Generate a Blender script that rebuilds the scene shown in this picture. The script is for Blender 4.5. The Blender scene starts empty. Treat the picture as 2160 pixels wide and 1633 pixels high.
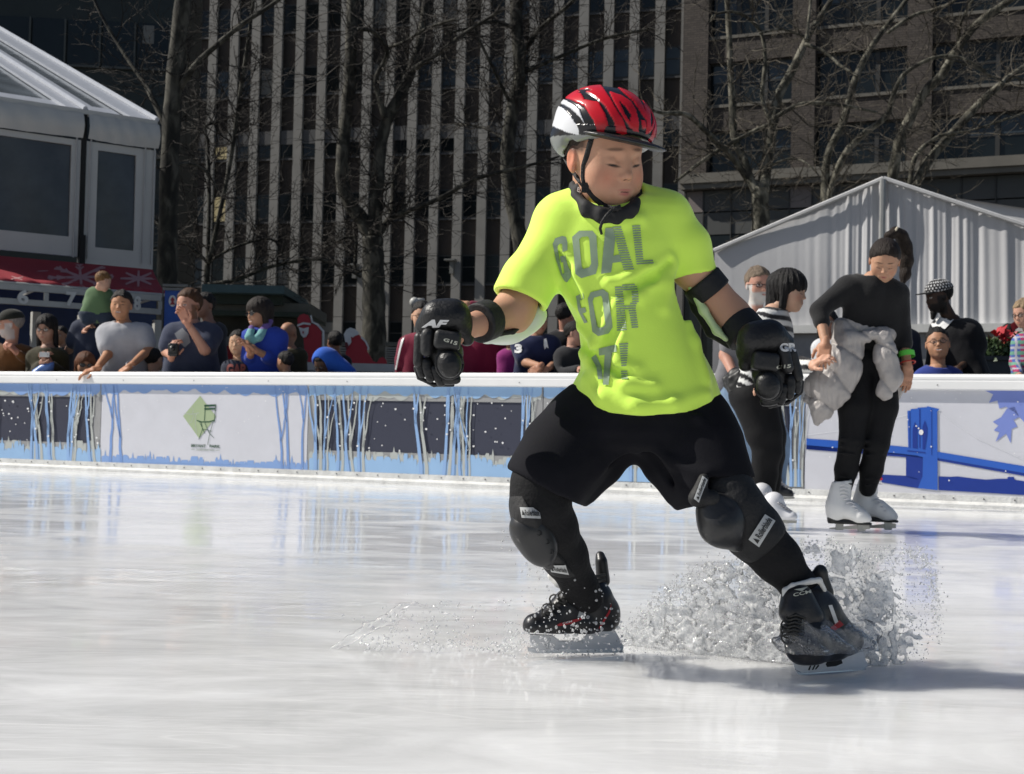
import bpy, bmesh, math, random, numpy as np
from mathutils import Vector, Matrix, geometry
from mathutils.bvhtree import BVHTree
random.seed(7); np.random.seed(7)
SC=bpy.context.scene
COL=SC.collection
R=math.radians
# ---------------------------------------------------------------- camera model
FPX=3000.0; HC=0.53
PIT=R(1.79); ROL=R(1.3)
CF=Vector((0,math.cos(PIT),math.sin(PIT))); _r0=Vector((1,0,0)); _u0=Vector((0,-math.sin(PIT),math.cos(PIT)))
CR=_r0*math.cos(ROL)+_u0*math.sin(ROL); CU=_r0*-math.sin(ROL)+_u0*math.cos(ROL)
CC=Vector((0,0,HC))
def ray(x,y): return CF+CR*((x-1080)/FPX)-CU*((y-816.5)/FPX)
def P(x,y,Y):
    d=ray(x,y); return CC+d*(Y/d.y)
def plane_hit(x,y,p0,n):
    d=ray(x,y); return CC+d*((p0-CC).dot(n)/d.dot(n))
def C(r,g,b,k=1.0):
    f=lambda v:(v/255/12.92 if v<=10 else ((v/255+.055)/1.055)**2.4)
    return (f(r)*k,f(g)*k,f(b)*k,1)
# ---------------------------------------------------------------- materials
MATS={}
def mat(name,col=(.5,.5,.5,1),rough=.6,metal=0,var=.12,vscale=6,bump=0,bscale=60,spec=.5,attr=False,coat=0,stretch=(1,1,1),coord='Object',trans=0,ior=1.45,sheen=0,sss=0):
    if name in MATS: return MATS[name]
    m=bpy.data.materials.new(name); m.use_nodes=True; nt=m.node_tree; N=nt.nodes; L=nt.links
    b=N['Principled BSDF']; b.inputs['Roughness'].default_value=rough; b.inputs['Metallic'].default_value=metal
    b.inputs['Specular IOR Level'].default_value=spec; b.inputs['Coat Weight'].default_value=coat; b.inputs['IOR'].default_value=ior
    b.inputs['Transmission Weight'].default_value=trans; b.inputs['Sheen Weight'].default_value=sheen
    if sss:
        b.inputs['Subsurface Weight'].default_value=sss; b.inputs['Subsurface Radius'].default_value=(1,.35,.2); b.inputs['Subsurface Scale'].default_value=.006
    tc=N.new('ShaderNodeTexCoord'); mp=N.new('ShaderNodeMapping'); mp.inputs['Scale'].default_value=stretch
    L.new(tc.outputs[coord],mp.inputs[0])
    src=None
    if attr:
        a=N.new('ShaderNodeAttribute'); a.attribute_name='Col'; src=a.outputs['Color']
    if var:
        n=N.new('ShaderNodeTexNoise'); n.inputs['Scale'].default_value=vscale; n.inputs['Detail'].default_value=5; n.inputs['Roughness'].default_value=.6
        L.new(mp.outputs[0],n.inputs['Vector'])
        r=N.new('ShaderNodeMapRange'); r.inputs['From Min'].default_value=.25; r.inputs['From Max'].default_value=.75
        r.inputs['To Min'].default_value=1-var; r.inputs['To Max'].default_value=1+var*.6
        L.new(n.outputs['Fac'],r.inputs['Value'])
        x=N.new('ShaderNodeVectorMath'); x.operation='SCALE'
        if src is not None: L.new(src,x.inputs[0])
        else: x.inputs[0].default_value=col[:3]
        L.new(r.outputs[0],x.inputs['Scale']); src=x.outputs[0]
    if src is not None: L.new(src,b.inputs['Base Color'])
    else: b.inputs['Base Color'].default_value=col
    if bump:
        n2=N.new('ShaderNodeTexNoise'); n2.inputs['Scale'].default_value=bscale; n2.inputs['Detail'].default_value=4
        L.new(mp.outputs[0],n2.inputs['Vector'])
        bp=N.new('ShaderNodeBump'); bp.inputs['Strength'].default_value=bump; bp.inputs['Distance'].default_value=.01
        L.new(n2.outputs['Fac'],bp.inputs['Height']); L.new(bp.outputs[0],b.inputs['Normal'])
    MATS[name]=m; return m
# ---------------------------------------------------------------- objects
WL={}
def tag(o,label=None,cat=None,group=None,kind=None):
    if label: o['label']=label
    if cat: o['category']=cat
    if group: o['group']=group
    if kind: o['kind']=kind
    return o
def thing(name,label,cat,loc=(0,0,0),group=None):
    o=bpy.data.objects.new(name,None); COL.objects.link(o); o.location=loc; o.empty_display_size=.2
    WL[o.name]=Vector(loc); return tag(o,label,cat,group)
def mk(name,V,F,m,parent=None,cols=None,smooth=True,origin=None,plabel=None,mids=None):
    """one mesh object from world-space vertices"""
    V=np.asarray(V,dtype=np.float32).reshape(-1,3)
    if parent is not None: off=WL[parent.name]
    else:
        if origin is None and len(V): origin=((V[:,0].min()+V[:,0].max())/2,(V[:,1].min()+V[:,1].max())/2,V[:,2].min())
        off=Vector(origin)
    V=V-np.array(off,dtype=np.float32)
    me=bpy.data.meshes.new(name)
    if isinstance(F,np.ndarray) and F.ndim==2:
        n,k=F.shape
        me.vertices.add(len(V)); me.vertices.foreach_set('co',V.ravel())
        me.loops.add(n*k); me.loops.foreach_set('vertex_index',F.ravel().astype(np.int32))
        me.polygons.add(n); me.polygons.foreach_set('loop_start',np.arange(0,n*k,k,dtype=np.int32))
        me.update(calc_edges=True)
    else:
        me.from_pydata(V.tolist(),[],[list(map(int,f)) for f in F]); me.update()
    if smooth: me.polygons.foreach_set('use_smooth',np.ones(len(me.polygons),dtype=bool))
    if cols is not None:
        a=me.color_attributes.new('Col','FLOAT_COLOR','POINT')
        c=np.ones((len(V),4),dtype=np.float32); c[:,:3]=np.asarray(cols)[:,:3]; a.data.foreach_set('color',c.ravel())
    for mm in (m if isinstance(m,(list,tuple)) else [m]): me.materials.append(mm)
    if mids is not None: me.polygons.foreach_set('material_index',np.asarray(mids,dtype=np.int32))
    me.validate()
    o=bpy.data.objects.new(name,me); COL.objects.link(o)
    if parent is not None: o.parent=parent; WL[o.name]=WL[parent.name]
    else: o.location=off; WL[o.name]=Vector(off)
    if plabel: o['label']=plabel
    return o
class MB:
    """collects faces"""
    def __init__(s): s.V=[]; s.F=[]; s.M=[]
    def add(s,V,F,mi=0):
        n=len(s.V); s.V+= [tuple(v) for v in V]; s.F+=[tuple(i+n for i in f) for f in F]; s.M+=[mi]*len(F); return s
    def box(s,c,h,X=(1,0,0),Y=(0,1,0),Z=(0,0,1),mi=0,bev=0):
        c=Vector(c); X=Vector(X)*h[0]; Y=Vector(Y)*h[1]; Z=Vector(Z)*h[2]
        vs=[c+X*a+Y*b+Z*d for a in(-1,1) for b in(-1,1) for d in(-1,1)]
        return s.add(vs,[(0,1,3,2),(4,6,7,5),(0,4,5,1),(2,3,7,6),(0,2,6,4),(1,5,7,3)],mi)
    def tube(s,pts,rad,n=6,mi=0,caps=True):
        pts=[Vector(p) for p in pts]; k=len(pts)
        if k<2: return s
        if not isinstance(rad,(list,tuple)): rad=[rad]*k
        V=[];F=[]; ref=None
        for i,p in enumerate(pts):
            t=(pts[min(i+1,k-1)]-pts[max(i-1,0)])
            if t.length<1e-9: t=Vector((0,0,1))
            t.normalize()
            if ref is None: ref=Vector((0,0,1)) if abs(t.z)<.9 else Vector((1,0,0))
            a=(ref-t*ref.dot(t))
            if a.length<1e-6: a=t.orthogonal()
            a.normalize(); ref=a; b=t.cross(a)
            for j in range(n):
                an=2*math.pi*j/n; V.append(p+(a*math.cos(an)+b*math.sin(an))*rad[i])
        for i in range(k-1):
            for j in range(n):
                j2=(j+1)%n; F.append((i*n+j,i*n+j2,(i+1)*n+j2,(i+1)*n+j))
        if caps: F.append(tuple(range(n))[::-1]); F.append(tuple((k-1)*n+j for j in range(n)))
        return s.add(V,F,mi)
    def sphere(s,c,r,n=10,m=6,mi=0,sq=(1,1,1)):
        V=[];F=[]; c=Vector(c)
        for i in range(m+1):
            th=math.pi*i/m
            for j in range(n):
                ph=2*math.pi*j/n; V.append(c+Vector((math.sin(th)*math.cos(ph)*sq[0],math.sin(th)*math.sin(ph)*sq[1],math.cos(th)*sq[2]))*r)
        for i in range(m):
            for j in range(n):
                F.append((i*n+j,(i+1)*n+j,(i+1)*n+(j+1)%n,i*n+(j+1)%n))
        return s.add(V,F,mi)
    def prism(s,poly,e,mi=0):
        """planar polygon (3-D points) extruded by vector e"""
        poly=[Vector(p) for p in poly]; e=Vector(e); n=len(poly)
        tr=geometry.tessellate_polygon([poly])
        F=[tuple(t) for t in tr]+[tuple(i+n for i in t[::-1]) for t in tr]+[(i,(i+1)%n,(i+1)%n+n,i+n) for i in range(n)]
        return s.add(poly+[p+e for p in poly],F,mi)
    def build(s,name,m,parent=None,smooth=False,**k):
        return mk(name,s.V,s.F,m,parent,smooth=smooth,mids=s.M if isinstance(m,(list,tuple)) else None,**k)
# ---------------------------------------------------------------- SDF modelling
def V3(p): return np.array(p,dtype=np.float32)
def sno(Q,f,seed,n=7):
    rs=np.random.RandomState(seed); o=0
    for i in range(n):
        d=rs.normal(size=3); d/=np.linalg.norm(d); d=d*f*(.6+.8*rs.rand()); o=o+np.sin(Q@d.astype(np.float32)+rs.rand()*6.28)
    return o/n
class S:
    def __init__(s): s.ops=[]; s.lo=[1e9]*3; s.hi=[-1e9]*3; s.d=[]
    def _b(s,a,r):
        for i in range(3): s.lo[i]=min(s.lo[i],a[i]-r); s.hi[i]=max(s.hi[i],a[i]+r)
    def cap(s,a,b,ra,rb=None,k=.02,op='u'):
        rb=ra if rb is None else rb; a=V3(a);b=V3(b)
        if op=='u': s._b(a,ra); s._b(b,rb)
        def f(Q):
            d=b-a; L=float(d@d)+1e-12; t=np.clip(((Q-a)@d)/L,0,1)
            e=Q-a-t[...,None]*d; return np.sqrt((e*e).sum(-1))-(ra+(rb-ra)*t)
        s.ops.append((op,f,k)); return s
    def chain(s,pts,rs,k=.02,op='u'):
        for i in range(len(pts)-1): s.cap(pts[i],pts[i+1],rs[i],rs[i+1],k,op)
        return s
    def ell(s,c,r,M=None,k=.02,op='u'):
        c=V3(c); r=V3(r if hasattr(r,'__len__') else (r,r,r))
        if op=='u': s._b(c,float(r.max()))
        MM=None if M is None else np.array(M,dtype=np.float32)
        def f(Q):
            q=Q-c
            if MM is not None: q=q@MM.T
            a=q/r; k0=np.sqrt((a*a).sum(-1))+1e-9; b=a/r; k1=np.sqrt((b*b).sum(-1))+1e-9
            return k0*(k0-1)/k1
        s.ops.append((op,f,k)); return s
    def box(s,c,h,M=None,rd=.01,k=.02,op='u'):
        c=V3(c); h=V3(h)
        if op=='u': s._b(c,float(np.linalg.norm(h))+rd)
        MM=None if M is None else np.array(M,dtype=np.float32)
        def f(Q):
            q=Q-c
            if MM is not None: q=q@MM.T
            q=np.abs(q)-(h-rd); return np.sqrt((np.maximum(q,0)**2).sum(-1))+np.minimum(q.max(-1),0)-rd
        s.ops.append((op,f,k)); return s
    def half(s,p,n,k=.004):
        """cut away everything on the side n points to"""
        p=V3(p); n=V3(n); n=n/np.linalg.norm(n)
        s.ops.append(('s',lambda Q:-((Q-p)@n),k)); return s
    def fn(s,f,op='u',k=.02): s.ops.append((op,f,k)); return s
    def ev(s,Q):
        v=None
        for op,f,k in s.ops:
            d=f(Q)
            if v is None: v=d; continue
            if op=='u':
                h=np.clip(.5+.5*(d-v)/k,0,1); v=d*(1-h)+v*h-k*h*(1-h)
            elif op=='s':
                d=-d; h=np.clip(.5-.5*(d-v)/k,0,1); v=d*(1-h)+v*h+k*h*(1-h)
            elif op=='d': v=v+d
        return v
def surfnet(sd,h,lo=None,hi=None,pad=None):
    pad=3*h if pad is None else pad
    lo=np.array(sd.lo if lo is None else lo,dtype=np.float32)-pad; hi=np.array(sd.hi if hi is None else hi,dtype=np.float32)+pad
    n=np.maximum(np.ceil((hi-lo)/h).astype(int)+1,4)
    ax=[lo[i]+np.arange(n[i],dtype=np.float32)*h for i in range(3)]
    Vv=np.empty(tuple(n),dtype=np.float32)
    Yg,Zg=np.meshgrid(ax[1],ax[2],indexing='ij')
    ch=max(1,int(400000/(n[1]*n[2])))
    for i in range(0,n[0],ch):
        xs=ax[0][i:i+ch]; Q=np.empty((len(xs),n[1],n[2],3),dtype=np.float32)
        Q[...,0]=xs[:,None,None]; Q[...,1]=Yg; Q[...,2]=Zg
        Vv[i:i+ch]=sd.ev(Q)
    s=Vv<0
    for a in range(3):
        for e in (0,-1):
            sl=[slice(None)]*3; sl[a]=e; s[tuple(sl)]=False; Vv[tuple(sl)]=np.maximum(Vv[tuple(sl)],h*.1)
    s8=sum(s[i:n[0]-1+i,j:n[1]-1+j,k:n[2]-1+k].astype(np.int8) for i in(0,1) for j in(0,1) for k in(0,1))
    act=(s8>0)&(s8<8); idx=np.argwhere(act)
    if len(idx)==0: return np.zeros((0,3)),np.zeros((0,4),dtype=int)
    idm=-np.ones(act.shape,dtype=np.int64); idm[act]=np.arange(len(idx))
    acc=np.zeros((len(idx),3),dtype=np.float32); cnt=np.zeros(len(idx),dtype=np.float32)
    for a in range(3):
        for u in(0,1):
            for w in(0,1):
                o=[0,0,0]; o[(a+1)%3]=u; o[(a+2)%3]=w; o2=list(o); o2[a]=1
                i0=idx+o; i1=idx+o2
                v0=Vv[i0[:,0],i0[:,1],i0[:,2]]; v1=Vv[i1[:,0],i1[:,1],i1[:,2]]
                m=(v0<0)!=(v1<0); t=np.where(m,v0/(np.where(m,v0-v1,1)),0)
                pt=np.array(o,dtype=np.float32)+t[:,None]*np.eye(3,dtype=np.float32)[a]
                acc+=pt*m[:,None]; cnt+=m
    VV=lo+(idx+acc/cnt[:,None])*h
    FF=[]
    for a in range(3):
        b,c=(a+1)%3,(a+2)%3
        sl0=[slice(1,-1)]*3; sl1=[slice(1,-1)]*3; sl0[a]=slice(0,-1); sl1[a]=slice(1,None)
        s0=s[tuple(sl0)]; s1=s[tuple(sl1)]
        e=np.argwhere(s0!=s1); 
        if not len(e): continue
        sg=s0[e[:,0],e[:,1],e[:,2]]
        base=e.copy(); base[:,b]+=1; base[:,c]+=1   # vertex index
        def cell(db,dc):
            q=base.copy(); q[:,b]+=db-1; q[:,c]+=dc-1; return idm[q[:,0],q[:,1],q[:,2]]
        q=np.stack([cell(0,0),cell(1,0),cell(1,1),cell(0,1)],1)
        q[~sg]=q[~sg][:,::-1]; q=q[(q>=0).all(1)]; FF.append(q)
    return VV,np.concatenate(FF)
def relax(VV,FF,it=2,lam=.5):
    if not len(VV): return VV
    for _ in range(it):
        a=np.zeros_like(VV); c=np.zeros(len(VV))
        for i in range(4):
            j=(i+1)%4
            np.add.at(a,FF[:,i],VV[FF[:,j]]); np.add.at(c,FF[:,i],1)
            np.add.at(a,FF[:,j],VV[FF[:,i]]); np.add.at(c,FF[:,j],1)
        VV=VV+(a/np.maximum(c,1)[:,None]-VV)*lam
    return VV
def sm(sd,h,it=1,**k):
    v,f=surfnet(sd,h,**k); return relax(v,f,it),f
def joinm(*ms):
    V=[];F=[];n=0;Cc=[]
    for m in ms:
        if not len(m[0]): continue
        V.append(m[0]);F.append(m[1]+n);n+=len(m[0])
        if len(m)>2: Cc.append(np.broadcast_to(np.asarray(m[2])[...,:3],(len(m[0]),3)))
    return np.concatenate(V),np.concatenate(F),(np.concatenate(Cc) if Cc else None)
# ---------------------------------------------------------------- decals laid on real surfaces
def subdiv(pts2,tris,L):
    bm=bmesh.new(); vs=[bm.verts.new((p[0],p[1],0)) for p in pts2]
    for t in tris:
        try: bm.faces.new([vs[i] for i in t])
        except ValueError: pass
    for _ in range(9):
        ed=[e for e in bm.edges if e.calc_length()>L]
        if not ed or len(bm.verts)>60000: break
        bmesh.ops.subdivide_edges(bm,edges=ed,cuts=1)
        bmesh.ops.triangulate(bm,faces=[f for f in bm.faces if len(f.verts)>3])
    bm.verts.ensure_lookup_table(); V=[(v.co.x,v.co.y) for v in bm.verts]; F=[[v.index for v in f.verts] for f in bm.faces]
    bm.free(); return V,F
def bvh_of(*obs):
    V=[];F=[]
    for o in obs:
        n=len(V); off=WL[o.name]
        V+=[v.co+off for v in o.data.vertices]; F+=[[i+n for i in p.vertices] for p in o.data.polygons]
    return BVHTree.FromPolygons(V,F)
def decal(name,polys,bv,m,parent,off=.0015,L=10,plabel=None,maxd=None):
    """polys: list of outlines in picture pixels; each is laid on the surface of bv (ray hits), stays on that surface"""
    VV=[];FF=[]
    for poly in polys:
        if isinstance(poly,tuple): pts,tr=poly
        else:
            pts=poly; tr=geometry.tessellate_polygon([[Vector((p[0],p[1],0)) for p in poly]])
        p2,f2=subdiv(pts,tr,L); n=len(VV); ok=[]
        for x,y in p2:
            d=ray(x,y).normalized(); h,nn,i,dist=bv.ray_cast(CC,d)
            if h is None or (maxd and abs(h.y-maxd[0])>maxd[1]): VV.append((0,0,0)); ok.append(False)
            else:
                if nn.dot(d)>0: nn=-nn
                VV.append(tuple(h+nn*off*.6-d*off)); ok.append(True)
        FF+=[[i+n for i in f] for f in f2 if all(ok[i] for i in f)]
    if not FF: return None
    used=sorted({i for f in FF for i in f}); mp={u:i for i,u in enumerate(used)}
    VV=[VV[u] for u in used]; FF=[[mp[i] for i in f] for f in FF]
    return mk(name,VV,FF,m,parent,plabel=plabel)
_TX={}
def text_tris(s,bold=.0,space=1.0):
    k=(s,bold,space)
    if k in _TX: return _TX[k]
    cu=bpy.data.curves.new('t','FONT'); cu.body=s; cu.offset=bold; cu.space_character=space; cu.resolution_u=4
    o=bpy.data.objects.new('t',cu); COL.objects.link(o); bpy.context.view_layer.update()
    me=o.to_mesh(); V=[(v.co.x,v.co.y) for v in me.vertices]; me.calc_loop_triangles(); T=[tuple(t.vertices) for t in me.loop_triangles]
    o.to_mesh_clear(); bpy.data.objects.remove(o); bpy.data.curves.remove(cu)
    x0=min(v[0] for v in V);x1=max(v[0] for v in V);y0=min(v[1] for v in V);y1=max(v[1] for v in V)
    V=[((v[0]-x0)/(x1-x0),(v[1]-y0)/(y1-y0)) for v in V]; _TX[k]=(V,T); return V,T
def text_px(s,q,bold=.0,space=1.0):
    """text fitted to the quadrilateral q = bottom-left, bottom-right, top-right, top-left (pixels)"""
    V,T=text_tris(s,bold,space); a,b,c,d=q
    out=[]
    for u,v in V:
        x=(a[0]*(1-u)+b[0]*u)*(1-v)+(d[0]*(1-u)+c[0]*u)*v; y=(a[1]*(1-u)+b[1]*u)*(1-v)+(d[1]*(1-u)+c[1]*u)*v
        out.append((x,y))
    return (out,T)
def ribbon(pts,w):
    """a px polyline with width(s) -> list of quads"""
    n=len(pts); w=w if isinstance(w,(list,tuple)) else [w]*n; L=[];Rr=[]
    for i in range(n):
        a=pts[max(i-1,0)];b=pts[min(i+1,n-1)]; dx,dy=b[0]-a[0],b[1]-a[1]; l=math.hypot(dx,dy) or 1
        nx,ny=-dy/l*w[i]/2,dx/l*w[i]/2; L.append((pts[i][0]+nx,pts[i][1]+ny)); Rr.append((pts[i][0]-nx,pts[i][1]-ny))
    return (L+Rr,[(i,i+1,n+i+1) for i in range(n-1)]+[(i,n+i+1,n+i) for i in range(n-1)])
# ================================================================ SETTING
def grid_sheet(name,x0,x1,y0,y1,z,m,kind='structure'):
    return tag(mk(name,[(x0,y0,z),(x1,y0,z),(x1,y1,z),(x0,y1,z)],[(0,1,2,3)],m,smooth=False),kind=kind)
M_ground=mat('plaza_gravel',(.12,.11,.10,1),.9,var=.3,vscale=1.5,bump=.4,bscale=40)
grid_sheet('ground',-400,400,-60,500,-.08,M_ground)
# --- wet ice
def ice_material():
    m=bpy.data.materials.new('wet_ice'); m.use_nodes=True; nt=m.node_tree; N=nt.nodes; L=nt.links
    b=N['Principled BSDF']
    tc=N.new('ShaderNodeTexCoord')
    def noise(sc,st,det=4,dist=0,rough=.55):
        mp=N.new('ShaderNodeMapping'); mp.inputs['Scale'].default_value=st; L.new(tc.outputs['Object'],mp.inputs[0])
        n=N.new('ShaderNodeTexNoise'); n.inputs['Scale'].default_value=sc; n.inputs['Detail'].default_value=det; n.inputs['Distortion'].default_value=dist; n.inputs['Roughness'].default_value=rough
        L.new(mp.outputs[0],n.inputs['Vector']); return n.outputs['Fac']
    def mr(src,a,b_,c,d):
        r=N.new('ShaderNodeMapRange'); r.inputs['From Min'].default_value=a; r.inputs['From Max'].default_value=b_; r.inputs['To Min'].default_value=c; r.inputs['To Max'].default_value=d; L.new(src,r.inputs['Value']); return r.outputs[0]
    def math_(op,a,b_):
        x=N.new('ShaderNodeMath'); x.operation=op
        for i,v in enumerate((a,b_)):
            if isinstance(v,(int,float)): x.inputs[i].default_value=v
            else: L.new(v,x.inputs[i])
        return x.outputs[0]
    big=noise(.55,(.5,1,1),3); mid=noise(2.4,(.7,1,1),8,.8); streak=noise(2.6,(.55,1.3,1),10,1.4,.65); fine=noise(9,(.5,1,1),5)
    f=math_('ADD',math_('MULTIPLY',big,.5),math_('MULTIPLY',streak,.5))
    cr=N.new('ShaderNodeValToRGB'); L.new(f,cr.inputs[0]); e=cr.color_ramp.elements
    e[0].position=.36; e[0].color=(.53,.535,.54,1); e[1].position=.64; e[1].color=(.82,.825,.83,1)
    CRO=cr.outputs[0]
    # water film: wet (mirror) patches among frosted, scraped ones
    wet=mr(math_('ADD',math_('MULTIPLY',mid,.55),math_('MULTIPLY',big,.45)),.40,.54,0,1)
    L.new(mr(wet,0,1,.26,.045),b.inputs['Roughness'])
    b.inputs['Subsurface Weight'].default_value=1.0; b.inputs['Subsurface Radius'].default_value=(1,1,1.05); b.inputs['Subsurface Scale'].default_value=.26
    def cuts(rot,sc,w):
        mp=N.new('ShaderNodeMapping'); mp.inputs['Rotation'].default_value=(0,0,rot); mp.inputs['Scale'].default_value=(.10,1,1); L.new(tc.outputs['Object'],mp.inputs[0])
        n=N.new('ShaderNodeTexNoise'); n.inputs['Scale'].default_value=sc; n.inputs['Detail'].default_value=0; n.inputs['Distortion'].default_value=.3; L.new(mp.outputs[0],n.inputs['Vector'])
        return mr(math_('ABSOLUTE',math_('SUBTRACT',n.outputs['Fac'],.5),0),0,w,1,0)
    ct=math_('MAXIMUM',math_('MAXIMUM',cuts(.35,5,.012),cuts(-.5,7,.010)),cuts(.05,9,.014)); ct=math_('MULTIPLY',ct,mr(mid,.40,.62,0,1))
    mx=N.new('ShaderNodeMixRGB'); L.new(math_('MULTIPLY',ct,.45),mx.inputs[0]); L.new(CRO,mx.inputs[1]); mx.inputs[2].default_value=(.9,.9,.9,1); L.new(mx.outputs[0],b.inputs['Base Color'])
    b.inputs['IOR'].default_value=1.33; b.inputs['Specular IOR Level'].default_value=.5
    wv=noise(3.0,(.7,1.2,1),3,1.4); rip=noise(24,(.6,1,1),4,.5); scr=noise(60,(.06,1.6,1),2,.2)
    h=math_('ADD',math_('ADD',math_('ADD',math_('MULTIPLY',wv,1.2),math_('MULTIPLY',ct,-.06)),math_('MULTIPLY',rip,.20)),math_('MULTIPLY',scr,math_('MULTIPLY',math_('SUBTRACT',1,wet),.03)))
    bp=N.new('ShaderNodeBump'); bp.inputs['Strength'].default_value=1; bp.inputs['Distance'].default_value=.0016
    L.new(h,bp.inputs['Height']); L.new(bp.outputs[0],b.inputs['Normal'])
    return m
M_ice=ice_material()
tag(mk('ice',[(-30,-4,0),(25,-4,0),(25,25,0),(-30,25,0)],[(0,1,2,3)],M_ice,smooth=False,origin=(0,0,0)),kind='structure')
# ---------------------------------------------------------------- facades
class Fac:
    def __init__(s,x,Y,th):
        s.D=Vector((math.cos(R(th)),-math.sin(R(th)),0)); s.N=Vector((-math.sin(R(th)),-math.cos(R(th)),0)); s.p=P(x,900,Y); s.p.z=0; s.th=th
    def h(s,x,y,o=0):
        q=plane_hit(x,y,s.p+s.N*o,s.N)-s.p; return q.dot(s.D),q.z
    def pt(s,a,z,o=0): return s.p+s.D*a+s.N*o+Vector((0,0,z))
    def box(s,mb,a0,a1,z0,z1,o0,o1,mi=0):
        return mb.box(s.pt((a0+a1)/2,(z0+z1)/2,(o0+o1)/2),((a1-a0)/2,abs(o1-o0)/2,(z1-z0)/2),s.D,s.N,(0,0,1),mi)
def wallmat(name,th,c1,c2,mort,sc=1.0,bw=.34,rh=.125):
    m=bpy.data.materials.new(name); m.use_nodes=True; N=m.node_tree.nodes; L=m.node_tree.links; b=N['Principled BSDF']
    b.inputs['Roughness'].default_value=.85
    tc=N.new('ShaderNodeTexCoord'); mp=N.new('ShaderNodeMapping'); mp.inputs['Rotation'].default_value=(0,0,R(th)); L.new(tc.outputs['Object'],mp.inputs[0])
    sp=N.new('ShaderNodeSeparateXYZ'); cb=N.new('ShaderNodeCombineXYZ'); L.new(mp.outputs[0],sp.inputs[0])
    L.new(sp.outputs['X'],cb.inputs['X']); L.new(sp.outputs['Z'],cb.inputs['Y'])
    br=N.new('ShaderNodeTexBrick'); br.inputs['Scale'].default_value=sc; br.inputs['Brick Width'].default_value=bw; br.inputs['Row Height'].default_value=rh; br.inputs['Mortar Size'].default_value=.012
    br.inputs['Color1'].default_value=c1; br.inputs['Color2'].default_value=c2; br.inputs['Mortar'].default_value=mort; br.inputs['Bias'].default_value=-.2
    L.new(cb.outputs[0],br.inputs['Vector'])
    n=N.new('ShaderNodeTexNoise'); n.inputs['Scale'].default_value=.8; n.inputs['Detail'].default_value=5; L.new(tc.outputs['Object'],n.inputs['Vector'])
    r=N.new('ShaderNodeMapRange'); r.inputs['To Min'].default_value=.7; r.inputs['To Max'].default_value=1.25; L.new(n.outputs['Fac'],r.inputs['Value'])
    x=N.new('ShaderNodeVectorMath'); x.operation='SCALE'; L.new(br.outputs['Color'],x.inputs[0]); L.new(r.outputs[0],x.inputs['Scale']); L.new(x.outputs[0],b.inputs['Base Color'])
    return m
M_gl=mat('dark_window_glass',(.012,.016,.018,1),.12,var=.4,vscale=.6,spec=.35)
M_gl2=mat('blue_grey_window_glass',(.05,.065,.08,1),.2,var=.4,vscale=.6,spec=.3)
M_fr=mat('dark_window_frame',(.035,.035,.034,1),.5)
M_blind=mat('pale_window_blind',(.16,.16,.15,1),.8,vscale=2)
M_lit=mat('lit_window',(.5,.45,.3,1),.6)
_b=M_lit.node_tree.nodes['Principled BSDF']; _b.inputs['Emission Color'].default_value=(1,.8,.4,1); _b.inputs['Emission Strength'].default_value=.16
# --- A: tall office block of pale stone fins
fa=Fac(760,85,16.5)
M_stone=mat('pale_limestone_fin',(.30,.29,.27,1),.8,var=.22,vscale=.7,bump=.2,bscale=6)
M_spand=mat('brown_spandrel',(.045,.036,.030,1),.7,var=.3,vscale=.5,bump=.1)
M_band=mat('grey_stone_band',(.10,.10,.102,1),.8,var=.2,vscale=1)
s0,_=fa.h(372,500); s1,_=fa.h(1432,500)
A=thing('office_building','tall office block with pale vertical stone fins and dark windows behind the bare trees','building',fa.pt((s0+s1)/2,0))
mb=MB(); fa.box(mb,s0,s1+.3,-.1,44,-14,-.25); mb.build('wall',M_spand,A)
sA=fa.h(397,300)[0]; W=(fa.h(1018,300)[0]-fa.h(397,300)[0])/13.0
fins=[]; i=0
while sA+i*W<s1+.2:
    fins.append(sA+i*W); i+=1
for i,a in enumerate(fins):
    mb=MB(); z=0
    while z<42:
        fa.box(mb,a-W*.19,a+W*.19,z+.012,z+3.58,-.24,-.02); z+=3.6
    mb.build('fin',M_stone,A)
zt=fa.h(700,405)[1]; per=fa.h(700,270)[1]-zt   # a floor is one period
nwin=0; rest=MB(); rng=random.Random(3)
bays=[(fins[i]+W*.19,fins[i+1]-W*.19) for i in range(len(fins)-1)]
rows=[]
k=0
zz=zt-2*per
while zz+k*per<41:
    rows.append(zz+k*per); k+=1
for ri,z in enumerate(rows):
    z0,z1=z-per*.47+.1,z
    if z1<.5: continue
    for bi,(a0,a1) in enumerate(bays):
        tgt=MB() if (nwin<100 and z>3 and z<24) else rest
        g=1 if (ri%5==4 and bi>9) else 0
        r=rng.random()
        fa.box(tgt,a0,a1,z0,z1,-.25,-.19,0)
        fa.box(tgt,a0+.1,a1-.07,z0+.12,z1-.1,-.188,-.17,(4 if (ri in(2,3) and bi in(1,) and abs(z-fa.h(470,345)[1])<2.0) else (3 if r<.06 else (2 if g or r<.14 else 1))))
        fa.box(tgt,a0+.1,a1-.07,(z0+z1)/2+.1,(z0+z1)/2+.16,-.169,-.15,0)
        fa.box(tgt,a0,a1,z0-.1,z0,-.25,-.12,5)
        if tgt is not rest:
            tgt.build('window',[M_fr,M_gl,M_gl2,M_blind,M_lit,M_band],A); nwin+=1
if rest.V: tag(rest.build('window',[M_fr,M_gl,M_gl2,M_blind,M_lit,M_band],A),kind='stuff')
zb=fa.h(1000,262)[1]
for (a0,a1) in bays: mb=MB(); fa.box(mb,a0,a1,zb-.75,zb+.1,-.25,-.10); mb.build('stone_band',M_band,A)
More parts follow.
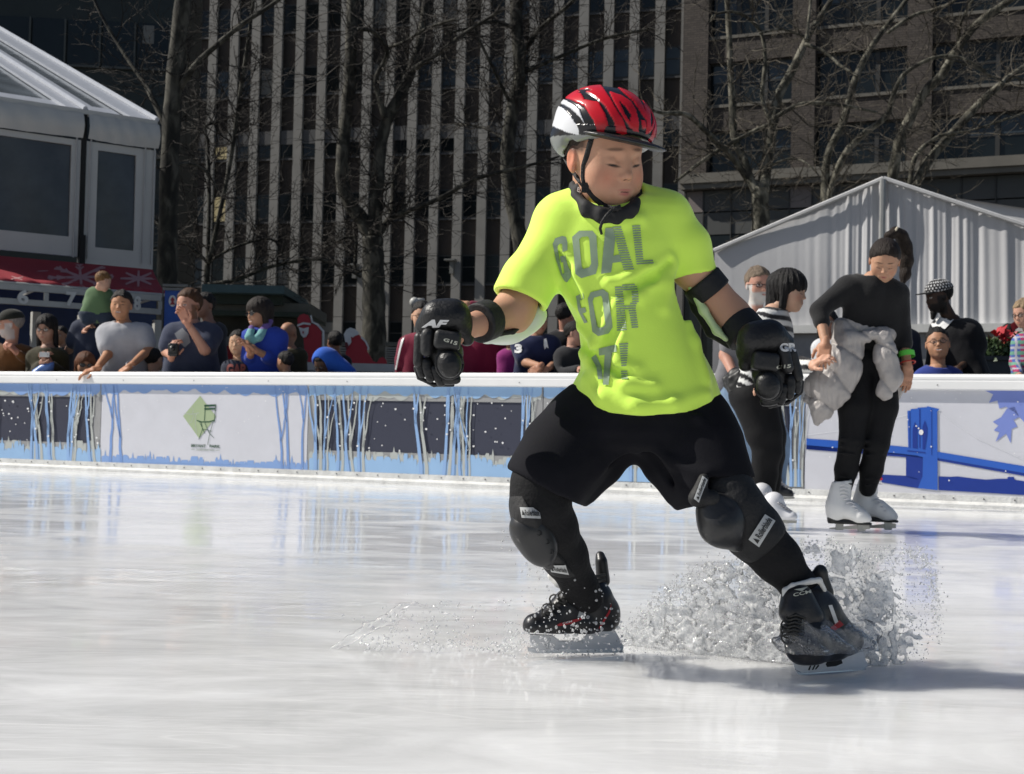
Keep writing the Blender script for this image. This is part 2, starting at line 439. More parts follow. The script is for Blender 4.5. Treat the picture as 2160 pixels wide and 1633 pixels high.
for px,py in ((955,560),(750,570)):
    a,z=fa.h(px,py); mb=MB(); fa.box(mb,a-.12,a+.12,z-.5,z+.25,.0,.25); fa.box(mb,a-.4,a+.25,z+.25,z+.35,.0,.45); mb.build('wall_lamp',mat('grey_fixture',(.2,.2,.19,1),.5),A)
# --- B: brick loft building
fb=Fac(1490,76,25)
M_brick=wallmat('grey_brown_brick',25,(.078,.064,.055,1),(.042,.034,.029,1),(.022,.019,.017,1))
M_sill=mat('stone_sill',(.15,.14,.12,1),.8,var=.2,vscale=1)
M_panel=mat('grey_shop_panel',(.07,.072,.07,1),.6,var=.15,vscale=.7)
M_pinkp=mat('pinkish_panel',(.20,.17,.16,1),.6)
b0,_=fb.h(1437,300); b1=fb.h(2330,300)[0]
B=thing('brick_building','grey brown brick loft building with wide dark window bays and stone sills','building',fb.pt((b0+b1)/2,0))
piers=[(fb.h(a,300)[0],fb.h(b,300)[0]) for a,b in((1437,1490),(1668,1717),(1911,1964),(2172,2232),(2440,2500))]
zc0=fb.h(1490,384)[1]; zc1=fb.h(1490,366)[1]   # cornice
z_s=[zc1]
fl=3.72
mb=MB(); fb.box(mb,b0,b1+2,-.1,zc0-.25,-12,-.7,0); fb.box(mb,b0,b1+2,zc0-.25,44,-12,-.75,0); mb.build('core',mat('dark_inner_wall',(.02,.02,.02,1),.9),B)
for a,c in piers:
    mb=MB(); fb.box(mb,a,c,zc1,44,-.74,0); mb.build('pier',M_brick,B)
for k in range(9):
    z=zc1+k*fl
    for i in range(len(piers)-1):
        a,c=piers[i][1],piers[i+1][0]
        # window at z+.05 .. z+2.35, spandrel above
        if k*fl+zc1<26:
            m3=MB(); fb.box(m3,a,c,z+.02,z+2.3,-.74,-.62,1)
            for j in (1,2):
                x=a+(c-a)*j/3; fb.box(m3,x-.11,x+.11,z+.02,z+2.3,-.62,-.54,0)
            for j in range(3):
                x0=a+(c-a)*j/3; x1=a+(c-a)*(j+1)/3
                fb.box(m3,x0+.12,x1-.12,z+1.15,z+1.22,-.62,-.58,0)
                if rng.random()<.5: fb.box(m3,x0+.15,x1-.15,z+1.25,z+2.2,-.617,-.60,2)
            fb.box(m3,a,c,z+.02,z+.10,-.62,-.52,0); fb.box(m3,a,c,z+2.2,z+2.3,-.62,-.53,0)
            m3.build('window',[M_fr,M_gl,M_gl2],B)
        m3=MB(); fb.box(m3,a+.005,c-.005,z+2.3,z+fl-.16,-.74,-.28); m3.build('spandrel',M_brick,B)
        m3=MB(); fb.box(m3,a+.004,c-.004,z+fl-.16,z+fl,-.74,-.2); m3.build('sill',M_sill,B)
mb=MB(); fb.box(mb,b0,b1+2,zc0-.05,zc1,-.74,.18); fb.box(mb,b0,b1+2,zc0-.35,zc0-.05,-.74,.05); mb.build('cornice',M_sill,B)
# shop level
xs=[1440,1478,1537,1590,1660,1708,1760,1830,1930,2025,2098,2200,2290]
for i in range(len(xs)-1):
    a=fb.h(xs[i],420)[0]; c=fb.h(xs[i+1],420)[0]; zt_=zc0-.4; zm=fb.h(1550,443)[1]
    m3=MB(); fb.box(m3,a+.04,c-.04,zm+.05,zt_,-.7,-.5,1 if i in(0,4) else 0); fb.box(m3,a+.04,c-.04,zm-1.2,zm-.02,-.7,-.52,0); fb.box(m3,a+.04,c-.04,-.1,zm-1.25,-.7,-.55,2)
    fb.box(m3,a-.03,a+.03,-.1,zt_,-.7,-.45,3)
    m3.build('shop_window',[M_panel,M_pinkp,M_gl,M_fr],B)
# --- C: dark glass building upper left
fc=Fac(150,62,-6)
Cb=thing('glass_office_building','dark green glass office block behind the white pavilion roof','building',fc.pt(0,0))
c0=fc.h(-250,300)[0]; c1=fc.h(362,300)[0]
M_dk=mat('dark_green_panel',(.016,.022,.020,1),.45,var=.3,vscale=.6)
mb=MB(); fc.box(mb,c0,c1,-.1,40,-10,-.1); mb.build('wall',M_dk,Cb)
zz0=fc.h(120,135)[1]
for k in range(-2,6):
    z=zz0+k*3.9
    if z<0: continue
    x=c1-.2; j=0
    while x-1.45>c0:
        m3=MB(); fc.box(m3,x-1.4,x,z,z+2.0,-.1,.0,1); fc.box(m3,x-.05,x+.03,z,z+2.0,.0,.06,0); fc.box(m3,x-1.4,x,z-.1,z,-.1,.08,0)
        if (j*7+k*3)%5==0: fc.box(m3,x-1.2,x-.7,z+1.1,z+1.9,.001,.02,2)
        if z<24 and x>fc.h(-60,100)[0]: m3.build('window',[mat('greenish_mullion',(.06,.065,.06,1),.5),M_gl,M_blind],Cb)
        x-=1.5; j+=1
# ---------------------------------------------------------------- white pavilion, left
fp=Fac(250,22,-36)
M_pvc=mat('white_pvc_sheet',(.41,.41,.395,1),.45,var=.10,vscale=1.2,bump=.25,bscale=5)
M_clear=mat('clear_vinyl_window',(.05,.055,.062,1),.16,var=.35,vscale=2.5,bump=.5,bscale=3,spec=.5)
M_blk=mat('black_gap',(.008,.008,.008,1),.8)
Pv=thing('pavilion','raised white tent pavilion with clear vinyl windows and a white framed roof','pavilion',fp.pt(0,0))
H=lambda x,y,o=0:fp.h(x,y,o)
aL=H(-110,300)[0]; aM=H(178,300)[0]; aR=H(330,300)[0]
ze=H(335,265)[1]; zv=H(335,315)[1]; zb=H(335,573)[1]
mb=MB()
w1=(H(-95,290)[0],H(152,300)[0]); zw1=(H(152,500)[1],H(152,306)[1])
w2=(H(207,320)[0],H(288,320)[0]); zw2=(H(288,530)[1],H(207,317)[1])
def wall_with(mb,a0,a1,z0,z1,wa,wz,o0,o1):
    fp.box(mb,a0,wa[0],z0,z1,o0,o1); fp.box(mb,wa[1],a1,z0,z1,o0,o1); fp.box(mb,wa[0],wa[1],z0,wz[0],o0,o1); fp.box(mb,wa[0],wa[1],wz[1],z1,o0,o1)
wall_with(mb,aL,aM-.05,zb+.12,zv-.03,w1,zw1,-.06,0); wall_with(mb,aM+.03,aR,zb,zv-.03,w2,zw2,-.06,0)
mb.build('wall',M_pvc,Pv)
for w,z in ((w1,zw1),(w2,zw2)):
    V=[];F=[];n=14
    for i in range(n+1):
        for j in range(n+1):
            a=w[0]+(w[1]-w[0])*i/n; zz=z[0]+(z[1]-z[0])*j/n
            V.append(fp.pt(a,zz,-.035+.012*math.sin(a*5+zz*2)))
    for i in range(n):
        for j in range(n): F.append((i*(n+1)+j,(i+1)*(n+1)+j,(i+1)*(n+1)+j+1,i*(n+1)+j+1))
    mk('window',V,F,M_clear,Pv)
for a,c in ((aL,aM-.04),(aM+.04,aR+.02)):   # valance, slightly sagging cloth
    V=[];F=[];n=24
    for i in range(n+1):
        for j in range(5):
            aa=a+(c-a)*i/n; zz=zv+(ze-zv)*j/4; V.append(fp.pt(aa,zz-.02*math.sin(math.pi*i/n)*(j==0),.05+.05*math.sin(j/4*math.pi)+.012*math.sin(i*1.3+j)))
    for i in range(n):
        for j in range(4): F.append((i*5+j,(i+1)*5+j,(i+1)*5+j+1,i*5+j+1))
    mk('valance',V,F,M_pvc,Pv)
mb=MB(); fp.box(mb,aM-.04,aM+.03,zb,ze,-.05,.02); fp.box(mb,aM-.035,aM+.05,zb-.02,zb+.45,.02,.06); mb.build('corner_gap',M_blk,Pv)
mb=MB()
for a in (aM-.12,aM+.1,aR-.03,aR-.18): mb.tube([fp.pt(a,zb+.1,.015),fp.pt(a,zv,.015)],.012,5)
mb.build('keder_rail',mat('grey_keder',(.35,.35,.35,1),.4),Pv)
# roof: rafters running back and up, clear sheets between
RUN=13.0; RISE=5.0
def rf(a,t,o=0): return fp.pt(a,ze+RISE*t,-RUN*t)+Vector((0,0,o))
for a,c in ((aL,aM),(aM,aR)):
    wd=.34
    mk('roof_sheet',[rf(a,0),rf(c,0),rf(c,1),rf(a,1)],[(0,1,2,3)],mat('clear_roof_vinyl',(.13,.15,.17,1),.12,var=.5,vscale=1.6,bump=.6,bscale=2.5,spec=.6),Pv,smooth=False)
for a in (aL,aM,aR):
    mb=MB(); wl=-.40 if a==aR else -.26; wr=.0 if a==aR else .26
    if a==aL: wl=0
    V=[rf(a+wl,0,.012),rf(a+wr,0,.012),rf(a+wr,1,.012),rf(a+wl,1,.012)]
    mb.add(V+[v+Vector((0,0,.05)) for v in V],[(0,1,2,3),(4,7,6,5),(0,4,5,1),(1,5,6,2),(2,6,7,3),(3,7,4,0)])
    mb.build('rafter_sheet',mat('bluish_white_pvc',(.34,.36,.40,1),.4,var=.1,bump=.2,bscale=4),Pv)
    mb=MB(); mb.tube([rf(a,0,.09),rf(a,1,.09)],.04,6); mb.build('rafter',mat('white_alu',(.4,.42,.46,1),.35),Pv)
mb=MB(); fp.box(mb,aL,aR,ze-.001,ze+.07,-.12,.03); mb.build('eave_beam',M_pvc,Pv)
mk('eave_sheet',[rf(aL,0,.014),rf(aR-.45,0,.014),rf(aR-.45,.06,.014),rf(aL,.06,.014)],[(0,1,2,3)],mat('bluish_white_pvc'),Pv,smooth=False)
# base storey behind the awning (service windows)
M_navy=mat('navy_booth_panel',(.012,.03,.10,1),.5,var=.2)
Bt=thing('rental_booth','dark navy booth front with white frames and big white numbers under the red awning','booth',fp.pt(0,0,.5))
a0,a1=H(-110,640)[0],H(345,640)[0]
mb=MB(); fp.box(mb,a0,a1,-.05,zb-.3,-3,-.3); mb.build('panel',M_navy,Bt)
M_wf=mat('white_frame',(.42,.42,.40,1),.5)
mb=MB()
zf1=H(100,611,1.36)[1]; zf0=H(100,641,1.36)[1]
a0,a1=H(-110,640,1.36)[0],H(340,640,1.36)[0]
for z in (zf1,zf0): fp.box(mb,a0,a1,z-.04,z+.04,1.31,1.37)
for x in (-60,98,215,340):
    a=H(x,640,1.36)[0]; fp.box(mb,a-.03,a+.03,zf0+.042,zf1-.042,1.32,1.36)
for x in (65,163,320): 
    a=H(x,640,.1)[0]; fp.box(mb,a-.06,a+.06,-.05,zf0-.05,.3,.4)
mb.build('frame',M_wf,Bt)
def fac_text(s,fac,x0,x1,y0,y1,o,m,parent,name='number',bold=.03,th=.04):
    V,T=text_tris(s,bold); a0_,z1=fac.h(x0,y0,o); a1_,z0=fac.h(x1,y1,o); n=len(V)
    VV=[fac.pt(a0_+(a1_-a0_)*u,z0+(z1-z0)*v,o) for u,v in V]
    return mk(name,VV+[v-fac.N*th for v in VV],[t for t in T]+[tuple(i+n for i in t[::-1]) for t in T],m,parent,smooth=False)
M_num=mat('white_number',(.62,.62,.6,1),.5)
fac_text('6',fp,38,60,610,642,1.39,M_num,Bt); fac_text('7',fp,140,161,615,647,1.39,M_num,Bt); fac_text('8',fp,284,297,624,655,1.39,M_num,Bt)
bvb=bvh_of([o for o in Bt.children if o.name.startswith('panel')][0])
def ring(cx,cy,r,w,n=28):
    return ([(cx+math.cos(6.283*i/n)*rr,cy+math.sin(6.283*i/n)*rr) for rr in(r,r-w) for i in range(n)],[(i,(i+1)%n,n+(i+1)%n) for i in range(n)]+[(i,n+(i+1)%n,n+i) for i in range(n)])
decal('ring_pattern',[ring(122,655,8,1.5),ring(118,678,12,1.5),ring(112,678,24,1),ring(118,652,18,1)],bvb,mat('pale_blue_print',(.10,.2,.35,1),.5),Bt,off=.004)
# red awning
M_awn=mat('red_awning_cloth',(.26,.018,.028,1),.7,var=.15,vscale=2,bump=.15)
Aw=thing('awning','dark red sloping awning with faded pink snowflake prints','awning',fp.pt(0,zb-1,.6))
t0=[fp.pt(H(x,0)[0],zb+.02,.04) for x in(-260,337)]; z_bot=H(337,632,1.3)[1]
zl=H(150,602,1.3)[1]
b_=[fp.pt(H(-110,0,1.28)[0],zl,1.28),fp.pt(H(352,632,1.28)[0],zl,1.28)]
b2=[p-Vector((0,0,.03)) for p in b_]
V=[];F=[];n=40
for i in range(n+1):
    u=i/n
    for j in range(7):
        w=j/6; p=(t0[0].lerp(t0[1],u)).lerp(b_[0].lerp(b_[1],u),w); p.z-=.05*math.sin(math.pi*w)+.02*math.sin(u*60)*w; V.append(p)
    V.append(b2[0].lerp(b2[1],u))
for i in range(n):
    for j in range(7): F.append((i*8+j,(i+1)*8+j,(i+1)*8+j+1,i*8+j+1))
aw=mk('awning_cloth',V,F,M_awn,Aw)
mb=MB(); mb.tube([b_[0]-Vector((0,0,.03)),b_[1]-Vector((0,0,.03))],.02,6)
for u in(.45,.75,.99): 
    q=b_[0].lerp(b_[1],u); mb.tube([q-Vector((0,0,.03)),fp.pt((q-fp.p).dot(fp.D),zl-.1,.1)],.02,5)
mb.build('awning_frame',M_wf,Aw)
bva=bvh_of(aw); fl_=[]
rg=random.Random(5)
def flake(cx,cy,r,w,n=6,rot=0,sq=.45):
    o=[]
    for k in range(n):
        an=rot+6.283*k/n
        o.append(ribbon([(cx,cy),(cx+r*math.cos(an),cy+r*math.sin(an)*sq)],[w,w*.6]))
        for t in(.5,.75):
            for s_ in(-.5,.5):
                o.append(ribbon([(cx+r*t*math.cos(an),cy+r*t*math.sin(an)*sq),(cx+r*t*math.cos(an)+r*.25*math.cos(an+s_),cy+(r*t*math.sin(an)+r*.25*math.sin(an+s_))*sq)],w*.6))
    return o
for q in((36,587,14,2.5),(170,585,70,6),(292,588,38,6),(90,572,12,2)): fl_+=flake(q[0],q[1],q[2],q[3],8 if q[2]>30 else 6,rg.random())
for k in range(26):
    x,y=rg.uniform(0,335),rg.uniform(566,612); fl_.append(ribbon([(x,y),(x+4,y+1)],1.8))
decal('snowflake_print',fl_,bva,mat('faded_pink_print',(.38,.20,.20,1),.7),Aw,off=.004)
# ---------------------------------------------------------------- white tent, right
ft=Fac(1865,20.5,24)
M_can=mat('white_tent_cloth',(.50,.50,.51,1),.7,var=.06,vscale=1,bump=.15,bscale=14)
T=thing('tent','large white gable tent with gathered curtain walls behind the spectators','tent',ft.pt(0,0))
aP,zP=ft.h(1865,378); aE,zE=ft.h(1508,530); sl=(zP-zE)/(aP-aE); aX=aP+(aP-aE)
zb_=ft.h(1865,686)[1]
def rake(a): return zP-sl*abs(a-aP)
V=[];F=[];n=420;mz=26
rf_=np.random.RandomState(4)
def fold(a,z,top):
    u=a-aP
    amp=(.022 if u>0 else .001+.021*max(0,1+u/1.3)*(u>-1.3))*(1-.15*(z-zb_)/max(top-zb_,.1))
    ph=u*17+2.2*math.sin(u*2.3)+.7*math.sin(u*5.1+1)
    d=amp*(math.sin(ph)*.6+.4*math.sin(ph*2.3+z*.6)+.25*math.sin(ph*4.1+z))
    return d+.02*math.sin(z*3+u*1.1)
for i in range(n+1):
    a=aE+(aX-aE)*i/n; top=rake(a)
    for j in range(mz+1):
        z=zb_+(top-zb_)*j/mz; V.append(ft.pt(a,z,fold(a,z,top)))
for i in range(n):
    for j in range(mz): F.append((i*(mz+1)+j,(i+1)*(mz+1)+j,(i+1)*(mz+1)+j+1,i*(mz+1)+j+1))
mk('curtain_wall',V,F,M_can,T)
mb=MB()
for s_ in(-1,1):
    e=aE if s_<0 else aX
    mb.tube([ft.pt(aP,zP+.0,.06),ft.pt(e,rake(e)+.0,.06)],.035,6)
mb.build('rake_hem',mat('tent_hem',(.5,.5,.5,1),.6),T)
mb=MB(); mb.tube([ft.pt(aP,zb_,.1),ft.pt(aP,zP-.02,.1)],.045,8); mb.build('pole',mat('grey_aluminium',(.33,.33,.32,1),.4,metal=.4),T)
mb=MB(); fz=ft.h(1700,704)[1]; ft.box(mb,aE,aX,fz,zb_,-.05,.14); mb.build('base_rail',mat('white_base_rail',(.62,.62,.6,1),.5),T)
mb=MB(); ft.box(mb,aE,aX,-.05,fz-.003,-.1,.02); mb.build('base_wall',mat('grey_tent_base',(.26,.26,.27,1),.6,var=.3,vscale=3),T)
mb=MB()
for s_ in(-1,1):
    e=aE if s_<0 else aX
    q=[ft.pt(aP,zP,0),ft.pt(e,rake(e),0)]; bk=-ft.N*9
    mb.add([q[0],q[1],q[1]+bk,q[0]+bk],[(0,1,2,3)])
mb.build('roof',M_can,T)
mb=MB(); ft.box(mb,aE+.0,aE+.04,-.05,rake(aE)-.02,-9,-.05); mb.build('side_wall',M_can,T)
# second tent behind
f2=Fac(2060,31,24)
T2=thing('tent','second white tent roof rising behind the gable of the near tent','tent',f2.pt(0,0))
a2,z2=f2.h(2015,412); e2=a2-3.2; w2_=a2+9
mb=MB(); mb.add([f2.pt(e2,z2-1.0,0),f2.pt(a2,z2,-.5),f2.pt(w2_,z2-1.9,0),f2.pt(w2_,0,0),f2.pt(e2,0,0)],[(0,1,2,3,4)]); mb.build('gable_wall',M_can,T2)
mb=MB(); mb.add([f2.pt(e2,z2-1.0,.1),f2.pt(a2,z2,-.4),f2.pt(a2,z2,-8),f2.pt(e2,z2-1.,-8),f2.pt(w2_,z2-1.9,.1),f2.pt(w2_,z2-1.9,-8)],[(0,1,2,3),(1,4,5,2)]); mb.build('roof',M_can,T2)
# ---------------------------------------------------------------- small park structures
def pbox(name,label,cat,x0,y0,x1,y1,Y,dep,m,parts=None,zmin=None):
    a=P(x0,y1,Y); b=P(x1,y0,Y); z0=a.z if zmin is None else zmin
    return a.x,b.x,z0,b.z
K=thing('kiosk','dark green park kiosk with a teal flat roof behind the smiling spectators','kiosk',P(520,930,34))
def kb(name,x0,y0,x1,y1,Y,dep,m,z0=None,parent=K):
    a=P(x0,y1,Y); b=P(x1,y0,Y); lo=a.z if z0 is None else z0
    mb=MB().box(((a.x+b.x)/2,Y+dep/2,(lo+b.z)/2),((b.x-a.x)/2,dep/2,(b.z-lo)/2)); return mb.build(name,m,parent)
M_teal=mat('teal_metal_roof',(.045,.085,.095,1),.5,var=.2); M_grn=mat('dark_green_paint',(.012,.022,.014,1),.5,var=.3); M_st2=mat('weathered_stone',(.10,.10,.085,1),.85,var=.3,vscale=2)
kb('roof',425,603,600,616,33.2,4,M_teal); kb('fascia',430,617,596,640,33.6,3.4,M_grn); kb('lintel',430,641,655,658,33.8,3,M_st2); kb('cornice',425,659,650,664,33.6,3.2,M_grn)
kb('wall',440,665,640,700,34.2,3,mat('dark_stone',(.035,.034,.028,1),.9,var=.4,vscale=3),z0=0)
kb('counter',445,712,560,724,33.7,.5,M_st2)
Cn=thing('crate','red storage chest with a grey lid standing behind the spectators','chest',P(472,930,26))
kb('box',443,730,502,770,25.7,.5,mat('red_chest',(.30,.012,.02,1),.45),parent=Cn); kb('lid',442,711,503,728,25.68,.54,mat('grey_chest_lid',(.16,.155,.14,1),.6),parent=Cn)
kb('handle',452,741,480,744,25.66,.03,M_fr,parent=Cn)
# banner stand
Bn=thing('banner_stand','tall blue banner in a grey metal frame beside the red awning','banner',P(368,930,20.5))
Yb=20.5
def pq(name,x0,y0,x1,y1,Y,m,parent,dep=.03): return kb(name,x0,y0,x1,y1,Y,dep,m,parent=parent)
M_gm=mat('grey_metal_frame',(.16,.16,.155,1),.45,metal=.3)
bl=pq('banner',343,612,396,775,Yb+.02,mat('royal_blue_banner',(.02,.075,.32,1),.55,var=.15),Bn,.02)
for q in((338,602,343,781),(396,602,400,781),(343,600,396,604),(343,608,396,612),(343,776,396,781)): pq('frame',*q,Yb,M_gm,Bn,.06)
bvn=bvh_of(bl)
decal('emblem_disc',[[(364+8*math.cos(t*.35),635+12*math.sin(t*.35)) for t in range(18)]],bvn,mat('white_print',(.62,.62,.60,1),.5),Bn,off=.003)
decal('emblem_tree',[[(364,626),(369,633),(366,636),(370,643),(358,643),(362,636),(359,633)]],bvn,mat('red_print',(.3,.03,.04,1),.5),Bn,off=.006)
decal('banner_text',[text_px('WINTER',((356,651),(372,651),(372,648),(356,648)),.02),text_px('VILLAGE',((350,657),(377,657),(377,652),(350,652)),.02)]+[text_px('PARK',((358,660.5),(370,660.5),(370,658.5),(358,658.5)))]+[ribbon([(344,y),(351-(y%3),y)],1.6) for y in range(688,762,6)],bvn,mat('white_print'),Bn,off=.003)
# slatted park boxes near the big trunk
for x0,x1,lb in((713,738,'pale slatted box left of the big dark tree trunk'),(812,842,'pale slatted box right of the big dark tree trunk')):
    Sb=thing('slatted_box',lb,'slatted box',P((x0+x1)/2,930,27.5)); 
    y=733
    while y<772:
        kb('slat',x0,y,x1,y+2.6,27.5,.4,mat('pale_slat',(.20,.20,.185,1),.7),parent=Sb); y+=5
    kb('box_top',x0+1,722,x1-3,730,27.52,.36,M_st2,parent=Sb)
# low rail board just behind the crowd
Lr=thing('low_railing','low pale blue board railing behind the spectators','railing',P(820,930,18.2))
kb('board',596,779,1045,800,18.3,.05,mat('pale_blue_board',(.16,.2,.27,1),.6),z0=.1,parent=Lr); kb('rail',596,773,1045,779,18.27,.09,mat('pale_rail',(.36,.37,.38,1),.5),parent=Lr)
# globe lamp & pole behind the man in glasses
Lp=thing('security_camera_pole','thin pole with a pale dome camera above the man in the maroon track jacket','camera pole',P(876,930,24))
a=P(878,640,24); mb=MB(); mb.tube([(a.x,24,0),(a.x,24,a.z)],.03,6); mb.build('pole',M_gm,Lp)
mb=MB(); mb.sphere(a+Vector((-.03,0,.02)),.085,12,8); mb.tube([a+Vector((-.05,0,.02)),a+Vector((.14,0,.06))],[.07,.03],8); mb.build('dome',mat('pale_dome',(.42,.42,.40,1),.4),Lp,smooth=True)
# cutout figures
def cutout(name,label,Y,base,parts):
    t=thing(name,label,'cutout',P(base[0],930,Y))
    for nm,poly,m,off in parts:
        V=[P(x,y,Y-off) for x,y in poly]; MB().prism(V,(0,.02,0)).build(nm,m,t)
    MB().box((P(base[0],900,Y).x,Y+.05,P(0,790,Y).z/2),(.04,.03,P(0,790,Y).z/2)).build('stand',M_fr,t)
    return t
M_cr=mat('red_cutout',(.36,.022,.035,1),.6,var=.08); M_cw=mat('white_cutout',(.60,.60,.60,1),.6)
cutout('figure_cutout','flat red cutout of a figure in a knit cap behind the blue hood',24,(660,0),[
 ('cutout_body',[(627,672),(632,665),(640,662),(650,665),(655,674),(656,683),(662,684),(672,690),(678,700),(678,760),(690,800),(655,800),(646,775),(642,735),(640,712),(636,705),(629,690)],M_cr,0),
 ('outline',[(654,665),(657,680),(668,686),(680,699),(680,740),(684,745),(684,698),(671,683),(660,678),(657,665)],M_cw,.01),
 ('face',[(630,690),(640,693),(651,690),(650,703),(645,711),(640,712),(635,707)],M_cw,.03),('cap_band',[(627,685),(640,680),(655,682),(655,686),(640,684),(627,689)],M_cw,.03),
 ('nose_line',[(638,698),(640,699),(641,703),(638,704)],M_cr,.05)])
cutout('figure_cutout','flat red cutout of a hugging couple beside the big tree trunk',24,(765,0),[
 ('cutout_body',[(740,708),(748,703),(757,706),(763,712),(772,722),(777,736),(774,741),(780,750),(787,762),(795,765),(800,756),(808,753),(815,760),(818,776),(818,800),(735,800),(732,765),(729,745),(733,730)],M_cr,0),
 ('white_figure',[(725,705),(731,695),(739,691),(748,694),(757,701),(756,706),(748,709),(744,712),(740,710),(741,722),(735,730),(729,727),(727,715)],M_cw,.03),
 ('outline',[(762,709),(773,720),(779,734),(777,739),(774,737),(776,734),(770,722),(761,713)],M_cw,.01),
 ('beard',[(728,722),(732,722),(735,728),(731,738),(728,732)],mat('dark_red_print',(.12,.015,.02,1),.6),.05)])
# planter with kale and poinsettia
Pl=thing('planter','dark grey planter of green kale and red poinsettia by the right edge','planter',P(2110,930,14.2))
kb('box',2046,757,2200,800,14.2,.6,mat('slate_planter',(.035,.04,.05,1),.6,var=.2),z0=0,parent=Pl); kb('rim',2043,753,2204,758,14.17,.66,mat('slate_planter'),parent=Pl)
def leaves(name,cx,cy,rx,ry,n,sz,Y,dy,m,parent,seed,curl=.4):
    r=random.Random(seed); mb=MB()
    for _ in range(n):
        while True:
            u,v=r.uniform(-1,1),r.uniform(-1,1)
            if u*u+v*v<1: break
        p=P(cx+u*rx,cy+v*ry,Y+r.uniform(-dy,dy)*(1-.4*abs(u))); d=Vector((r.gauss(0,1),r.gauss(0,1),r.gauss(.4,1))).normalized(); w=d.orthogonal().normalized(); w.rotate(Matrix.Rotation(r.uniform(0,6.3),3,d)); nn=d.cross(w); s=sz*r.uniform(.5,1.2)
        mb.add([p,p+d*s*.5+w*s*.35+nn*s*.1,p+d*s+nn*s*curl*.4,p+d*s*.5-w*s*.35+nn*s*.1],[(0,1,2),(0,2,3)])
    return mb.build(name,m,parent)
leaves('kale',2090,738,48,22,900,.055,14.4,.25,mat('kale_leaf',(.055,.095,.035,1),.5,var=.5,vscale=9),Pl,1)
leaves('kale',2150,730,30,26,500,.06,14.5,.25,mat('kale_leaf'),Pl,2)
leaves('poinsettia',2118,708,24,12,42,.11,14.3,.1,mat('poinsettia_red',(.42,.02,.03,1),.5,var=.3,vscale=8),Pl,3)
# ================================================================ RINK BARRIER
BD=Vector((9.83,-4.76,0)).normalized(); BN=Vector((BD.y,-BD.x,0)); 
if BN.y>0: BN=-BN
BP0=P(0,885,3000/187.); BP0.z=0
def bh(x,y,o=0): return plane_hit(x,y,BP0+BN*o,BN)
def bs(x,y,o=0): q=bh(x,y,o)-BP0; return q.dot(BD),q.z
def bpt(a,z,o=0): return BP0+BD*a+BN*o+Vector((0,0,z))
def bbox_(mb,a0,a1,z0,z1,o0,o1,mi=0): return mb.box(bpt((a0+a1)/2,(z0+z1)/2,(o0+o1)/2),((a1-a0)/2,abs(o1-o0)/2,(z1-z0)/2),BD,BN,(0,0,1),mi)
a_lo,a_hi=-7.,17.5
HT=1.075; RB=.945; KT=.10
Ba=thing('rink_barrier','long white rink barrier with blue winter scene panels','barrier',bpt(5.4,0))
M_bw=mat('white_barrier_plastic',(.80,.80,.79,1),.35,var=.05,vscale=3,bump=.06,bscale=15)
# rounded top rail swept along
prof=[(-.13,RB),(.035,RB),(.04,RB+.01),(.04,RB+.07),(.037,RB+.078),(.04,RB+.086),(.04,HT-.025),(.03,HT-.008),(.012,HT),(-.11,HT),(-.13,HT-.02)]
V=[bpt(a,z,o) for a in(a_lo,a_hi) for o,z in prof]; n=len(prof)
mk('top_rail',V,[(i,(i+1)%n,n+(i+1)%n,n+i) for i in range(n)]+[tuple(range(n)),tuple(range(2*n-1,n-1,-1))],M_bw,Ba,smooth=False)
prof=[(-.1,0.0),(.075,0.0),(.075,.028),(.05,.036),(.03,.05),(.03,KT),(-.1,KT)]
V=[bpt(a,z,o) for a in(a_lo,a_hi) for o,z in prof]; n=len(prof)
mk('kickplate',V,[(i,(i+1)%n,n+(i+1)%n,n+i) for i in range(n)]+[tuple(range(n)),tuple(range(2*n-1,n-1,-1))],mat('scuffed_white_kickplate',(.66,.66,.64,1),.6,var=.25,vscale=9,bump=.5,bscale=60),Ba,smooth=False)
M_scr=mat('dark_screw',(.05,.05,.05,1),.4,metal=.6)
a=bs(-60,960)[0]; k=0
while a<bs(2230,960)[0]:
    MB().sphere(bpt(a,.075,.031),.0065,8,4).build('screw',M_scr,Ba,smooth=True)
    if k%4==1: MB().sphere(bpt(a+.1,.985,.041),.005,6,4).build('screw',M_scr,Ba,smooth=True)
    a+=.235; k+=1
edges=[-430,213,650,1145,1698,2400]
ea=[bs(x,880)[0] for x in edges]; ea[0]=a_lo; ea[-1]=a_hi
kinds=['window','logo','window','window','bridge']
def barmat(name,c=(.5,.5,.5,1),r=.25,var=.05): return mat(name,c,r,var=var,vscale=5,spec=.4)
def acrylic():
    m=bpy.data.materials.new('smoked_acrylic'); m.use_nodes=True; N=m.node_tree.nodes; L=m.node_tree.links
    N.remove(N['Principled BSDF']); t=N.new('ShaderNodeBsdfTransparent'); t.inputs[0].default_value=(.05,.05,.07,1)
    d=N.new('ShaderNodeBsdfDiffuse'); d.inputs[0].default_value=(.075,.08,.11,1); g=N.new('ShaderNodeBsdfGlossy'); g.inputs['Roughness'].default_value=.06
    m1=N.new('ShaderNodeMixShader'); m1.inputs[0].default_value=.8; m2=N.new('ShaderNodeMixShader'); f=N.new('ShaderNodeFresnel'); f.inputs[0].default_value=1.18
    L.new(t.outputs[0],m1.inputs[1]); L.new(d.outputs[0],m1.inputs[2]); L.new(f.outputs[0],m2.inputs[0]); L.new(m1.outputs[0],m2.inputs[1]); L.new(g.outputs[0],m2.inputs[2]); L.new(m2.outputs[0],N['Material Output'].inputs[0])
    return m
M_acr=acrylic()
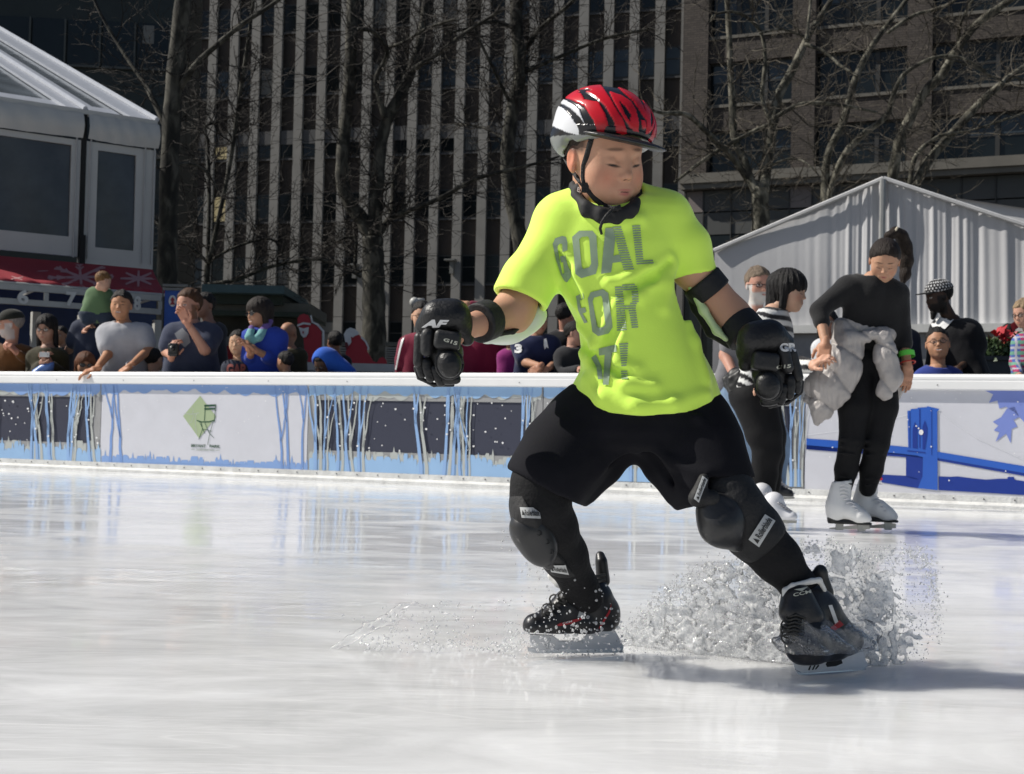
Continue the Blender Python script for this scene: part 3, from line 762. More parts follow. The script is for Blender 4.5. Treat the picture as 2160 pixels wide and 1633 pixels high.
M_sky=barmat('light_blue_vinyl',(.23,.36,.64,1)); M_snow=barmat('pale_blue_vinyl',(.30,.47,.70,1)); M_wp=barmat('white_vinyl',(.60,.605,.65,1)); M_tb=barmat('mid_blue_vinyl',(.19,.31,.60,1)); M_tl=barmat('tree_blue_vinyl',(.27,.42,.68,1)); M_gy=barmat('pale_grey_vinyl',(.44,.46,.44,1)); M_dot=barmat('white_dot_vinyl',(.8,.8,.8,1))
M_post=mat('grey_panel_post',(.30,.30,.30,1),.5,var=.2,vscale=4)
panels=[]
for i,k in enumerate(kinds):
    a,c=ea[i]+.004,ea[i+1]-.004
    p=thing('x','x','x') if 0 else None
    mb=MB()
    if k=='window':
        bbox_(mb,a,c,KT,.30,-.03,0); bbox_(mb,a,c,.80,RB,-.03,0); bbox_(mb,a,a+.10,.30,.80,-.03,0); bbox_(mb,c-.10,c,.30,.80,-.03,0)
        pn=mb.build('panel',M_post,Ba); pn['label']='panel with a smoked window cut between printed tree silhouettes'
        g=MB(); bbox_(g,a+.10,c-.10,.30,.80,-.02,-.008); g.build('window',M_acr,pn)
    else:
        bbox_(mb,a,c,KT,RB,-.03,0); pn=mb.build('panel',M_wp,Ba)
        pn['label']='white panel printed with a green diamond and chair emblem' if k=='logo' else 'white panel printed with a blue suspension bridge'
    panels.append(pn)
def bart(name,polys,off,m,parent,L=60):
    """prints applied to the panel face: laid on the barrier plane"""
    VV=[];FF=[]
    for poly in polys:
        if isinstance(poly,tuple): pts,tr=poly
        else: pts=poly; tr=geometry.tessellate_polygon([[Vector((q[0],q[1],0)) for q in poly]])
        n=len(VV); VV+=[bh(x,y,off) for x,y in pts]; FF+=[[i+n for i in f] for f in tr]
    # clip to the visible face of the panels
    V=[]
    for v in VV:
        q=v-BP0; V.append(bpt(q.dot(BD),min(max(q.z,KT+.001),RB-.001),off))
    return mk(name,V,FF,m,parent,smooth=False)
def ytop(x): return 808+14*x/2160-4
def ybot(x): return 968+67*x/2160+4
def band_top(x0,x1,depth,amp,seed,step=3):
    r=random.Random(seed); pts=[(x0,ytop(x0))]; lo=[]; x=x0; y=0
    ph=[r.uniform(0,6) for _ in range(5)]
    while x<=x1:
        t=x*.045; y=depth+amp*(.6*abs(math.sin(t+ph[0]))+.5*abs(math.sin(t*2.3+ph[1]))+.3*math.sin(t*.37+ph[2])); lo.append((x,ytop(x)+y)); x+=step
    lo.append((x1,ytop(x1)+depth))
    return pts+[(x1,ytop(x1))]+lo[::-1]
def skyline(x0,x1,hgt,seed,rnd=True,bm=1.0):
    r=random.Random(seed); pts=[(x0,ybot(x0)+3)]; x=x0
    while x<x1:
        w=r.choice([5,7,9,12,16]); h=hgt*(.55+.6*r.random()*bm); x2=min(x+w,x1); y=ybot(x)-h
        if r.random()<.3 and w>6: pts+=[(x,y+6),(x+1.5,y+1),(x+w*.3,y-3),(min(x+w*.7,x2),y-3),(x2-.5,y+1),(x2,y+6)]
        elif r.random()<.3: pts+=[(x,y+5),((x+x2)/2-2,y+3),((x+x2)/2,y-9),((x+x2)/2+2,y+3),(x2,y+5)]
        else: pts+=[(x,y+5),(x+2,y),(x2-1,y),(x2,y+4)]
        x=x2
    return pts+[(x1,ybot(x1)+3)]
def arttree(x,seed,w=6,spread=22,dx=0,ytopv=None):
    r=random.Random(seed); yb=ybot(x)+3; yt=(ytopv or ytop(x)-2); out=[]
    def br(x0,y0,ww,lean,lvl):
        pts=[(x0,y0)]; xx,yy=x0,y0; n=9
        st=(y0-yt)/n
        for i in range(n):
            xx+=lean*st*.16+r.uniform(-1.6,1.6); yy-=st; pts.append((xx,yy))
            if lvl<1 and i in ((2,) if int(x)%2 else (4,)): br(xx,yy,ww*.62,r.choice([-1,1])*r.uniform(.5,1.3)-lean*.3,lvl+1)
        out.append([(a+dx,b) for a,b in pts]); W.append([ww*(1-.55*i/n) for i in range(n+1)])
    W=[]; br(x,yb,w,r.uniform(-.5,.5),0)
    return [ribbon(p,q) for p,q in zip(out,W)]
def dots(x0,x1,y0f,y1f,n,seed,r0=1.0,r1=2.4):
    r=random.Random(seed); o=[]
    for _ in range(n):
        x=r.uniform(x0,x1); y=ytop(x)+(ybot(x)-ytop(x))*r.uniform(y0f,y1f); q=r.uniform(r0,r1)
        o.append([(x+q*math.cos(t*.785),y+q*math.sin(t*.785)) for t in range(8)])
    return o
def winart(i,x0,x1,seed,xs,pn):
    bart('grey_cloud_print',[band_top(x0,x1,20,13,seed+3)],.002,M_gy,pn)
    bart('sky_print',[band_top(x0,x1,17,11,seed)],.004,M_sky if i==0 else M_snow,pn)
    bart('grey_skyline_print',[skyline(x0,x1,42,seed+5)],.002,M_gy,pn)
    bart('skyline_print',[skyline(x0,x1,38,seed+1)],.004,M_snow,pn)
    for k,(x,w) in enumerate(xs):
        bart('grey_tree_print',arttree(x,seed*10+k,w,dx=w*1.1+3,ytopv=ytop(x)+26),.006,M_gy,pn); bart('blue_tree_print',arttree(x,seed*10+k,w),.008,M_tl,pn)
    tag(bart('snow_dot_print',dots(x0+5,x1-5,.2,.75,int((x1-x0)/8),seed),.010,M_dot,pn),kind='stuff')
winart(0,-300,212,11,[(-60,6),(-20,5),(65,5),(78,6),(105,6),(143,6),(148,5),(190,6)],panels[0])
winart(2,652,1143,21,[(665,7),(683,4),(712,6),(735,6),(757,6),(888,8),(936,7),(955,7),(970,6),(983,4),(1100,6),(1118,5)],panels[2])
winart(3,1147,1690,31,[(1180,6),(1330,6),(1400,6),(1440,5),(1560,6),(1600,5),(1652,7),(1668,6),(1685,4)],panels[3])
# logo panel
pn=panels[1]
bart('sky_print',[band_top(214,649,14,11,5)],.002,M_sky,pn); bart('skyline_print',[skyline(214,649,20,6)],.002,M_sky,pn)
tr=[]
for k,(x,w) in enumerate([(232,6),(255,6),(595,5),(608,6),(636,5)]): bart('blue_tree_print',arttree(x,70+k,w),.004,M_tb,pn)
bart('snow_dot_print',dots(220,640,.02,.98,30,9,.6,1.3),.006,M_dot,pn)
bart('diamond_emblem',[[(422,835),(456,879),(420,925),(386,878)]],.003,barmat('sage_green_vinyl',(.36,.44,.27,1)),pn)
ch=[[(431,854),(456,853),(455,857),(431,858)],[(431,861),(455,860.5),(455,864),(431,865)]]
for pts,w in (([(433,855),(431,888)],1.3),([(455,855),(452,890)],1.3),([(415,887),(424,890),(440,890),(452,887)],2.4),([(424,889),(427,905),(419,928)],1),([(431,889),(440,912),(451,924)],1),([(450,889),(443,912),(438,938)],1),([(421,890),(432,915)],.9),([(427,905),(447,910)],.9)): ch.append(ribbon(pts,w))
bart('chair_emblem',ch,.005,barmat('dark_green_vinyl',(.03,.085,.05,1)),pn)
bart('leaf_vein_emblem',[ribbon([(388,872),(402,874),(420,871)],1),ribbon([(404,858),(408,866),(405,873)],.8),ribbon([(395,895),(404,890),(410,874)],.8),ribbon([(415,915),(412,895),(413,875)],.8)],.004,M_gy,pn)
def tq(x0,x1,y0,y1,sl=.03): return ((x0,y1),(x1,y1+(x1-x0)*sl),(x1,y0+(x1-x0)*sl),(x0,y0))
bart('lettering',[text_px('BRYANT',tq(403,434,937,943),.03),text_px('PARK',tq(442,464,938.3,944.3),.03)],.005,barmat('dark_green_vinyl'),pn)
bart('small_lettering',[text_px('CORPORATION',tq(414,452,946.5,950.5),.01),ribbon([(403,948),(411,948.3)],.8),ribbon([(455,950),(463,950.2)],.8)],.005,barmat('grey_green_vinyl',(.22,.27,.22,1)),pn)
# bridge panel
pn=panels[4]; M_b1=barmat('bright_blue_vinyl',(.035,.12,.50,1)); M_b2=barmat('deep_blue_vinyl',(.018,.045,.27,1)); M_lv=barmat('lavender_blue_vinyl',(.20,.26,.60,1))
bart('leaf_print',[[(2078,822),(2095,832),(2086,850),(2104,845),(2108,862),(2122,858),(2140,870),(2170,900),(2170,822)],[(2094,890),(2112,880),(2124,862),(2140,858),(2150,880),(2138,886),(2146,900),(2134,905),(2132,935),(2122,915),(2100,932),(2108,912),(2096,908),(2106,898)]],.003,M_lv,pn)
bart('leaf_print',[[(2180,822),(2400,825),(2400,880),(2330,900),(2270,880),(2210,910)]],.003,M_lv,pn)
bart('cable_print',[ribbon([(1980,870),(2060,925),(2170,975)],1.0),ribbon([(1700,918),(1800,905),(1925,872)],1.0)],.003,barmat('pale_cable_vinyl',(.74,.75,.78,1)),pn)
bart('bridge_deck_shade_print',[[(1701,938),(1800,945),(1913,955),(1990,967),(2170,1000),(2400,1040),(2400,1048),(2170,1006),(1980,972),(1900,960),(1701,948)],[(1701,938),(1913,956),(1913,965),(1701,948)]],.004,M_b2,pn)
bart('bridge_deck_print',[[(1701,925),(1800,932),(1913,943),(1990,955),(2170,985),(2400,1030),(2400,1042),(2170,1000),(1980,967),(1900,957),(1701,939)]],.006,M_b1,pn)
bart('bridge_tower_shade_print',[[(1911,955),(1950,958),(1950,1030),(1935,1030),(1935,1012),(1911,1006)]],.004,M_b2,pn)
bart('bridge_tower_print',[[(1914,867),(1921,866),(1921,863),(1935,862),(1936,860),(1955,859),(1956,857),(1982,863),(1977,868),(1978,1034),(1936,1030),(1946,1005),(1947,965),(1916,955)]],.007,M_b1,pn)
bart('bridge_arch_print',[[(1925,945),(1925,905),(1930,890),(1935,903),(1935,946)],[(1946,948),(1946,900),(1951,887),(1956,902),(1956,915),(1951,948)],ribbon([(1940,862),(1940,945)],2),ribbon([(1965,862),(1965,960)],1.2),ribbon([(1919,868),(1919,945)],1.5),ribbon([(1914,951),(1952,955)],2.2)],.009,M_b2,pn)
bart('low_skyline_print',[[(1980,1005),(2005,1006),(2020,1005),(2050,1009),(2080,1012),(2108,1010),(2125,1010),(2126,1006),(2139,1006),(2140,1012),(2160,1015),(2400,1022),(2400,1060),(1980,1034)],[(1858,1001),(1914,1004),(1935,1010),(1935,1030),(1860,1018)]],.004,M_b2,pn)
bart('red_figure_print',[[(1806,930),(1818,925),(1816,950),(1806,985),(1806,1004),(1800,1008),(1790,1008),(1796,985),(1800,950)],[(1846,935),(1862,920),(1852,945),(1853,985),(1862,1012),(1852,1015),(1846,1000)],[(1806,935),(1856,925),(1852,950),(1820,950)]],.005,barmat('red_vinyl',(.45,.02,.04,1)),pn)
bart('snow_dot_print',dots(1705,2160,.05,.95,45,19,.6,1.8)+[[(1943+5*math.cos(t*.785),912+6*math.sin(t*.785)) for t in range(8)]],.011,M_dot,pn)
# plaza floor behind the barrier
q=[bpt(a_lo-20,.0,-.14),bpt(a_hi+30,.0,-.14),bpt(a_hi+30,.0,-90),bpt(a_lo-20,.0,-90)]
tag(mk('pavement',[v+Vector((0,0,.10)) for v in q]+[v-Vector((0,0,.1)) for v in q],[(0,1,2,3),(0,4,5,1)],mat('plaza_paving',(.11,.105,.10,1),.85,var=.25,vscale=1.2,bump=.2,bscale=10),smooth=False),kind='structure')
# ================================================================ BARE PLANE TREES
def barkmat(name='mottled_bark',k_=1.0):
    m=bpy.data.materials.new(name); m.use_nodes=True; N=m.node_tree.nodes; L=m.node_tree.links; b=N['Principled BSDF']; b.inputs['Roughness'].default_value=.9
    tc=N.new('ShaderNodeTexCoord'); mp=N.new('ShaderNodeMapping'); mp.inputs['Scale'].default_value=(1,1,.45); L.new(tc.outputs['Object'],mp.inputs[0])
    n=N.new('ShaderNodeTexNoise'); n.inputs['Scale'].default_value=5; n.inputs['Detail'].default_value=7; n.inputs['Distortion'].default_value=.6; L.new(mp.outputs[0],n.inputs['Vector'])
    r=N.new('ShaderNodeValToRGB'); e=r.color_ramp.elements; e[0].position=.40; e[0].color=(.03*k_,.028*k_,.020*k_,1); e[1].position=.62; e[1].color=(.25*k_,.235*k_,.185*k_,1); k=e.new(.5); k.color=(.09*k_,.085*k_,.06*k_,1)
    L.new(n.outputs['Fac'],r.inputs[0]); L.new(r.outputs[0],b.inputs['Base Color'])
    bp=N.new('ShaderNodeBump'); bp.inputs['Strength'].default_value=.6; bp.inputs['Distance'].default_value=.03; L.new(n.outputs['Fac'],bp.inputs['Height']); L.new(bp.outputs[0],b.inputs['Normal']); return m
M_bark=barkmat('mottled_bark',.65); M_bark2=barkmat('shaded_mottled_bark',.30); M_twig=mat('dark_twig',(.022,.018,.014,1),.9,var=.3); M_twig2=mat('sunlit_twig',(.07,.06,.045,1),.9,var=.3)  # darker bark copy holds shade, paler twig copy holds sunlight, in their colour
def smoothpts(pts,n=5):
    out=[]; m=len(pts)
    for i in range(m-1):
        p0=pts[max(i-1,0)];p1=pts[i];p2=pts[i+1];p3=pts[min(i+2,m-1)]
        for k in range(n):
            t=k/n; out.append(tuple(.5*((2*p1[j])+(-p0[j]+p2[j])*t+(2*p0[j]-5*p1[j]+4*p2[j]-p3[j])*t*t+(-p0[j]+3*p1[j]-3*p2[j]+p3[j])*t**3) for j in range(len(p1))))
    return out+[pts[-1]]
def tree(label,Y,trunk,limbs,seed,dens=1.0,tm=None,twl=1.0,only=None):
    r=random.Random(seed); k=Y/FPX; base=P(trunk[0][0],trunk[0][1],Y)
    t=thing('plane_tree',label,'tree',(base.x,Y,0),'bare plane trees in front of the buildings')
    def mesh(nm,pts,dy0,dy1,foot=False):
        sp_=smoothpts(pts); n=len(sp_); V=[]; Rr=[]; ph=r.uniform(0,6)
        for i,(x,y,w) in enumerate(sp_):
            u=i/(n-1); V.append(P(x,y,Y+dy0+(dy1-dy0)*u+.25*math.sin(u*5+ph)*k*30*(0 if foot else 1))); Rr.append(max(w*.5*k*(1+.05*math.sin(i*1.7+ph)),.004))
        if foot: V=[Vector((V[0].x,V[0].y,0))]+V; Rr=[Rr[0]*1.25]+Rr
        mb=MB(); mb.tube(V,Rr,12); mb.build(nm,M_bark2 if tm is None else M_bark,t,smooth=True); return V,Rr
    tv=mesh('trunk',trunk,0,0,True)
    segs=[(tv[0][len(tv[0])//2:],tv[1][len(tv[1])//2:])]
    for i,l in enumerate(limbs): segs.append(mesh('limb',l,(0 if i<2 else r.uniform(-.3,.3)),r.uniform(-1.6,1.6)))
    tw=MB()
    def grow(p,d,L,rad,lvl):
        n=5 if lvl<2 else 4; pts=[p]; q=p.copy(); dd=d.copy()
        for i in range(n):
            dd=(dd+Vector((r.gauss(0,.22),r.gauss(0,.18),r.gauss(.05,.22)))).normalized(); q=q+dd*L/n; pts.append(q.copy())
            if lvl<2 and r.random()<(.95 if lvl==0 else .55):
                nd=(dd+Vector((r.gauss(0,.8),r.gauss(0,.5),r.gauss(.1,.7)))).normalized(); grow(q.copy(),nd,L*r.uniform(.3,.55),rad*.6,lvl+1)
        tw.tube(pts,[max(rad*(1-.75*i/n),k*.38) for i in range(n+1)],3,caps=False)
    for V,Rr in segs:
        Ls=sum((V[i+1]-V[i]).length for i in range(len(V)-1)); cnt=int(Ls/k/13*dens)
        for _ in range(cnt):
            i=r.randrange(1,len(V)-1); p=V[i].lerp(V[i+1],r.random()) if i+1<len(V) else V[i]; ax=(V[i]-V[i-1]).normalized()
            d=(ax*.4+Vector((r.gauss(0,1),r.gauss(0,.6),r.gauss(.15,.8)))).normalized(); grow(p,d,r.uniform(50,170)*k*twl,r.uniform(.9,2.0)*k,0)
    tag(tw.build('crown',tm or M_twig,t),kind='stuff')
    return t
tree('tall plane tree trunk rising just right of the white pavilion',27,[(350,800,44),(354,500,42),(360,300,40),(370,150,38),(386,0,35),(395,-90,32)],
 [[(362,290,16),(320,205,11),(301,172,9),(250,95,8),(204,12,7),(180,-60,6)],[(378,190,16),(410,140,14),(462,91,12),(520,45,10),(572,11,9),(640,-40,7)],[(362,353,8),(398,345,7),(436,364,5),(470,420,3)]],1,.8)
tree('slim plane tree with two thin stems in front of the left stone fins',37,[(437,760,16),(437,640,14),(436,590,13),(438,555,12)],
 [[(438,556,9),(441,450,9),(441,380,8),(438,300,7),(432,268,6),(470,255,5),(500,240,3)],[(440,556,10),(468,430,9),(489,323,9),(504,213,8),(520,110,8),(535,0,7),(545,-60,6)],[(437,552,8),(400,520,7),(360,490,7),(300,455,6)],[(440,552,7),(500,520,6),(573,505,5),(600,550,3)],[(438,600,9),(500,590,8),(573,562,8),(664,547,7),(720,562,6),(762,585,6)]],2,1.4)
tree('big forked plane tree with a thick dark trunk at the centre left',34,[(790,800,54),(789,680,50),(788,600,48),(787,540,46),(786,500,44)],
 [[(784,505,34),(765,465,32),(743,437,30),(724,395,28),(722,342,28),(728,266,27),(736,190,26),(740,114,26),(744,0,25),(746,-70,24)],[(789,500,30),(793,440,29),(797,380,28),(804,304,26),(819,247,26),(850,190,24),(869,144,22),(884,95,18),(899,0,16),(905,-60,14)],
  [(866,150,12),(922,114,10),(980,70,8),(1060,20,6)],[(812,250,14),(793,171,11),(812,129,11),(815,102,9),(789,68,9),(755,61,9)],[(792,505,18),(815,470,14),(827,448,13),(831,380,9),(850,330,6)],[(826,456,12),(842,452,11),(922,421,10),(998,380,9),(1060,362,8),(1131,345,6),(1180,330,4)],[(786,560,10),(750,570,7),(747,500,5),(683,524,4)],[(815,100,8),(850,90,7),(900,60,6),(960,40,5)]],3,1.3)
tree('curving plane tree trunk just left of the boy\'s helmet',40,[(1108,800,36),(1104,640,34),(1097,512,32),(1080,425,31),(1070,342,30),(1074,285,29),(1085,209,28),(1097,152,27),(1089,38,26),(1093,-60,24)],
 [[(1078,222,8),(1051,167,7),(1005,68,6),(990,0,5)],[(1094,130,12),(1140,60,9),(1200,10,8),(1240,-40,6)],[(1075,300,7),(1020,270,5),(960,262,4)],[(1090,160,10),(1180,120,8),(1280,80,7),(1380,60,5)],[(1085,60,9),(1040,45,8),(985,60,6),(940,72,4)]],4,1.4)
tree('plane tree spreading from behind the left eave of the tent',36,[(1600,800,44),(1604,560,42),(1605,490,40),(1604,440,38),(1602,395,36)],
 [[(1596,405,20),(1583,380,19),(1567,333,18),(1549,289,17),(1545,222,16),(1541,148,14),(1538,74,13),(1534,0,12),(1530,-60,11)],[(1608,405,28),(1612,380,26),(1619,333,25),(1634,241,23),(1645,196,20),(1675,141,18),(1697,93,16),(1716,56,14),(1749,7,12),(1775,-50,10)],
  [(1590,400,14),(1545,333,13),(1486,274,12),(1445,241,10),(1390,237,7),(1340,215,4)],[(1628,262,10),(1608,207,9),(1614,130,9),(1604,67,8),(1560,28,7),(1510,30,5),(1498,48,3)],[(1632,250,10),(1693,219,9),(1771,222,8),(1849,237,5)],[(1622,263,9),(1582,281,9),(1501,326,9),(1423,385,6)],[(1622,350,5),(1667,335,5),(1701,344,4),(1727,370,3)],[(1697,93,9),(1740,110,7),(1775,140,6),(1810,160,4)],[(1700,85,7),(1706,40,6),(1712,-20,5)],[(1604,70,6),(1650,62,5),(1700,80,4)]],5,.6,M_twig2)
tree('two stemmed plane tree behind the tent, left of the tent peak',37,[(1740,800,30),(1740,560,26),(1741,470,24),(1742,430,22)],
 [[(1740,440,20),(1745,333,17),(1778,259,16),(1804,167,15),(1838,100,13),(1878,44,11),(1912,0,10),(1935,-50,8)],[(1746,430,15),(1752,400,14),(1778,333,14),(1815,289,14),(1871,244,12),(1882,207,10),(1908,156,9),(1971,122,8),(2027,122,6),(2080,150,4)],[(1872,70,8),(1927,33,8),(1990,15,7),(2040,-20,6)],[(1990,120,6),(2050,140,5),(2120,175,4)]],6,.6,M_twig2)
tree('leaning plane tree with a thick pale limb above the tent peak',38,[(1884,800,32),(1880,500,28),(1881,420,26),(1882,378,25)],
 [[(1882,385,24),(1893,315,23),(1915,259,22),(1952,193,20),(1986,159,19),(2019,104,18),(2064,48,16),(2138,-5,14),(2190,-50,12)],[(2022,100,8),(2026,50,6),(2052,0,5)],[(1940,215,6),(1900,300,4),(1960,330,3)]],7,.55,M_twig2)
tree('far right plane tree leaning over the second tent roof',39,[(1920,800,30),(1920,500,26),(1925,430,24),(1928,396,23)],
 [[(1928,400,22),(1956,344,21),(2019,270,19),(2078,207,17),(2123,170,15),(2165,138,13),(2240,90,11)],[(1916,410,11),(1930,333,10),(1967,296,9),(2004,281,7),(2038,278,5),(2100,259,5),(2165,237,4)],[(2110,180,8),(2130,160,7),(2160,170,5)]],8,.55,M_twig2)
# ================================================================ PEOPLE
def hframe(yaw,pitch=0,roll=0):
    y,p,r=R(yaw),R(pitch),R(roll)
    F=np.array([math.sin(y)*math.cos(p),-math.cos(y)*math.cos(p),-math.sin(p)]); X=np.array([math.cos(y),math.sin(y),0.]); U=-np.cross(X,F)
    X2=X*math.cos(r)-U*math.sin(r); U2=X*math.sin(r)+U*math.cos(r)
    return np.array([X2,F,U2])
class Head:
    def __init__(s,C0,H,M,wide=1.0,jaw=1.0,nose=1.0,eyes='open',smile=0):
        s.C=np.array(C0); s.H=H; s.M=M; s.w=wide; s.j=jaw; s.n=nose; s.eyes=eyes; s.sm=smile
    def p(s,x,f,z): return s.C+s.H*(s.M.T@np.array([x*s.w,f,z]))
    def e(s,S_,c,r,k=.03,op='u',rot=None):
        M=s.M if rot is None else rot@s.M
        S_.ell(s.p(*c),np.array(r)*s.H*np.array([s.w,1,1]),M,k*s.H,op)
    def c(s,S_,a,b,ra,rb=None,k=.03,op='u'): S_.cap(s.p(*a),s.p(*b),ra*s.H,(ra if rb is None else rb)*s.H,k*s.H,op)
    def build(s,S_,neck=None,ears=True):
        s.e(S_,(0,-.05,.15),(.335,.42,.355)); s.e(S_,(0,.10,-.10),(.30,.275,.36),.12)
        s.e(S_,(0,.11,-.29),(.225*s.j,.23,.19),.10); s.e(S_,(0,.25,-.405),(.085*s.j,.075,.07),.10)
        for x in(-1,1):
            s.e(S_,(x*.175,.20,-.14),(.10*s.j,.10,.12),.10)
            s.e(S_,(x*.135,.405,.005),(.075,.07,.042),.05,'s')
            s.e(S_,(x*.132,.292,-.003),(.072,.062,.062),.012)
            s.c(S_,(x*.06,.345,.085),(x*.20,.27,.085),.028,.022,.05)
        if s.eyes=='closed':
            for x in(-1,1): s.c(S_,(x*.085,.352,-.028),(x*.185,.325,-.022),.009,.006,.012)
        else:
            for x in(-1,1): s.c(S_,(x*.075,.345,.026),(x*.19,.312,.020),.013,.010,.012)
        s.c(S_,(0,.325,.05),(0,.395,-.105),.026,.042*s.n,.05); s.e(S_,(0,.412,-.125),(.040*s.n,.034,.032),.03)
        for x in(-1,1): s.e(S_,(x*.048*s.n,.375,-.138),(.027,.032,.024),.025); s.e(S_,(x*.024,.405,-.160),(.012,.02,.008),.008,'s')
        w=.105+.03*s.sm; dz=.02*s.sm
        s.e(S_,(0,.335,-.262),(.12,.045,.075),.05)
        for x in(-1,1): s.c(S_,(0,.366,-.245),(x*w,.325,-.258+dz),.014,.007,.014); s.c(S_,(0,.362,-.282),(x*w*.8,.325,-.268+dz),.018,.009,.016)
        s.c(S_,(-w*.6,.385,-.262),(w*.6,.385,-.262),.006,.006,.006,'s')
        if s.sm: s.e(S_,(0,.385,-.262),(w*.75,.03,.014*s.sm),.008,'s')
        if ears:
            for x in(-1,1):
                s.e(S_,(x*.345,-.03,-.02),(.030,.068,.105),.03); s.e(S_,(x*.385,-.02,-.01),(.028,.040,.065),.015,'s')
                s.e(S_,(x*.335,-.01,-.115),(.022,.032,.03),.02)
        if neck is not None:
            S_.cap(s.p(0,-.09,-.22),neck,.20*s.H,.225*s.H,.09*s.H)
    def loc(s,V): return ((V-s.C)@s.M.T/s.H)/np.array([s.w,1,1])
    def paint(s,V,skin,brow=(.02,.014,.01),lip=None,beard=None,blush=.0,iris=(.02,.012,.008),bz=-.17,teeth=False,lashw=.010):
        l=s.loc(V); x,f,z=l[:,0],l[:,1],l[:,2]; ax=np.abs(x)
        col=np.tile(np.array(skin[:3]),(len(V),1))
        def mixc(m,c): 
            m=np.clip(m,0,1)[:,None]; col[:]=col*(1-m)+np.array(c[:3])*m
        def el(cx,cz,rx,rz,soft=.35,sl=0): return np.clip((1-np.sqrt(((ax-cx)/rx)**2+((z-cz-sl*(ax-cx))/rz)**2))/soft,0,1)*(f>.12)
        sk=np.array(skin[:3])
        if blush: mixc(el(.19,-.15,.15,.13,1.0)*blush,sk*np.array([1.06,.55,.50])); mixc(np.clip((ax-.33)/.03,0,1)*(abs(z)<.15)*blush*1.0,sk*np.array([1.15,.5,.42]))
        mixc(el(0,-.13,.06,.04,1.)*.25,sk*np.array([1,.72,.65]))
        if beard is not None:
            m=np.clip((-z+bz)/.05,0,1)*np.clip((z+.60)/.08,0,1)*(f>-.12); m2=np.clip((.10-ax)/.02,0,1)*np.clip((-.19-z)/.02,0,1)*(f>.2)
            side=np.clip((ax-.24)/.04,0,1)*np.clip((.05-z)/.05,0,1)*(f>-.05)*(f<.22)
            mixc(np.maximum(np.maximum(m,m2),side)*beard[3],beard)
        lip=lip if lip is not None else sk*np.array([.85,.42,.38])
        w=.108+.03*s.sm
        mixc(el(0,-.246,w,.015,.6)*(f>.28)*.8,lip); mixc(el(0,-.280,w*.8,.022,.6)*(f>.28)*.9,lip)
        mixc(el(0,-.263,w*.8,.006+.014*s.sm,.5)*(f>.28),(.6,.57,.52) if s.sm else (.05,.012,.01))
        mixc(el(.024,-.158,.016,.010,.6)*(f>.3),sk*.15)
        mixc(el(.128,.098,.095,.019,.5,-.06)*.85,brow)
        if s.eyes=='closed':
            mixc(el(.133,-.040,.078,lashw,.5,.12),(.015,.01,.008)); mixc(el(.135,-.0,.10,.05,1.)*.12,sk*.6)
        elif s.eyes=='open':
            mixc(el(.132,.0,.066,.026,.3),(.55,.52,.5)); mixc(el(.132,.002,.027,.025,.3),iris); mixc(el(.132,.024,.075,.010,.4),(.02,.014,.01))
        elif s.eyes=='squint':
            mixc(el(.132,.0,.062,.013,.4),(.03,.018,.014))
        return col
    def hairS(s,S_,style='short',vol=1.0,seed=0,fringe=.26,strand=.012):
        g=vol
        q_=.022 if style in('short','buzz') else .045; s.e(S_,(0,-.06,.155),(.335+q_*g,.42+(q_+.01)*g,.355+.05*g),.05)
        if style=='bald': return
        # opening for the face
        H=s.H
        if style in('bob','long','girl','bun'):
            if style!='bun':
                zb=-.55 if style=='bob' else (-.42 if style=='girl' else -.95)
                for x in(-1,1):
                    s.c(S_,(x*.31,-.04,.1),(x*.33,-.02,zb),.12,.09,.1)
                s.c(S_,(0,-.30,.1),(0,-.26,zb),.26,.24,.12)
            else:
                s.e(S_,(0,-.1,.1),(.36,.42,.33),.05)
        s.fc(S_,fringe,style)
        if strand:
            M=s.M;C0=s.C;w=s.w;rs=np.random.RandomState(seed); ph=rs.rand(8)*6.28
            def dsp(Q):
                l=((Q-C0.astype(np.float32))@M.T.astype(np.float32))/H
                an=np.arctan2(l[...,0],l[...,1]+.15+.5*(style=='short')); 
                return -strand*H*(np.sin(an*19+ph[0]+2*np.sin(l[...,2]*5+ph[1]))+.7*np.sin(an*41+ph[2]+3*l[...,2])+.5*np.sin(l[...,0]*30+ph[3])*np.sin(l[...,1]*22+ph[4]))*.6
            S_.fn(dsp,'d')
        if style in('short',): S_.fn(lambda Q:.020*H*sno(Q/H,21,seed+1)+.014*H*sno(Q/H,47,seed+2),'d')
    def fc(s,S_,fringe,style):
        s.e(S_,(0,.42,fringe-.44),(.275,.36,.42),.03,'s')
        n=s.M.T@np.array([0,.25,-1.])
        if style in('short','buzz'):
            S_.half(s.p(0,-.1,-.06),s.M.T@np.array([0,.75,-1.]),.02)
            for x in(-1,1): s.e(S_,(x*.40,.04,-.06),(.12,.15,.19),.03,'s')
        elif style=='bun': S_.half(s.p(0,-.1,-.14),s.M.T@np.array([0,.9,-1.]),.02)
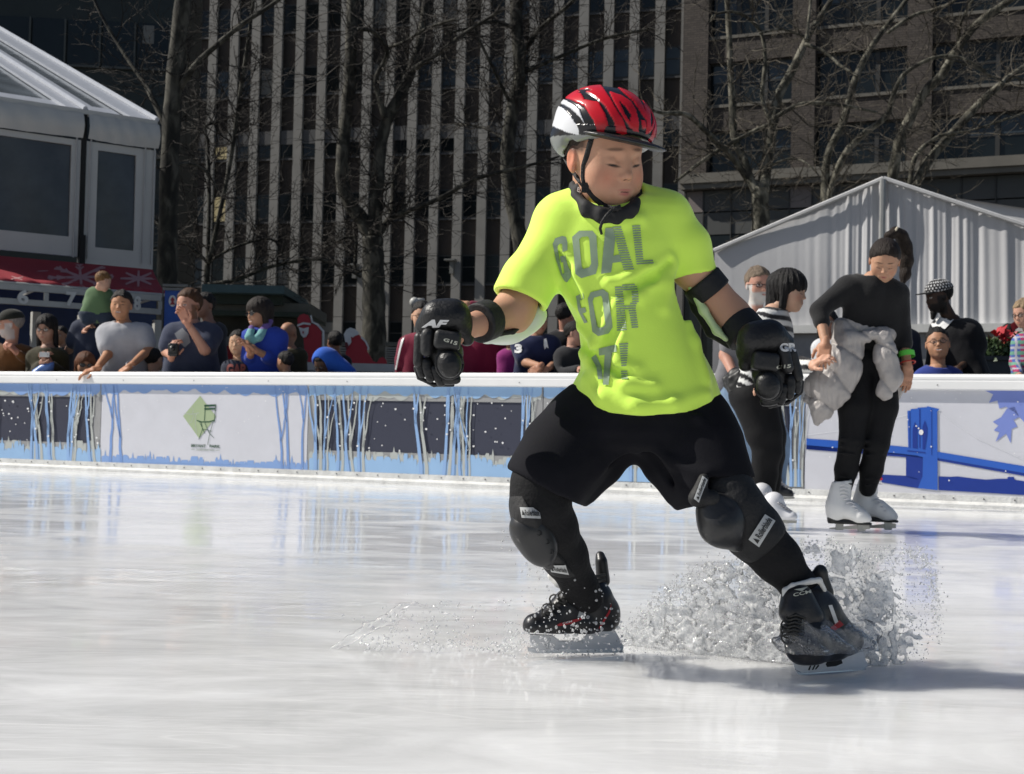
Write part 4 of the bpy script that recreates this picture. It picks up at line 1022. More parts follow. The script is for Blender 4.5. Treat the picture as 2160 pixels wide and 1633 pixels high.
def hand(S_,wr,d,n,L=.17,curl=.5,side=1,spread=.1,k=.006,thumb=1.0):
    wr=V3(wr); d=V3(d); d/=np.linalg.norm(d); n=V3(n); n=n-d*(n@d); n/=np.linalg.norm(n); s_=np.cross(d,n)*side
    M=np.array([s_,d,n])
    S_.cap(wr-d*.1*L,wr+d*.12*L,.135*L,.15*L,.02); S_.box(wr+d*.29*L,(.21*L,.22*L,.075*L),M,.06*L,.012)
    for i,(o,ln) in enumerate(((.165,.40),(.055,.46),(-.055,.43),(-.155,.33))):
        p=wr+d*(.49-.02*abs(i-1.2))*L+s_*o*L; q=d*1.0+s_*(o*spread*3); q/=np.linalg.norm(q); a=0; rr=.050*L
        for j,(fr,ca) in enumerate(((.46,.55),(.30,1.),(.24,.8))):
            a+=curl*ca*(1+.12*(i-1)); v=q*math.cos(a)-n*math.sin(a); p2=p+v*ln*L*fr
            S_.cap(p,p2,rr,rr*.88,k if j else .012); p=p2; rr*=.88
    p=wr+d*.12*L+s_*.15*L-n*.03*L; v=d*.65+s_*.7*thumb-n*.25; v/=np.linalg.norm(v); p2=p+v*.2*L; S_.cap(p,p2,.068*L,.055*L,.015)
    v=d*.9+s_*.35*thumb-n*(.2+.4*curl); v/=np.linalg.norm(v); p3=p2+v*.15*L; S_.cap(p2,p3,.055*L,.048*L,k); v=v*.9-s_*.2; S_.cap(p3,p3+v*.1*L,.048*L,.04*L,k)
M_skin=mat('skin',attr=True,rough=.55,var=.05,vscale=40,bump=.08,bscale=220,spec=.35,sss=.12)
M_hair=mat('hair_attr',attr=True,rough=.6,var=.5,vscale=25,bump=1.0,bscale=60,spec=.3,stretch=(3,3,.5))
M_cl=mat('cloth_attr',attr=True,rough=.85,var=.08,vscale=14,bump=.25,bscale=90,spec=.2,sheen=.15)
M_glo=mat('gloss_attr',attr=True,rough=.25,var=.05,spec=.5)
M_gls=mat('spectacle_frame',(.012,.010,.010,1),.3,var=0); M_lens=mat('dark_lens',(.01,.01,.012,1),.08,var=0)
def clear_lens():
    m=bpy.data.materials.new('clear_lens'); m.use_nodes=True; N=m.node_tree.nodes; L=m.node_tree.links
    N.remove(N['Principled BSDF']); t=N.new('ShaderNodeBsdfTransparent'); t.inputs[0].default_value=(.9,.92,.93,1); g=N.new('ShaderNodeBsdfGlossy'); g.inputs['Roughness'].default_value=.03
    x=N.new('ShaderNodeMixShader'); x.inputs[0].default_value=.07; L.new(t.outputs[0],x.inputs[1]); L.new(g.outputs[0],x.inputs[2]); L.new(x.outputs[0],N['Material Output'].inputs[0]); return m
M_cll=clear_lens()
def glasses(hd,parent,dark=False,r=.085,thick=.009):
    g=MB()
    for x in(-1,1):
        pts=[hd.p(x*.14+r*1.1*math.cos(t),.405-.12*abs(x*.14+r*math.cos(t))*1.3,.0+r*.78*math.sin(t)) for t in [6.283*i/16 for i in range(17)]]
        g.tube(pts,thick*hd.H,4); g.tube([hd.p(x*.235,.36,.02),hd.p(x*.36,-.02,.03)],thick*hd.H,4)
    g.tube([hd.p(-.05,.405,.01),hd.p(.05,.405,.01)],thick*hd.H,4)
    fr=g.build('glasses',M_gls,parent,smooth=True)
    for x in(-1,1):
        c=MB(); pts=[hd.p(x*.14+r*1.08*math.cos(t),.40-.12*abs(x*.14+r*math.cos(t))*1.3,r*.76*math.sin(t)) for t in [6.283*i/16 for i in range(16)]]
        c.add(pts,[tuple(range(16))]); c.build('lens',M_lens if dark else M_cll,fr)
def lerp(a,b,t): return tuple(a[i]+(b[i]-a[i])*t for i in range(len(a)))
SK={'light':(.46,.27,.19),'tan':(.36,.185,.11),'asian':(.45,.27,.17),'brown':(.20,.10,.06),'dark':(.042,.022,.014),'red':(.44,.22,.15)}
def cloth(name,sd,h,col,parent,fold=.006,ff=26,seed=1,m=None,colf=None,plabel=None,it=1):
    if fold: sd.fn(lambda Q:fold*.7*sno(Q,ff*.6,seed)+fold*1.5*(.30-np.abs(sno(Q*np.array([1,1,.6],dtype=np.float32)+.02*sno(Q,ff*.5,seed+3)[...,None],ff*.9,seed+9,5)))+fold*.5*(.3-np.abs(sno(Q,ff*2.1,seed+5,5))),'d')
    v,f=sm(sd,h,it)
    c=np.tile(np.array(col[:3]),(len(v),1)) if colf is None else colf(v)
    return mk(name,v,f,m or M_cl,parent,cols=c,plabel=plabel)
def person(label,Y,head,sh,hip=None,arms=(),skin='light',hair=('short',(.012,.008,.006),1.),top=(.1,.1,.1),sleeve='short',legs=(.03,.035,.05),
           face={},paint={},hs=.018,group=None,cat='person',foot=None,glass=None,topf=None,topname='shirt',trs=1.0,hh=None,collar=None,girth=1.0,upper_r=.044,hairn='hair',ears=True,legpose=None,shoes=True):
    """head=(px,py,height px,yaw,pitch,roll,dY) ; sh=((px,py,dY),(px,py,dY)) ; arms=[(side index,(elbow px,py,dY),(wrist px,py,dY),(hand dir px,py,dY) or None,curl)]"""
    hx,hy,hp,yaw,pit,rol=head[:6]; dY=head[6] if len(head)>6 else 0
    H=hp*Y/FPX; sc=H/.225; hc=P(hx,hy,Y+dY); M=hframe(yaw,pit,rol)
    H*=.94; hd=Head(hc,H,M,**face)
    s0,s1=[P(a,b,Y+c) for a,b,c in sh]; mid=(s0+s1)/2
    for q in(s0,s1): q.z-=.045*sc
    kpx=Y/FPX
    if hip is None: hx_=mid.x; hipc=Vector((mid.x,mid.y,mid.z-.50*sc))
    else: hipc=P(hip[0],hip[1],Y+hip[2])
    ax=(s1-s0); ax.z=0; ax.normalize(); g=.088*sc*girth
    h0=hipc-ax*.095*sc*girth; h1=hipc+ax*.095*sc*girth
    gz=foot if foot is not None else .10
    root=thing('person',label,cat,(hipc.x,hipc.y,gz),group)
    root.name='person'
    nb=mid+(Vector(hd.p(0,-.1,-.4))-mid)*.12
    b=S(); hd.build(b,neck=nb,ears=ears)
    vh=sm(b,H*hs*1.25,1,lo=np.minimum(np.array(b.lo),np.array(nb)-.05))
    parts=[(vh[0],vh[1],hd.paint(vh[0],SK[skin] if isinstance(skin,str) else skin,**paint))]
    skc=np.array(SK[skin] if isinstance(skin,str) else skin)
    ab=S(); sleeves=[]
    ab.cap(nb,mid-Vector((0,0,.12*sc)),.062*sc,.06*sc)
    for ar in arms:
        i,el,wr,hdv,curl=ar[:5]; s_=(s0,s1)[i]; e=P(el[0],el[1],Y+el[2]); w=P(wr[0],wr[1],Y+wr[2])
        ab.cap(s_,e,.042*sc,.034*sc,.03); ab.cap(e,w,.036*sc,.023*sc,.03); sleeves.append((s_,e,w))
        d=(w-e).normalized() if hdv is None else (P(hdv[0],hdv[1],Y+hdv[2])-w).normalized()
        nrm=Vector((0,-.5,1)) if len(ar)<6 else Vector(ar[5]); sd=1 if len(ar)<7 else ar[6]
        hb=S(); hand(hb,w,d,nrm,L=.165*sc*(hh or 1),curl=curl,side=sd)
        v,f=sm(hb,.0042 if Y<12 else .0075,1); parts.append((v,f,skc*np.array([1.0,.92,.9])))
    if legs is not None:
        for q,sg in((h0,-1),(h1,1)): ab.cap(q,Vector((q.x,q.y,gz+.1)),.07*sc,.04*sc)
    ab.cap(h0,h1,.05*sc); ab.cap(mid-Vector((0,0,.08*sc)),hipc,.055*sc,.055*sc,.05)
    v,f=sm(ab,.012 if Y<12 else .016,1); parts.append((v,f,skc))
    V_,F_,C_=joinm(*parts); mk('body',V_,F_,M_skin,root,cols=C_)
    # top
    t=S(); t.cap(s0+(mid-s0)*.16,s1+(mid-s1)*.16,.052*sc,.052*sc,.03); 
    c0=s0.lerp(mid,.42); c1=s1.lerp(mid,.42); c0.z-=.07*sc; c1.z-=.07*sc
    t.cap(c0,h0,.078*sc*girth,g*1.0,.04*sc); t.cap(c1,h1,.078*sc*girth,g*1.0,.04*sc); t.cap((c0+c1)/2,hipc,.085*sc*girth,.095*sc*girth,.05*sc)
    t.cap(mid-Vector((0,0,.02*sc)),mid+(Vector(nb)-mid)*.9,.078*sc,.060*sc,.07*sc); t.cap(mid,s0.lerp(mid,.35),.055*sc,.06*sc,.05*sc); t.cap(mid,s1.lerp(mid,.35),.055*sc,.06*sc,.05*sc)
    for s_,e,w in sleeves:
        if sleeve=='short': q=s_.lerp(e,.62*trs); t.cap(s_,q,(upper_r+.012)*sc,(upper_r+.008)*sc,.035*sc); t.half(q+(e-s_).normalized()*.02,(e-s_)) if 0 else None
        elif sleeve=='long': t.cap(s_,e,(upper_r+.014)*sc,(upper_r)*sc,.035*sc); t.cap(e,e.lerp(w,.93*trs),(upper_r)*sc,.036*sc,.02)
        elif sleeve=='tq': t.cap(s_,e,(upper_r+.014)*sc,(upper_r+.004)*sc,.035*sc); t.cap(e,e.lerp(w,.4*trs),(upper_r+.002)*sc,.044*sc,.02)
    nk=mid+Vector((0,-.015*sc,.062*sc)); t.ell(nk,(.078*sc,.075*sc,.045*sc),None,.012,'s')
    t.half(hipc-Vector((0,0,.13*sc)),(0,0,-1))
    tp=cloth(topname,t,.010 if Y<12 else .015,top,root,fold=.007*sc,seed=int(abs(hx)),colf=topf)
    if legs is not None:
        l=S(); l.cap(h0,h1,.095*sc*girth,.095*sc*girth,.04)
        for q in(h0,h1): kz=gz+(q.z-gz)*.5; l.cap(q,Vector((q.x,q.y-.03,kz)),.088*sc,.065*sc,.03); l.cap(Vector((q.x,q.y-.03,kz)),Vector((q.x,q.y,gz+.08)),.065*sc,.052*sc,.02)
        l.half(hipc+Vector((0,0,.02)),(0,0,1)); cloth('trousers',l,.022,legs,root,fold=.006)
        if shoes:
            for q in(h0,h1):
                s_=S(); s_.cap(Vector((q.x,q.y,gz+.045)),Vector((q.x,q.y-.15*sc,gz+.035)),.045,.036); cloth('shoe',s_,.012,(.03,.03,.03),root,fold=0)
    if hair is not None:
        hS=S(); hd.hairS(hS,hair[0],hair[2],seed=int(hx),**(hair[3] if len(hair)>3 else {}))
        v,f=sm(hS,H*(.022 if Y<12 else .032),0); mk(hairn,v,f,M_hair,root,cols=np.tile(np.array(hair[1]),(len(v),1)))
    if glass: glasses(hd,root,dark=(glass=='sun'),r=.095 if glass=='sun' else .08)
    return root,hd,tp,sleeves
def baseball_cap(hd,parent,col,visor=True,back=False,name='cap',colf=None,lift=0):
    s_=S(); hd.e(s_,(0,-.05,.20+lift),(.385,.47,.36),.02); s_.half(hd.p(0,0,.16+lift),hd.M.T@np.array([0,-.12,-1.]),.004)
    v,f=sm(s_,hd.H*.03,1); c=mk(name,v,f,M_cl,parent,cols=np.tile(np.array(col),(len(v),1)) if colf is None else colf(hd.loc(v)))
    if visor:
        s_=S(); hd.e(s_,(0,.42 if not back else -.42,.165+lift),(.29,.34,.026),.02); v,f=sm(s_,hd.H*.022,0); mk('visor',v,f,M_cl,c,cols=np.tile(np.array(col)*.8,(len(v),1)))
    return c
# ================================================================ THE BOY IN YELLOW
YB=3.3
def B(x,y,dy=0.0): return P(x,y,YB+dy)
pxm=YB/FPX
boy=thing('person','boy in a neon yellow shirt, red helmet and black pads skating in the foreground','person',(B(1370,900).x,YB,0)); boy.name='person'
class Loft:
    def __init__(s,rows,n=2.2):
        rows=sorted([(B((r[1]+r[2])/2,r[0]).z,B(r[1],r[0]),B(r[2],r[0]),r[3],r[4] if len(r)>4 else 0) for r in rows],key=lambda q:q[0])
        s.z=np.array([r[0] for r in rows]); s.cx=np.array([(r[1].x+r[2].x)/2 for r in rows]); s.rx=np.array([(r[2].x-r[1].x)/2 for r in rows]); s.ry=np.array([r[3] for r in rows]); s.cy=np.array([YB+r[4] for r in rows]); s.n=n
    def at(s,z): return [np.interp(z,s.z,a) for a in(s.cx,s.rx,s.cy,s.ry)]
    def f(s,grow=0.,z0=None,z1=None):
        def g(Q):
            z=Q[...,2]; cx,rx,cy,ry=s.at(z); rx=rx+grow; ry=ry+grow
            d=((np.abs((Q[...,0]-cx)/rx)**s.n+np.abs((Q[...,1]-cy)/ry)**s.n)**(1/s.n)-1)*np.minimum(rx,ry)
            d=np.maximum(d,(s.z[0] if z0 is None else z0)-z); return np.maximum(d,z-(s.z[-1] if z1 is None else z1))
        return g
    def surf(s,x,y,lift=0):
        """point on the front surface seen at a pixel"""
        Y=YB-.08
        for _ in range(5):
            q=P(x,y,Y); cx,rx,cy,ry=s.at(q.z); t=min(abs((q.x-cx)/rx),.98); Y=cy-ry*(1-t**s.n)**(1/s.n)
        return P(x,y,Y-lift)
torso=Loft([(398,1262,1338,.055,.0),(408,1236,1352,.065,0),(420,1196,1392,.075,0),(437,1162,1420,.085,0),(460,1152,1436,.092,0),(520,1156,1436,.105,0),(560,1162,1432,.108,0),(600,1176,1433,.108,0),(645,1196,1445,.108),(691,1220,1460,.112),(740,1226,1481,.115),(785,1224,1505,.118),(830,1200,1521,.128),(863,1190,1527,.135),(900,1180,1535,.14)])
lz=lambda x,y:B(x,y).z
# hem line in pixels
hem=[(1180,832),(1190,838),(1216,851),(1281,873),(1346,881),(1411,876),(1475,866),(1530,863)]
hx=np.array([B(*q).x for q in hem]); hz=np.array([B(*q).z for q in hem])
sh=S(); sh.lo=[B(1000,900).x,YB-.25,B(1300,900).z]; sh.hi=[B(1560,400).x,YB+.25,B(1300,385).z]
sh.fn(torso.f())
sh.cap(B(1190,472),B(1240,440),.060,.05,.03)
# sleeves
sh.cap(B(1180,482),B(1100,628,-.03),.062,.062,.035); sh.cap(B(1112,590,-.03),B(1092,640,-.03),.060,.062,.02)
sh.cap(B(1402,462),B(1446,520,.0),.056,.056,.035); sh.cap(B(1446,520),B(1474,600,.0),.056,.050,.02)
sh.cap(B(1330,412),B(1408,448),.035,.05,.03); sh.cap(B(1262,412),B(1190,455),.035,.055,.03)
rp=lambda x,y,l=0:torso.surf(x,y,l)
def crease(pts,r,op='u',k=.022,lift=0):
    q=[rp(x,y,lift) for x,y in pts]; n=len(q)
    for i in range(n-1):
        f0=math.sin(math.pi*(i+.15)/(n-.7)) ; f1=math.sin(math.pi*(i+1.1)/(n+.2)); sh.cap(q[i],q[i+1],r*max(.4,f0),r*max(.3,f1),k,op)
for pts,r in (([(1412,545),(1372,572),(1325,590),(1285,596)],.008),([(1414,552),(1380,592),(1345,625),(1310,650)],.008),([(1420,560),(1408,600),(1402,650)],.006),
  ([(1165,515),(1180,560),(1200,615),(1222,650)],.008),([(1185,520),(1215,575),(1240,640)],.006),([(1222,690),(1255,735),(1300,770),(1345,780)],.010),([(1226,745),(1262,790),(1320,812),(1380,815)],.009),
  ([(1235,800),(1270,838),(1340,858),(1420,852),(1490,832)],.010),([(1300,640),(1272,700),(1250,745)],.007),([(1330,660),(1310,720),(1295,790)],.006),([(1440,640),(1465,720),(1490,800)],.007),([(1250,455),(1300,470),(1350,462)],.005),([(1232,432),(1268,462),(1310,470)],.005)):
    crease(pts,r*.75,k=.028)
for pts,r in (([(1412,551),(1375,584),(1330,604)],.007),([(1224,715),(1262,755),(1310,788)],.010),([(1172,515),(1192,565),(1215,625)],.006),([(1316,650),(1290,705),(1275,760)],.006)):
    crease(pts,r*.8,'s',.024,.004)
# neck hole
sh.ell(B(1284,404,-.03),(.078,.085,.048),None,.01,'s')
# cut the sleeve ends and hollow them
def sleeve_end(c,d,r):
    d=Vector(d).normalized(); p=V3(c); n=V3(d)
    def g(Q):
        q=Q-p; t=q@n; rad=np.sqrt(np.maximum((q*q).sum(-1)-t*t,0)); return np.maximum(np.maximum(-t,t-.10),rad-.085)
    sh.fn(g,'s',.004); sh.cap(Vector(c)-d*.045,Vector(c)+d*.05,r*.9,r,.006,'s')
dL=B(1092,640,-.03)-B(1160,500,-.0); cL=B(1098,630,-.03); sleeve_end(cL+dL.normalized()*.004,dL+Vector((.02,0,.02)),.054)
dR=B(1474,600,0)-B(1446,500,0); cR=B(1470,582,0); sleeve_end(cR,dR+Vector((-.01,0,.0)),.043)
sh.fn(lambda Q:Q[...,2]-np.interp(Q[...,0],hx,hz),'s',.004)
sh.fn(torso.f(-.013,z0=-1,z1=lz(1350,850)),'s',.004)
sh.fn(lambda Q:.0026*(.30-np.abs(sno(Q*np.array([1,1,.5],dtype=np.float32)+.015*sno(Q,12,2)[...,None],17,3,5)))+.0010*sno(Q,45,8),'d')
neon=np.array([.64,1.0,.035]); 
v,f=sm(sh,.0044,3)
M_neon=mat('neon_shirt_cloth',(.67,.97,.12,1),.7,var=.06,vscale=5,bump=.05,bscale=240,spec=.25,sheen=.25)
shirt=mk('shirt',v,f,M_neon,boy)
bvS=bvh_of(shirt)
# printed letters
M_pr=mat('grey_print',(.27,.36,.24,1),.5,var=.12,vscale=20); M_pr2=mat('fading_grey_print',(.34,.48,.12,1),.55,var=.1)
G_=[(1171,503),(1186,498),(1194,500),(1197,512),(1197,528),(1187,532),(1186,515),(1181,514),(1176,520),(1180,550),(1186,578),(1190,577),(1188,553),(1183,554),(1181,541),(1193,539),(1198,560),(1204,572),(1205,584),(1196,596),(1191,594),(1183,580),(1172,548),(1166,515)]
def O_(o,i): # outer + inner outline strip
    n=len(o); return (o+i,[(k,(k+1)%n,n+(k+1)%n) for k in range(n)]+[(k,n+(k+1)%n,n+k) for k in range(n)])
O1=O_([(1222,487),(1250,487),(1258,497),(1262,560),(1257,578),(1226,587),(1214,578),(1207,500)],[(1228,500),(1240,499),(1243,503),(1247,556),(1243,564),(1230,568),(1227,563),(1222,505)])
A1=[[(1277,481),(1296,479),(1312,479),(1338,571),(1316,571),(1312,552),(1292,555),(1289,575),(1268,578)]]
Ah=[(1296,508),(1305,538),(1292,540)]
A1=([(1277,481),(1308,479),(1338,570),(1316,571),(1312,552),(1292,555),(1289,575),(1268,578),(1297,500),(1306,537),(1293,539)],[(0,8,9),(0,7,8),(7,0,9),(0,1,9),(0,7,10),(0,9,10),(7,10,6),(6,10,5),(10,9,5),(5,9,1)])
A1=[[(1277,481),(1292,480),(1298,502),(1294,538),(1292,555),(1289,575),(1268,578)],[(1294,540),(1306,537),(1312,552),(1292,555)]]
A2=[[(1292,480),(1310,478),(1338,570),(1316,571),(1306,537),(1298,502)]]
L1=[[(1333,475),(1350,473),(1357,548),(1376,546),(1379,557),(1343,561)]]
F1=[[(1215,625),(1230,618),(1232,630),(1223,634),(1226,650),(1235,648),(1237,658),(1229,661),(1240,680),(1233,682),(1220,655)]]
O2=O_([(1246,617),(1272,610),(1283,618),(1292,690),(1284,703),(1262,709),(1250,700),(1240,630)],[(1253,628),(1268,624),(1271,630),(1277,684),(1273,690),(1264,692),(1260,688),(1250,636)])
R1=[[(1297,606),(1312,600),(1318,650),(1322,697),(1302,702),(1300,660)],[(1312,600),(1330,596),(1343,602),(1346,615),(1330,612),(1314,616)],[(1332,612),(1346,612),(1347,636),(1342,644),(1334,640)],[(1316,645),(1344,636),(1340,650),(1317,656)],[(1326,652),(1340,646),(1346,690),(1333,694)]]
I1=[[(1247,755),(1257,748),(1268,772),(1272,800),(1262,800),(1258,775)]]
T1=[[(1263,735),(1300,727),(1301,742),(1291,744),(1284,812),(1272,812),(1276,748),(1264,750)]]
X1=[[(1306,724),(1325,720),(1322,770),(1311,774)],[(1310,782),(1323,778),(1325,802),(1311,804)]]
def strips(polys,step=5.0,w=3.0,sl=-.06):
    """cut an outline into the thin print lines of a halftone"""
    out=[]
    for p in polys:
        y0=min(q[1] for q in p)-30; y1=max(q[1] for q in p)+30; y=y0; n=len(p)
        while y<y1:
            xs_=[]
            yy=y+w/2
            for i in range(n):
                a=p[i]; b=p[(i+1)%n]; fa_=a[1]-sl*a[0]+sl*1300-yy; fb_=b[1]-sl*b[0]+sl*1300-yy
                if (fa_<0)!=(fb_<0): t=fa_/(fa_-fb_); xs_.append(a[0]+(b[0]-a[0])*t)
            xs_.sort()
            for i in range(0,len(xs_)-1,2):
                xa,xb=xs_[i],xs_[i+1]; ya=y+sl*(xa-1300); yb_=y+sl*(xb-1300); out.append([(xa,ya),(xb,yb_),(xb,yb_+w),(xa,ya+w)])
            y+=step
    return out
for nm,pl in(('letter_g',[G_]),('letter_o',[O1]),('letter_a',A1),('letter_f',F1),('letter_o',[O2]),('letter_i',I1),('letter_t',T1)): decal(nm,pl,bvS,M_pr,shirt,off=.0016,L=9)
for nm,pl in(('letter_a_lines',A2),('letter_l',L1),('letter_r',R1),('exclamation_mark',X1)): decal(nm,strips(pl),bvS,M_pr,shirt,off=.0016,L=9)
# ---------------- head
H=.262; hd=Head(B(1272,332,-.03),H,hframe(31,14,-6),wide=.89,jaw=1.0,nose=.95,eyes='closed')
b=S(); hd.build(b,neck=B(1290,440,.0))
hd.e(b,(0,.215,-.465),(.10,.09,.085),.09)
for x in(-1,1): hd.e(b,(x*.17,.18,-.20),(.12,.11,.14),.09)
v,f=sm(b,.0026,2)
skb=np.array([.50,.275,.18])
hc=hd.paint(v,skb,lip=(.42,.13,.11),brow=(.15,.085,.058),blush=.45,lashw=.016)
ll=hd.loc(v); ms=np.clip((.16-ll[:,1])/.06,0,1)*np.clip((ll[:,2]-.02)/.05,0,1)*np.clip((np.abs(ll[:,0])-.2)/.03,0,1)*.85; ms=ms[:,None]; hc=hc*(1-ms)+np.array([.035,.022,.016])*ms
ab=S(); ab.cap(B(1290,430),B(1300,520),.065,.08); ab.cap(B(1165,480),B(1085,660,-.03),.045,.040,.03); ab.cap(B(1083,655,-.03),B(988,690,-.16),.040,.027,.03)
ab.cap(B(1085,650,-.03),B(1075,672,-.03),.042,.038,.02)
ab.chain([B(1405,480),B(1455,560),B(1545,672,.01)],[.044,.044,.043],.03); ab.cap(B(1545,672,.01),B(1612,748,-.04),.040,.028,.03)
v2,f2=sm(ab,.005,2)
# legs and hands inside the clothes keep the body one figure
lb=S(); lb.cap(B(1290,880),B(1430,875),.06); lb.chain([B(1270,895),B(1165,1010,-.07),B(1160,1070,-.08),B(1190,1150,-.01),B(1224,1228,.05),B(1232,1246,.05)],[.06,.045,.04,.035,.024,.020],.02); lb.chain([B(1455,895),B(1520,1030,-.09),B(1560,1090,-.11),B(1640,1178,-.108),B(1700,1262,-.095),B(1712,1290,-.09)],[.06,.045,.04,.034,.024,.022],.02); lb.cap(B(1295,520),B(1355,820),.085,.085)
v3,f3=sm(lb,.011,1)
hb=S(); hand(hb,B(968,700,-.165),Vector((-.45,-.25,-.8)),Vector((-.5,-.8,.3)),L=.085,curl=1.4,side=-1,thumb=-.3)
v4,f4=sm(hb,.0045,1)
hb=S(); hand(hb,B(1622,764,-.02),Vector((.35,-.1,-.9)),Vector((.3,-.9,.1)),L=.085,curl=1.4,side=-1,thumb=-.3)
v5,f5=sm(hb,.0045,1)
V_,F_,C_=joinm((v,f,hc),(v2,f2,skb),(v3,f3,skb),(v4,f4,skb),(v5,f5,skb)); mk('body',V_,F_,M_skin,boy,cols=C_)
# hair under the helmet
hS=S(); hd.hairS(hS,'short',.35,seed=2,fringe=.17); v,f=sm(hS,.004,0); mk('hair',v,f,M_hair,boy,cols=np.tile([.03,.02,.014],(len(v),1)))
# ---------------- helmet
hq=Head(B(1268,331,-.03),.242,hframe(36,14,3),wide=1.05)
hm=S(); hq.e(hm,(0,-.04,.30),(.435,.545,.375),.03); hq.e(hm,(0,-.20,.12),(.40,.37,.25),.08)
up=np.array([0,.36,-1.]); hm.half(hq.p(0,.3,.165),hq.M.T@up,.006)
hm.half(hq.p(0,-.1,-.16),hq.M.T@np.array([0,.0,-1.]),.006)
for x in(-1,1): hq.e(hm,(x*.42,-.03,-.03),(.16,.12,.14),.03,'s')
hq.e(hm,(0,-.02,.10),(.33,.42,.30),.01,'s')
v,f=sm(hm,.0025,1)
l=hq.loc(v)*np.array([hq.w,1,1]); vis=l[:,0]<.06
lm=l.copy(); lm[:,0]=np.where(vis,l[:,0],.0-l[:,0]); wv=hq.C+hq.H*(lm@hq.M)
def topx(W):
    d=W-np.array(CC); dep=d@np.array(CF); return np.stack([1080+FPX*(d@np.array(CR))/dep,816.5-FPX*(d@np.array(CU))/dep],1)
def inpoly(p,poly):
    n=len(poly); r_=np.zeros(len(p),bool); x,y=p[:,0],p[:,1]
    for i in range(n):
        (x1,y1),(x2,y2)=poly[i],poly[(i+1)%n]
        c=((y1>y)!=(y2>y)); t=(x2-x1)*(y-y1)/((y2-y1) if y2!=y1 else 1e-9)+x1; r_^=c&(x<t)
    return r_
Zp=lambda pts:[(1100+a/4.535,150+b/4.535) for a,b in pts]
pp=topx(wv)
wh=[(240,440),(290,360),(335,322),(400,350),(470,430),(540,540),(552,612),(450,592),(330,540),(230,490)],[(350,295),(400,265),(470,295),(545,350),(600,500),(560,440),(480,360),(420,320)]
rd=[(380,240),(490,185),(570,205),(600,262),(740,290),(800,400),(835,520),(800,535),(790,592),(730,592),(690,470),(600,330),(480,270)],[(480,185),(600,90),(740,90),(850,250),(905,350),(985,480),(1012,600),(960,612),(905,570),(885,470),(800,330),(700,235),(600,180),(520,200)],[(840,185),(960,225),(1060,290),(1100,370),(1128,480),(1122,585),(1075,575),(1000,480),(940,380),(880,280)],[(860,90),(1000,130),(1110,230),(1180,330),(1240,440),(1210,480),(1150,400),(1080,290),(980,200)],[(1148,460),(1188,465),(1200,545),(1163,548)],[(900,520),(932,540),(965,605),(908,592)]
bkp=[(940,285),(1000,330),(1050,410),(1042,475),(990,400)],[(570,205),(600,200),(690,250),(660,275),(600,240)],[(540,170),(640,160),(680,180),(560,190)]
e0=np.sqrt((l[:,0]/.435)**2+((l[:,1]+.04)/.545)**2+((l[:,2]-.30)/.375)**2)
col=np.tile([.010,.010,.012],(len(v),1)); grp=np.zeros(len(v))
for q in rd: m_=inpoly(pp,Zp(q)); col[m_]=[.50,.008,.018]; grp[m_]=1
for q in wh: m_=inpoly(pp,Zp(q)); col[m_]=[.66,.67,.70]; grp[m_]=1
for q in bkp: m_=inpoly(pp,Zp(q)); col[m_]=[.008,.008,.009]; grp[m_]=0
zb=.175+.14*l[:,1]
lo=(l[:,2]<zb-.045); col[lo]=[.20,.21,.205]
inn=(e0<.9)&(l[:,2]>.0); 
nrm=l/np.array([.435,.545,.375])**2; nrm/=np.linalg.norm(nrm,axis=1)[:,None]
mv=((grp==0)&(l[:,2]>zb+.05)&(e0>.9)); v=v-(nrm@hq.M)*(mv*.0035)[:,None]
v=relax(v,f,1,.35)
hel=mk('helmet',v,f,M_glo,boy,cols=col)
vz=S(); 
hq.e(vz,(0,.28,.175),(.42,.38,.045),.02); hq.e(vz,(0,.06,.10),(.40,.50,.2),.01,'s')
vz.half(hq.p(0,.16,0),hq.M.T@np.array([0,-1.,0]),.01); v,f=sm(vz,.0035,1)
mk('visor',v,f,mat('matt_black_plastic',(.016,.017,.019,1),.38,var=.1),hel)
M_str=mat('black_webbing',(.012,.012,.013,1),.7,bump=.4,bscale=200)
def strap(name,pts,w,parent,m=M_str,th=.0015,lift=0):
    """flat webbing along points, facing the camera side"""
    mb=MB(); V=[];n=len(pts)
    for i in range(n):
        t=(pts[min(i+1,n-1)]-pts[max(i-1,0)]).normalized(); vd=(pts[i]-CC).normalized(); s_=t.cross(vd).normalized()*w/2; nn=vd*th
        V+=[pts[i]+s_-nn,pts[i]-s_-nn,pts[i]-s_+nn,pts[i]+s_+nn]
    F=[]
    for i in range(n-1):
        for j in range(4): F.append((i*4+j,i*4+(j+1)%4,(i+1)*4+(j+1)%4,(i+1)*4+j))
    F+=[(3,2,1,0),((n-1)*4,(n-1)*4+1,(n-1)*4+2,(n-1)*4+3)]
    return mk(name,V,F,m,parent)
def hsurf(x,y,lift=.004,dflt=-.10):
    d=ray(x,y).normalized(); h=bvB.ray_cast(CC,d); return (h[0]-d*lift) if h[0] is not None else B(x,y,dflt)
bvB=bvh_of([o for o in boy.children if o.name.startswith('body')][0])
strap('chin_strap',[hsurf(*q) for q in((1250,284),(1244,304),(1237,330),(1231,350),(1230,372),(1233,390),(1242,404),(1255,420),(1272,433))]+[B(1292,441,-.125),B(1310,437,-.12)],.012,hel)
strap('chin_strap',[B(1190,330,.0),B(1206,358,-.03),B(1219,378,-.06),B(1232,394,-.08)],.010,hel)
mb=MB(); c=hsurf(1234,396,.008); mb.box(c,(.008,.005,.011)); mb.build('buckle',M_str,hel)
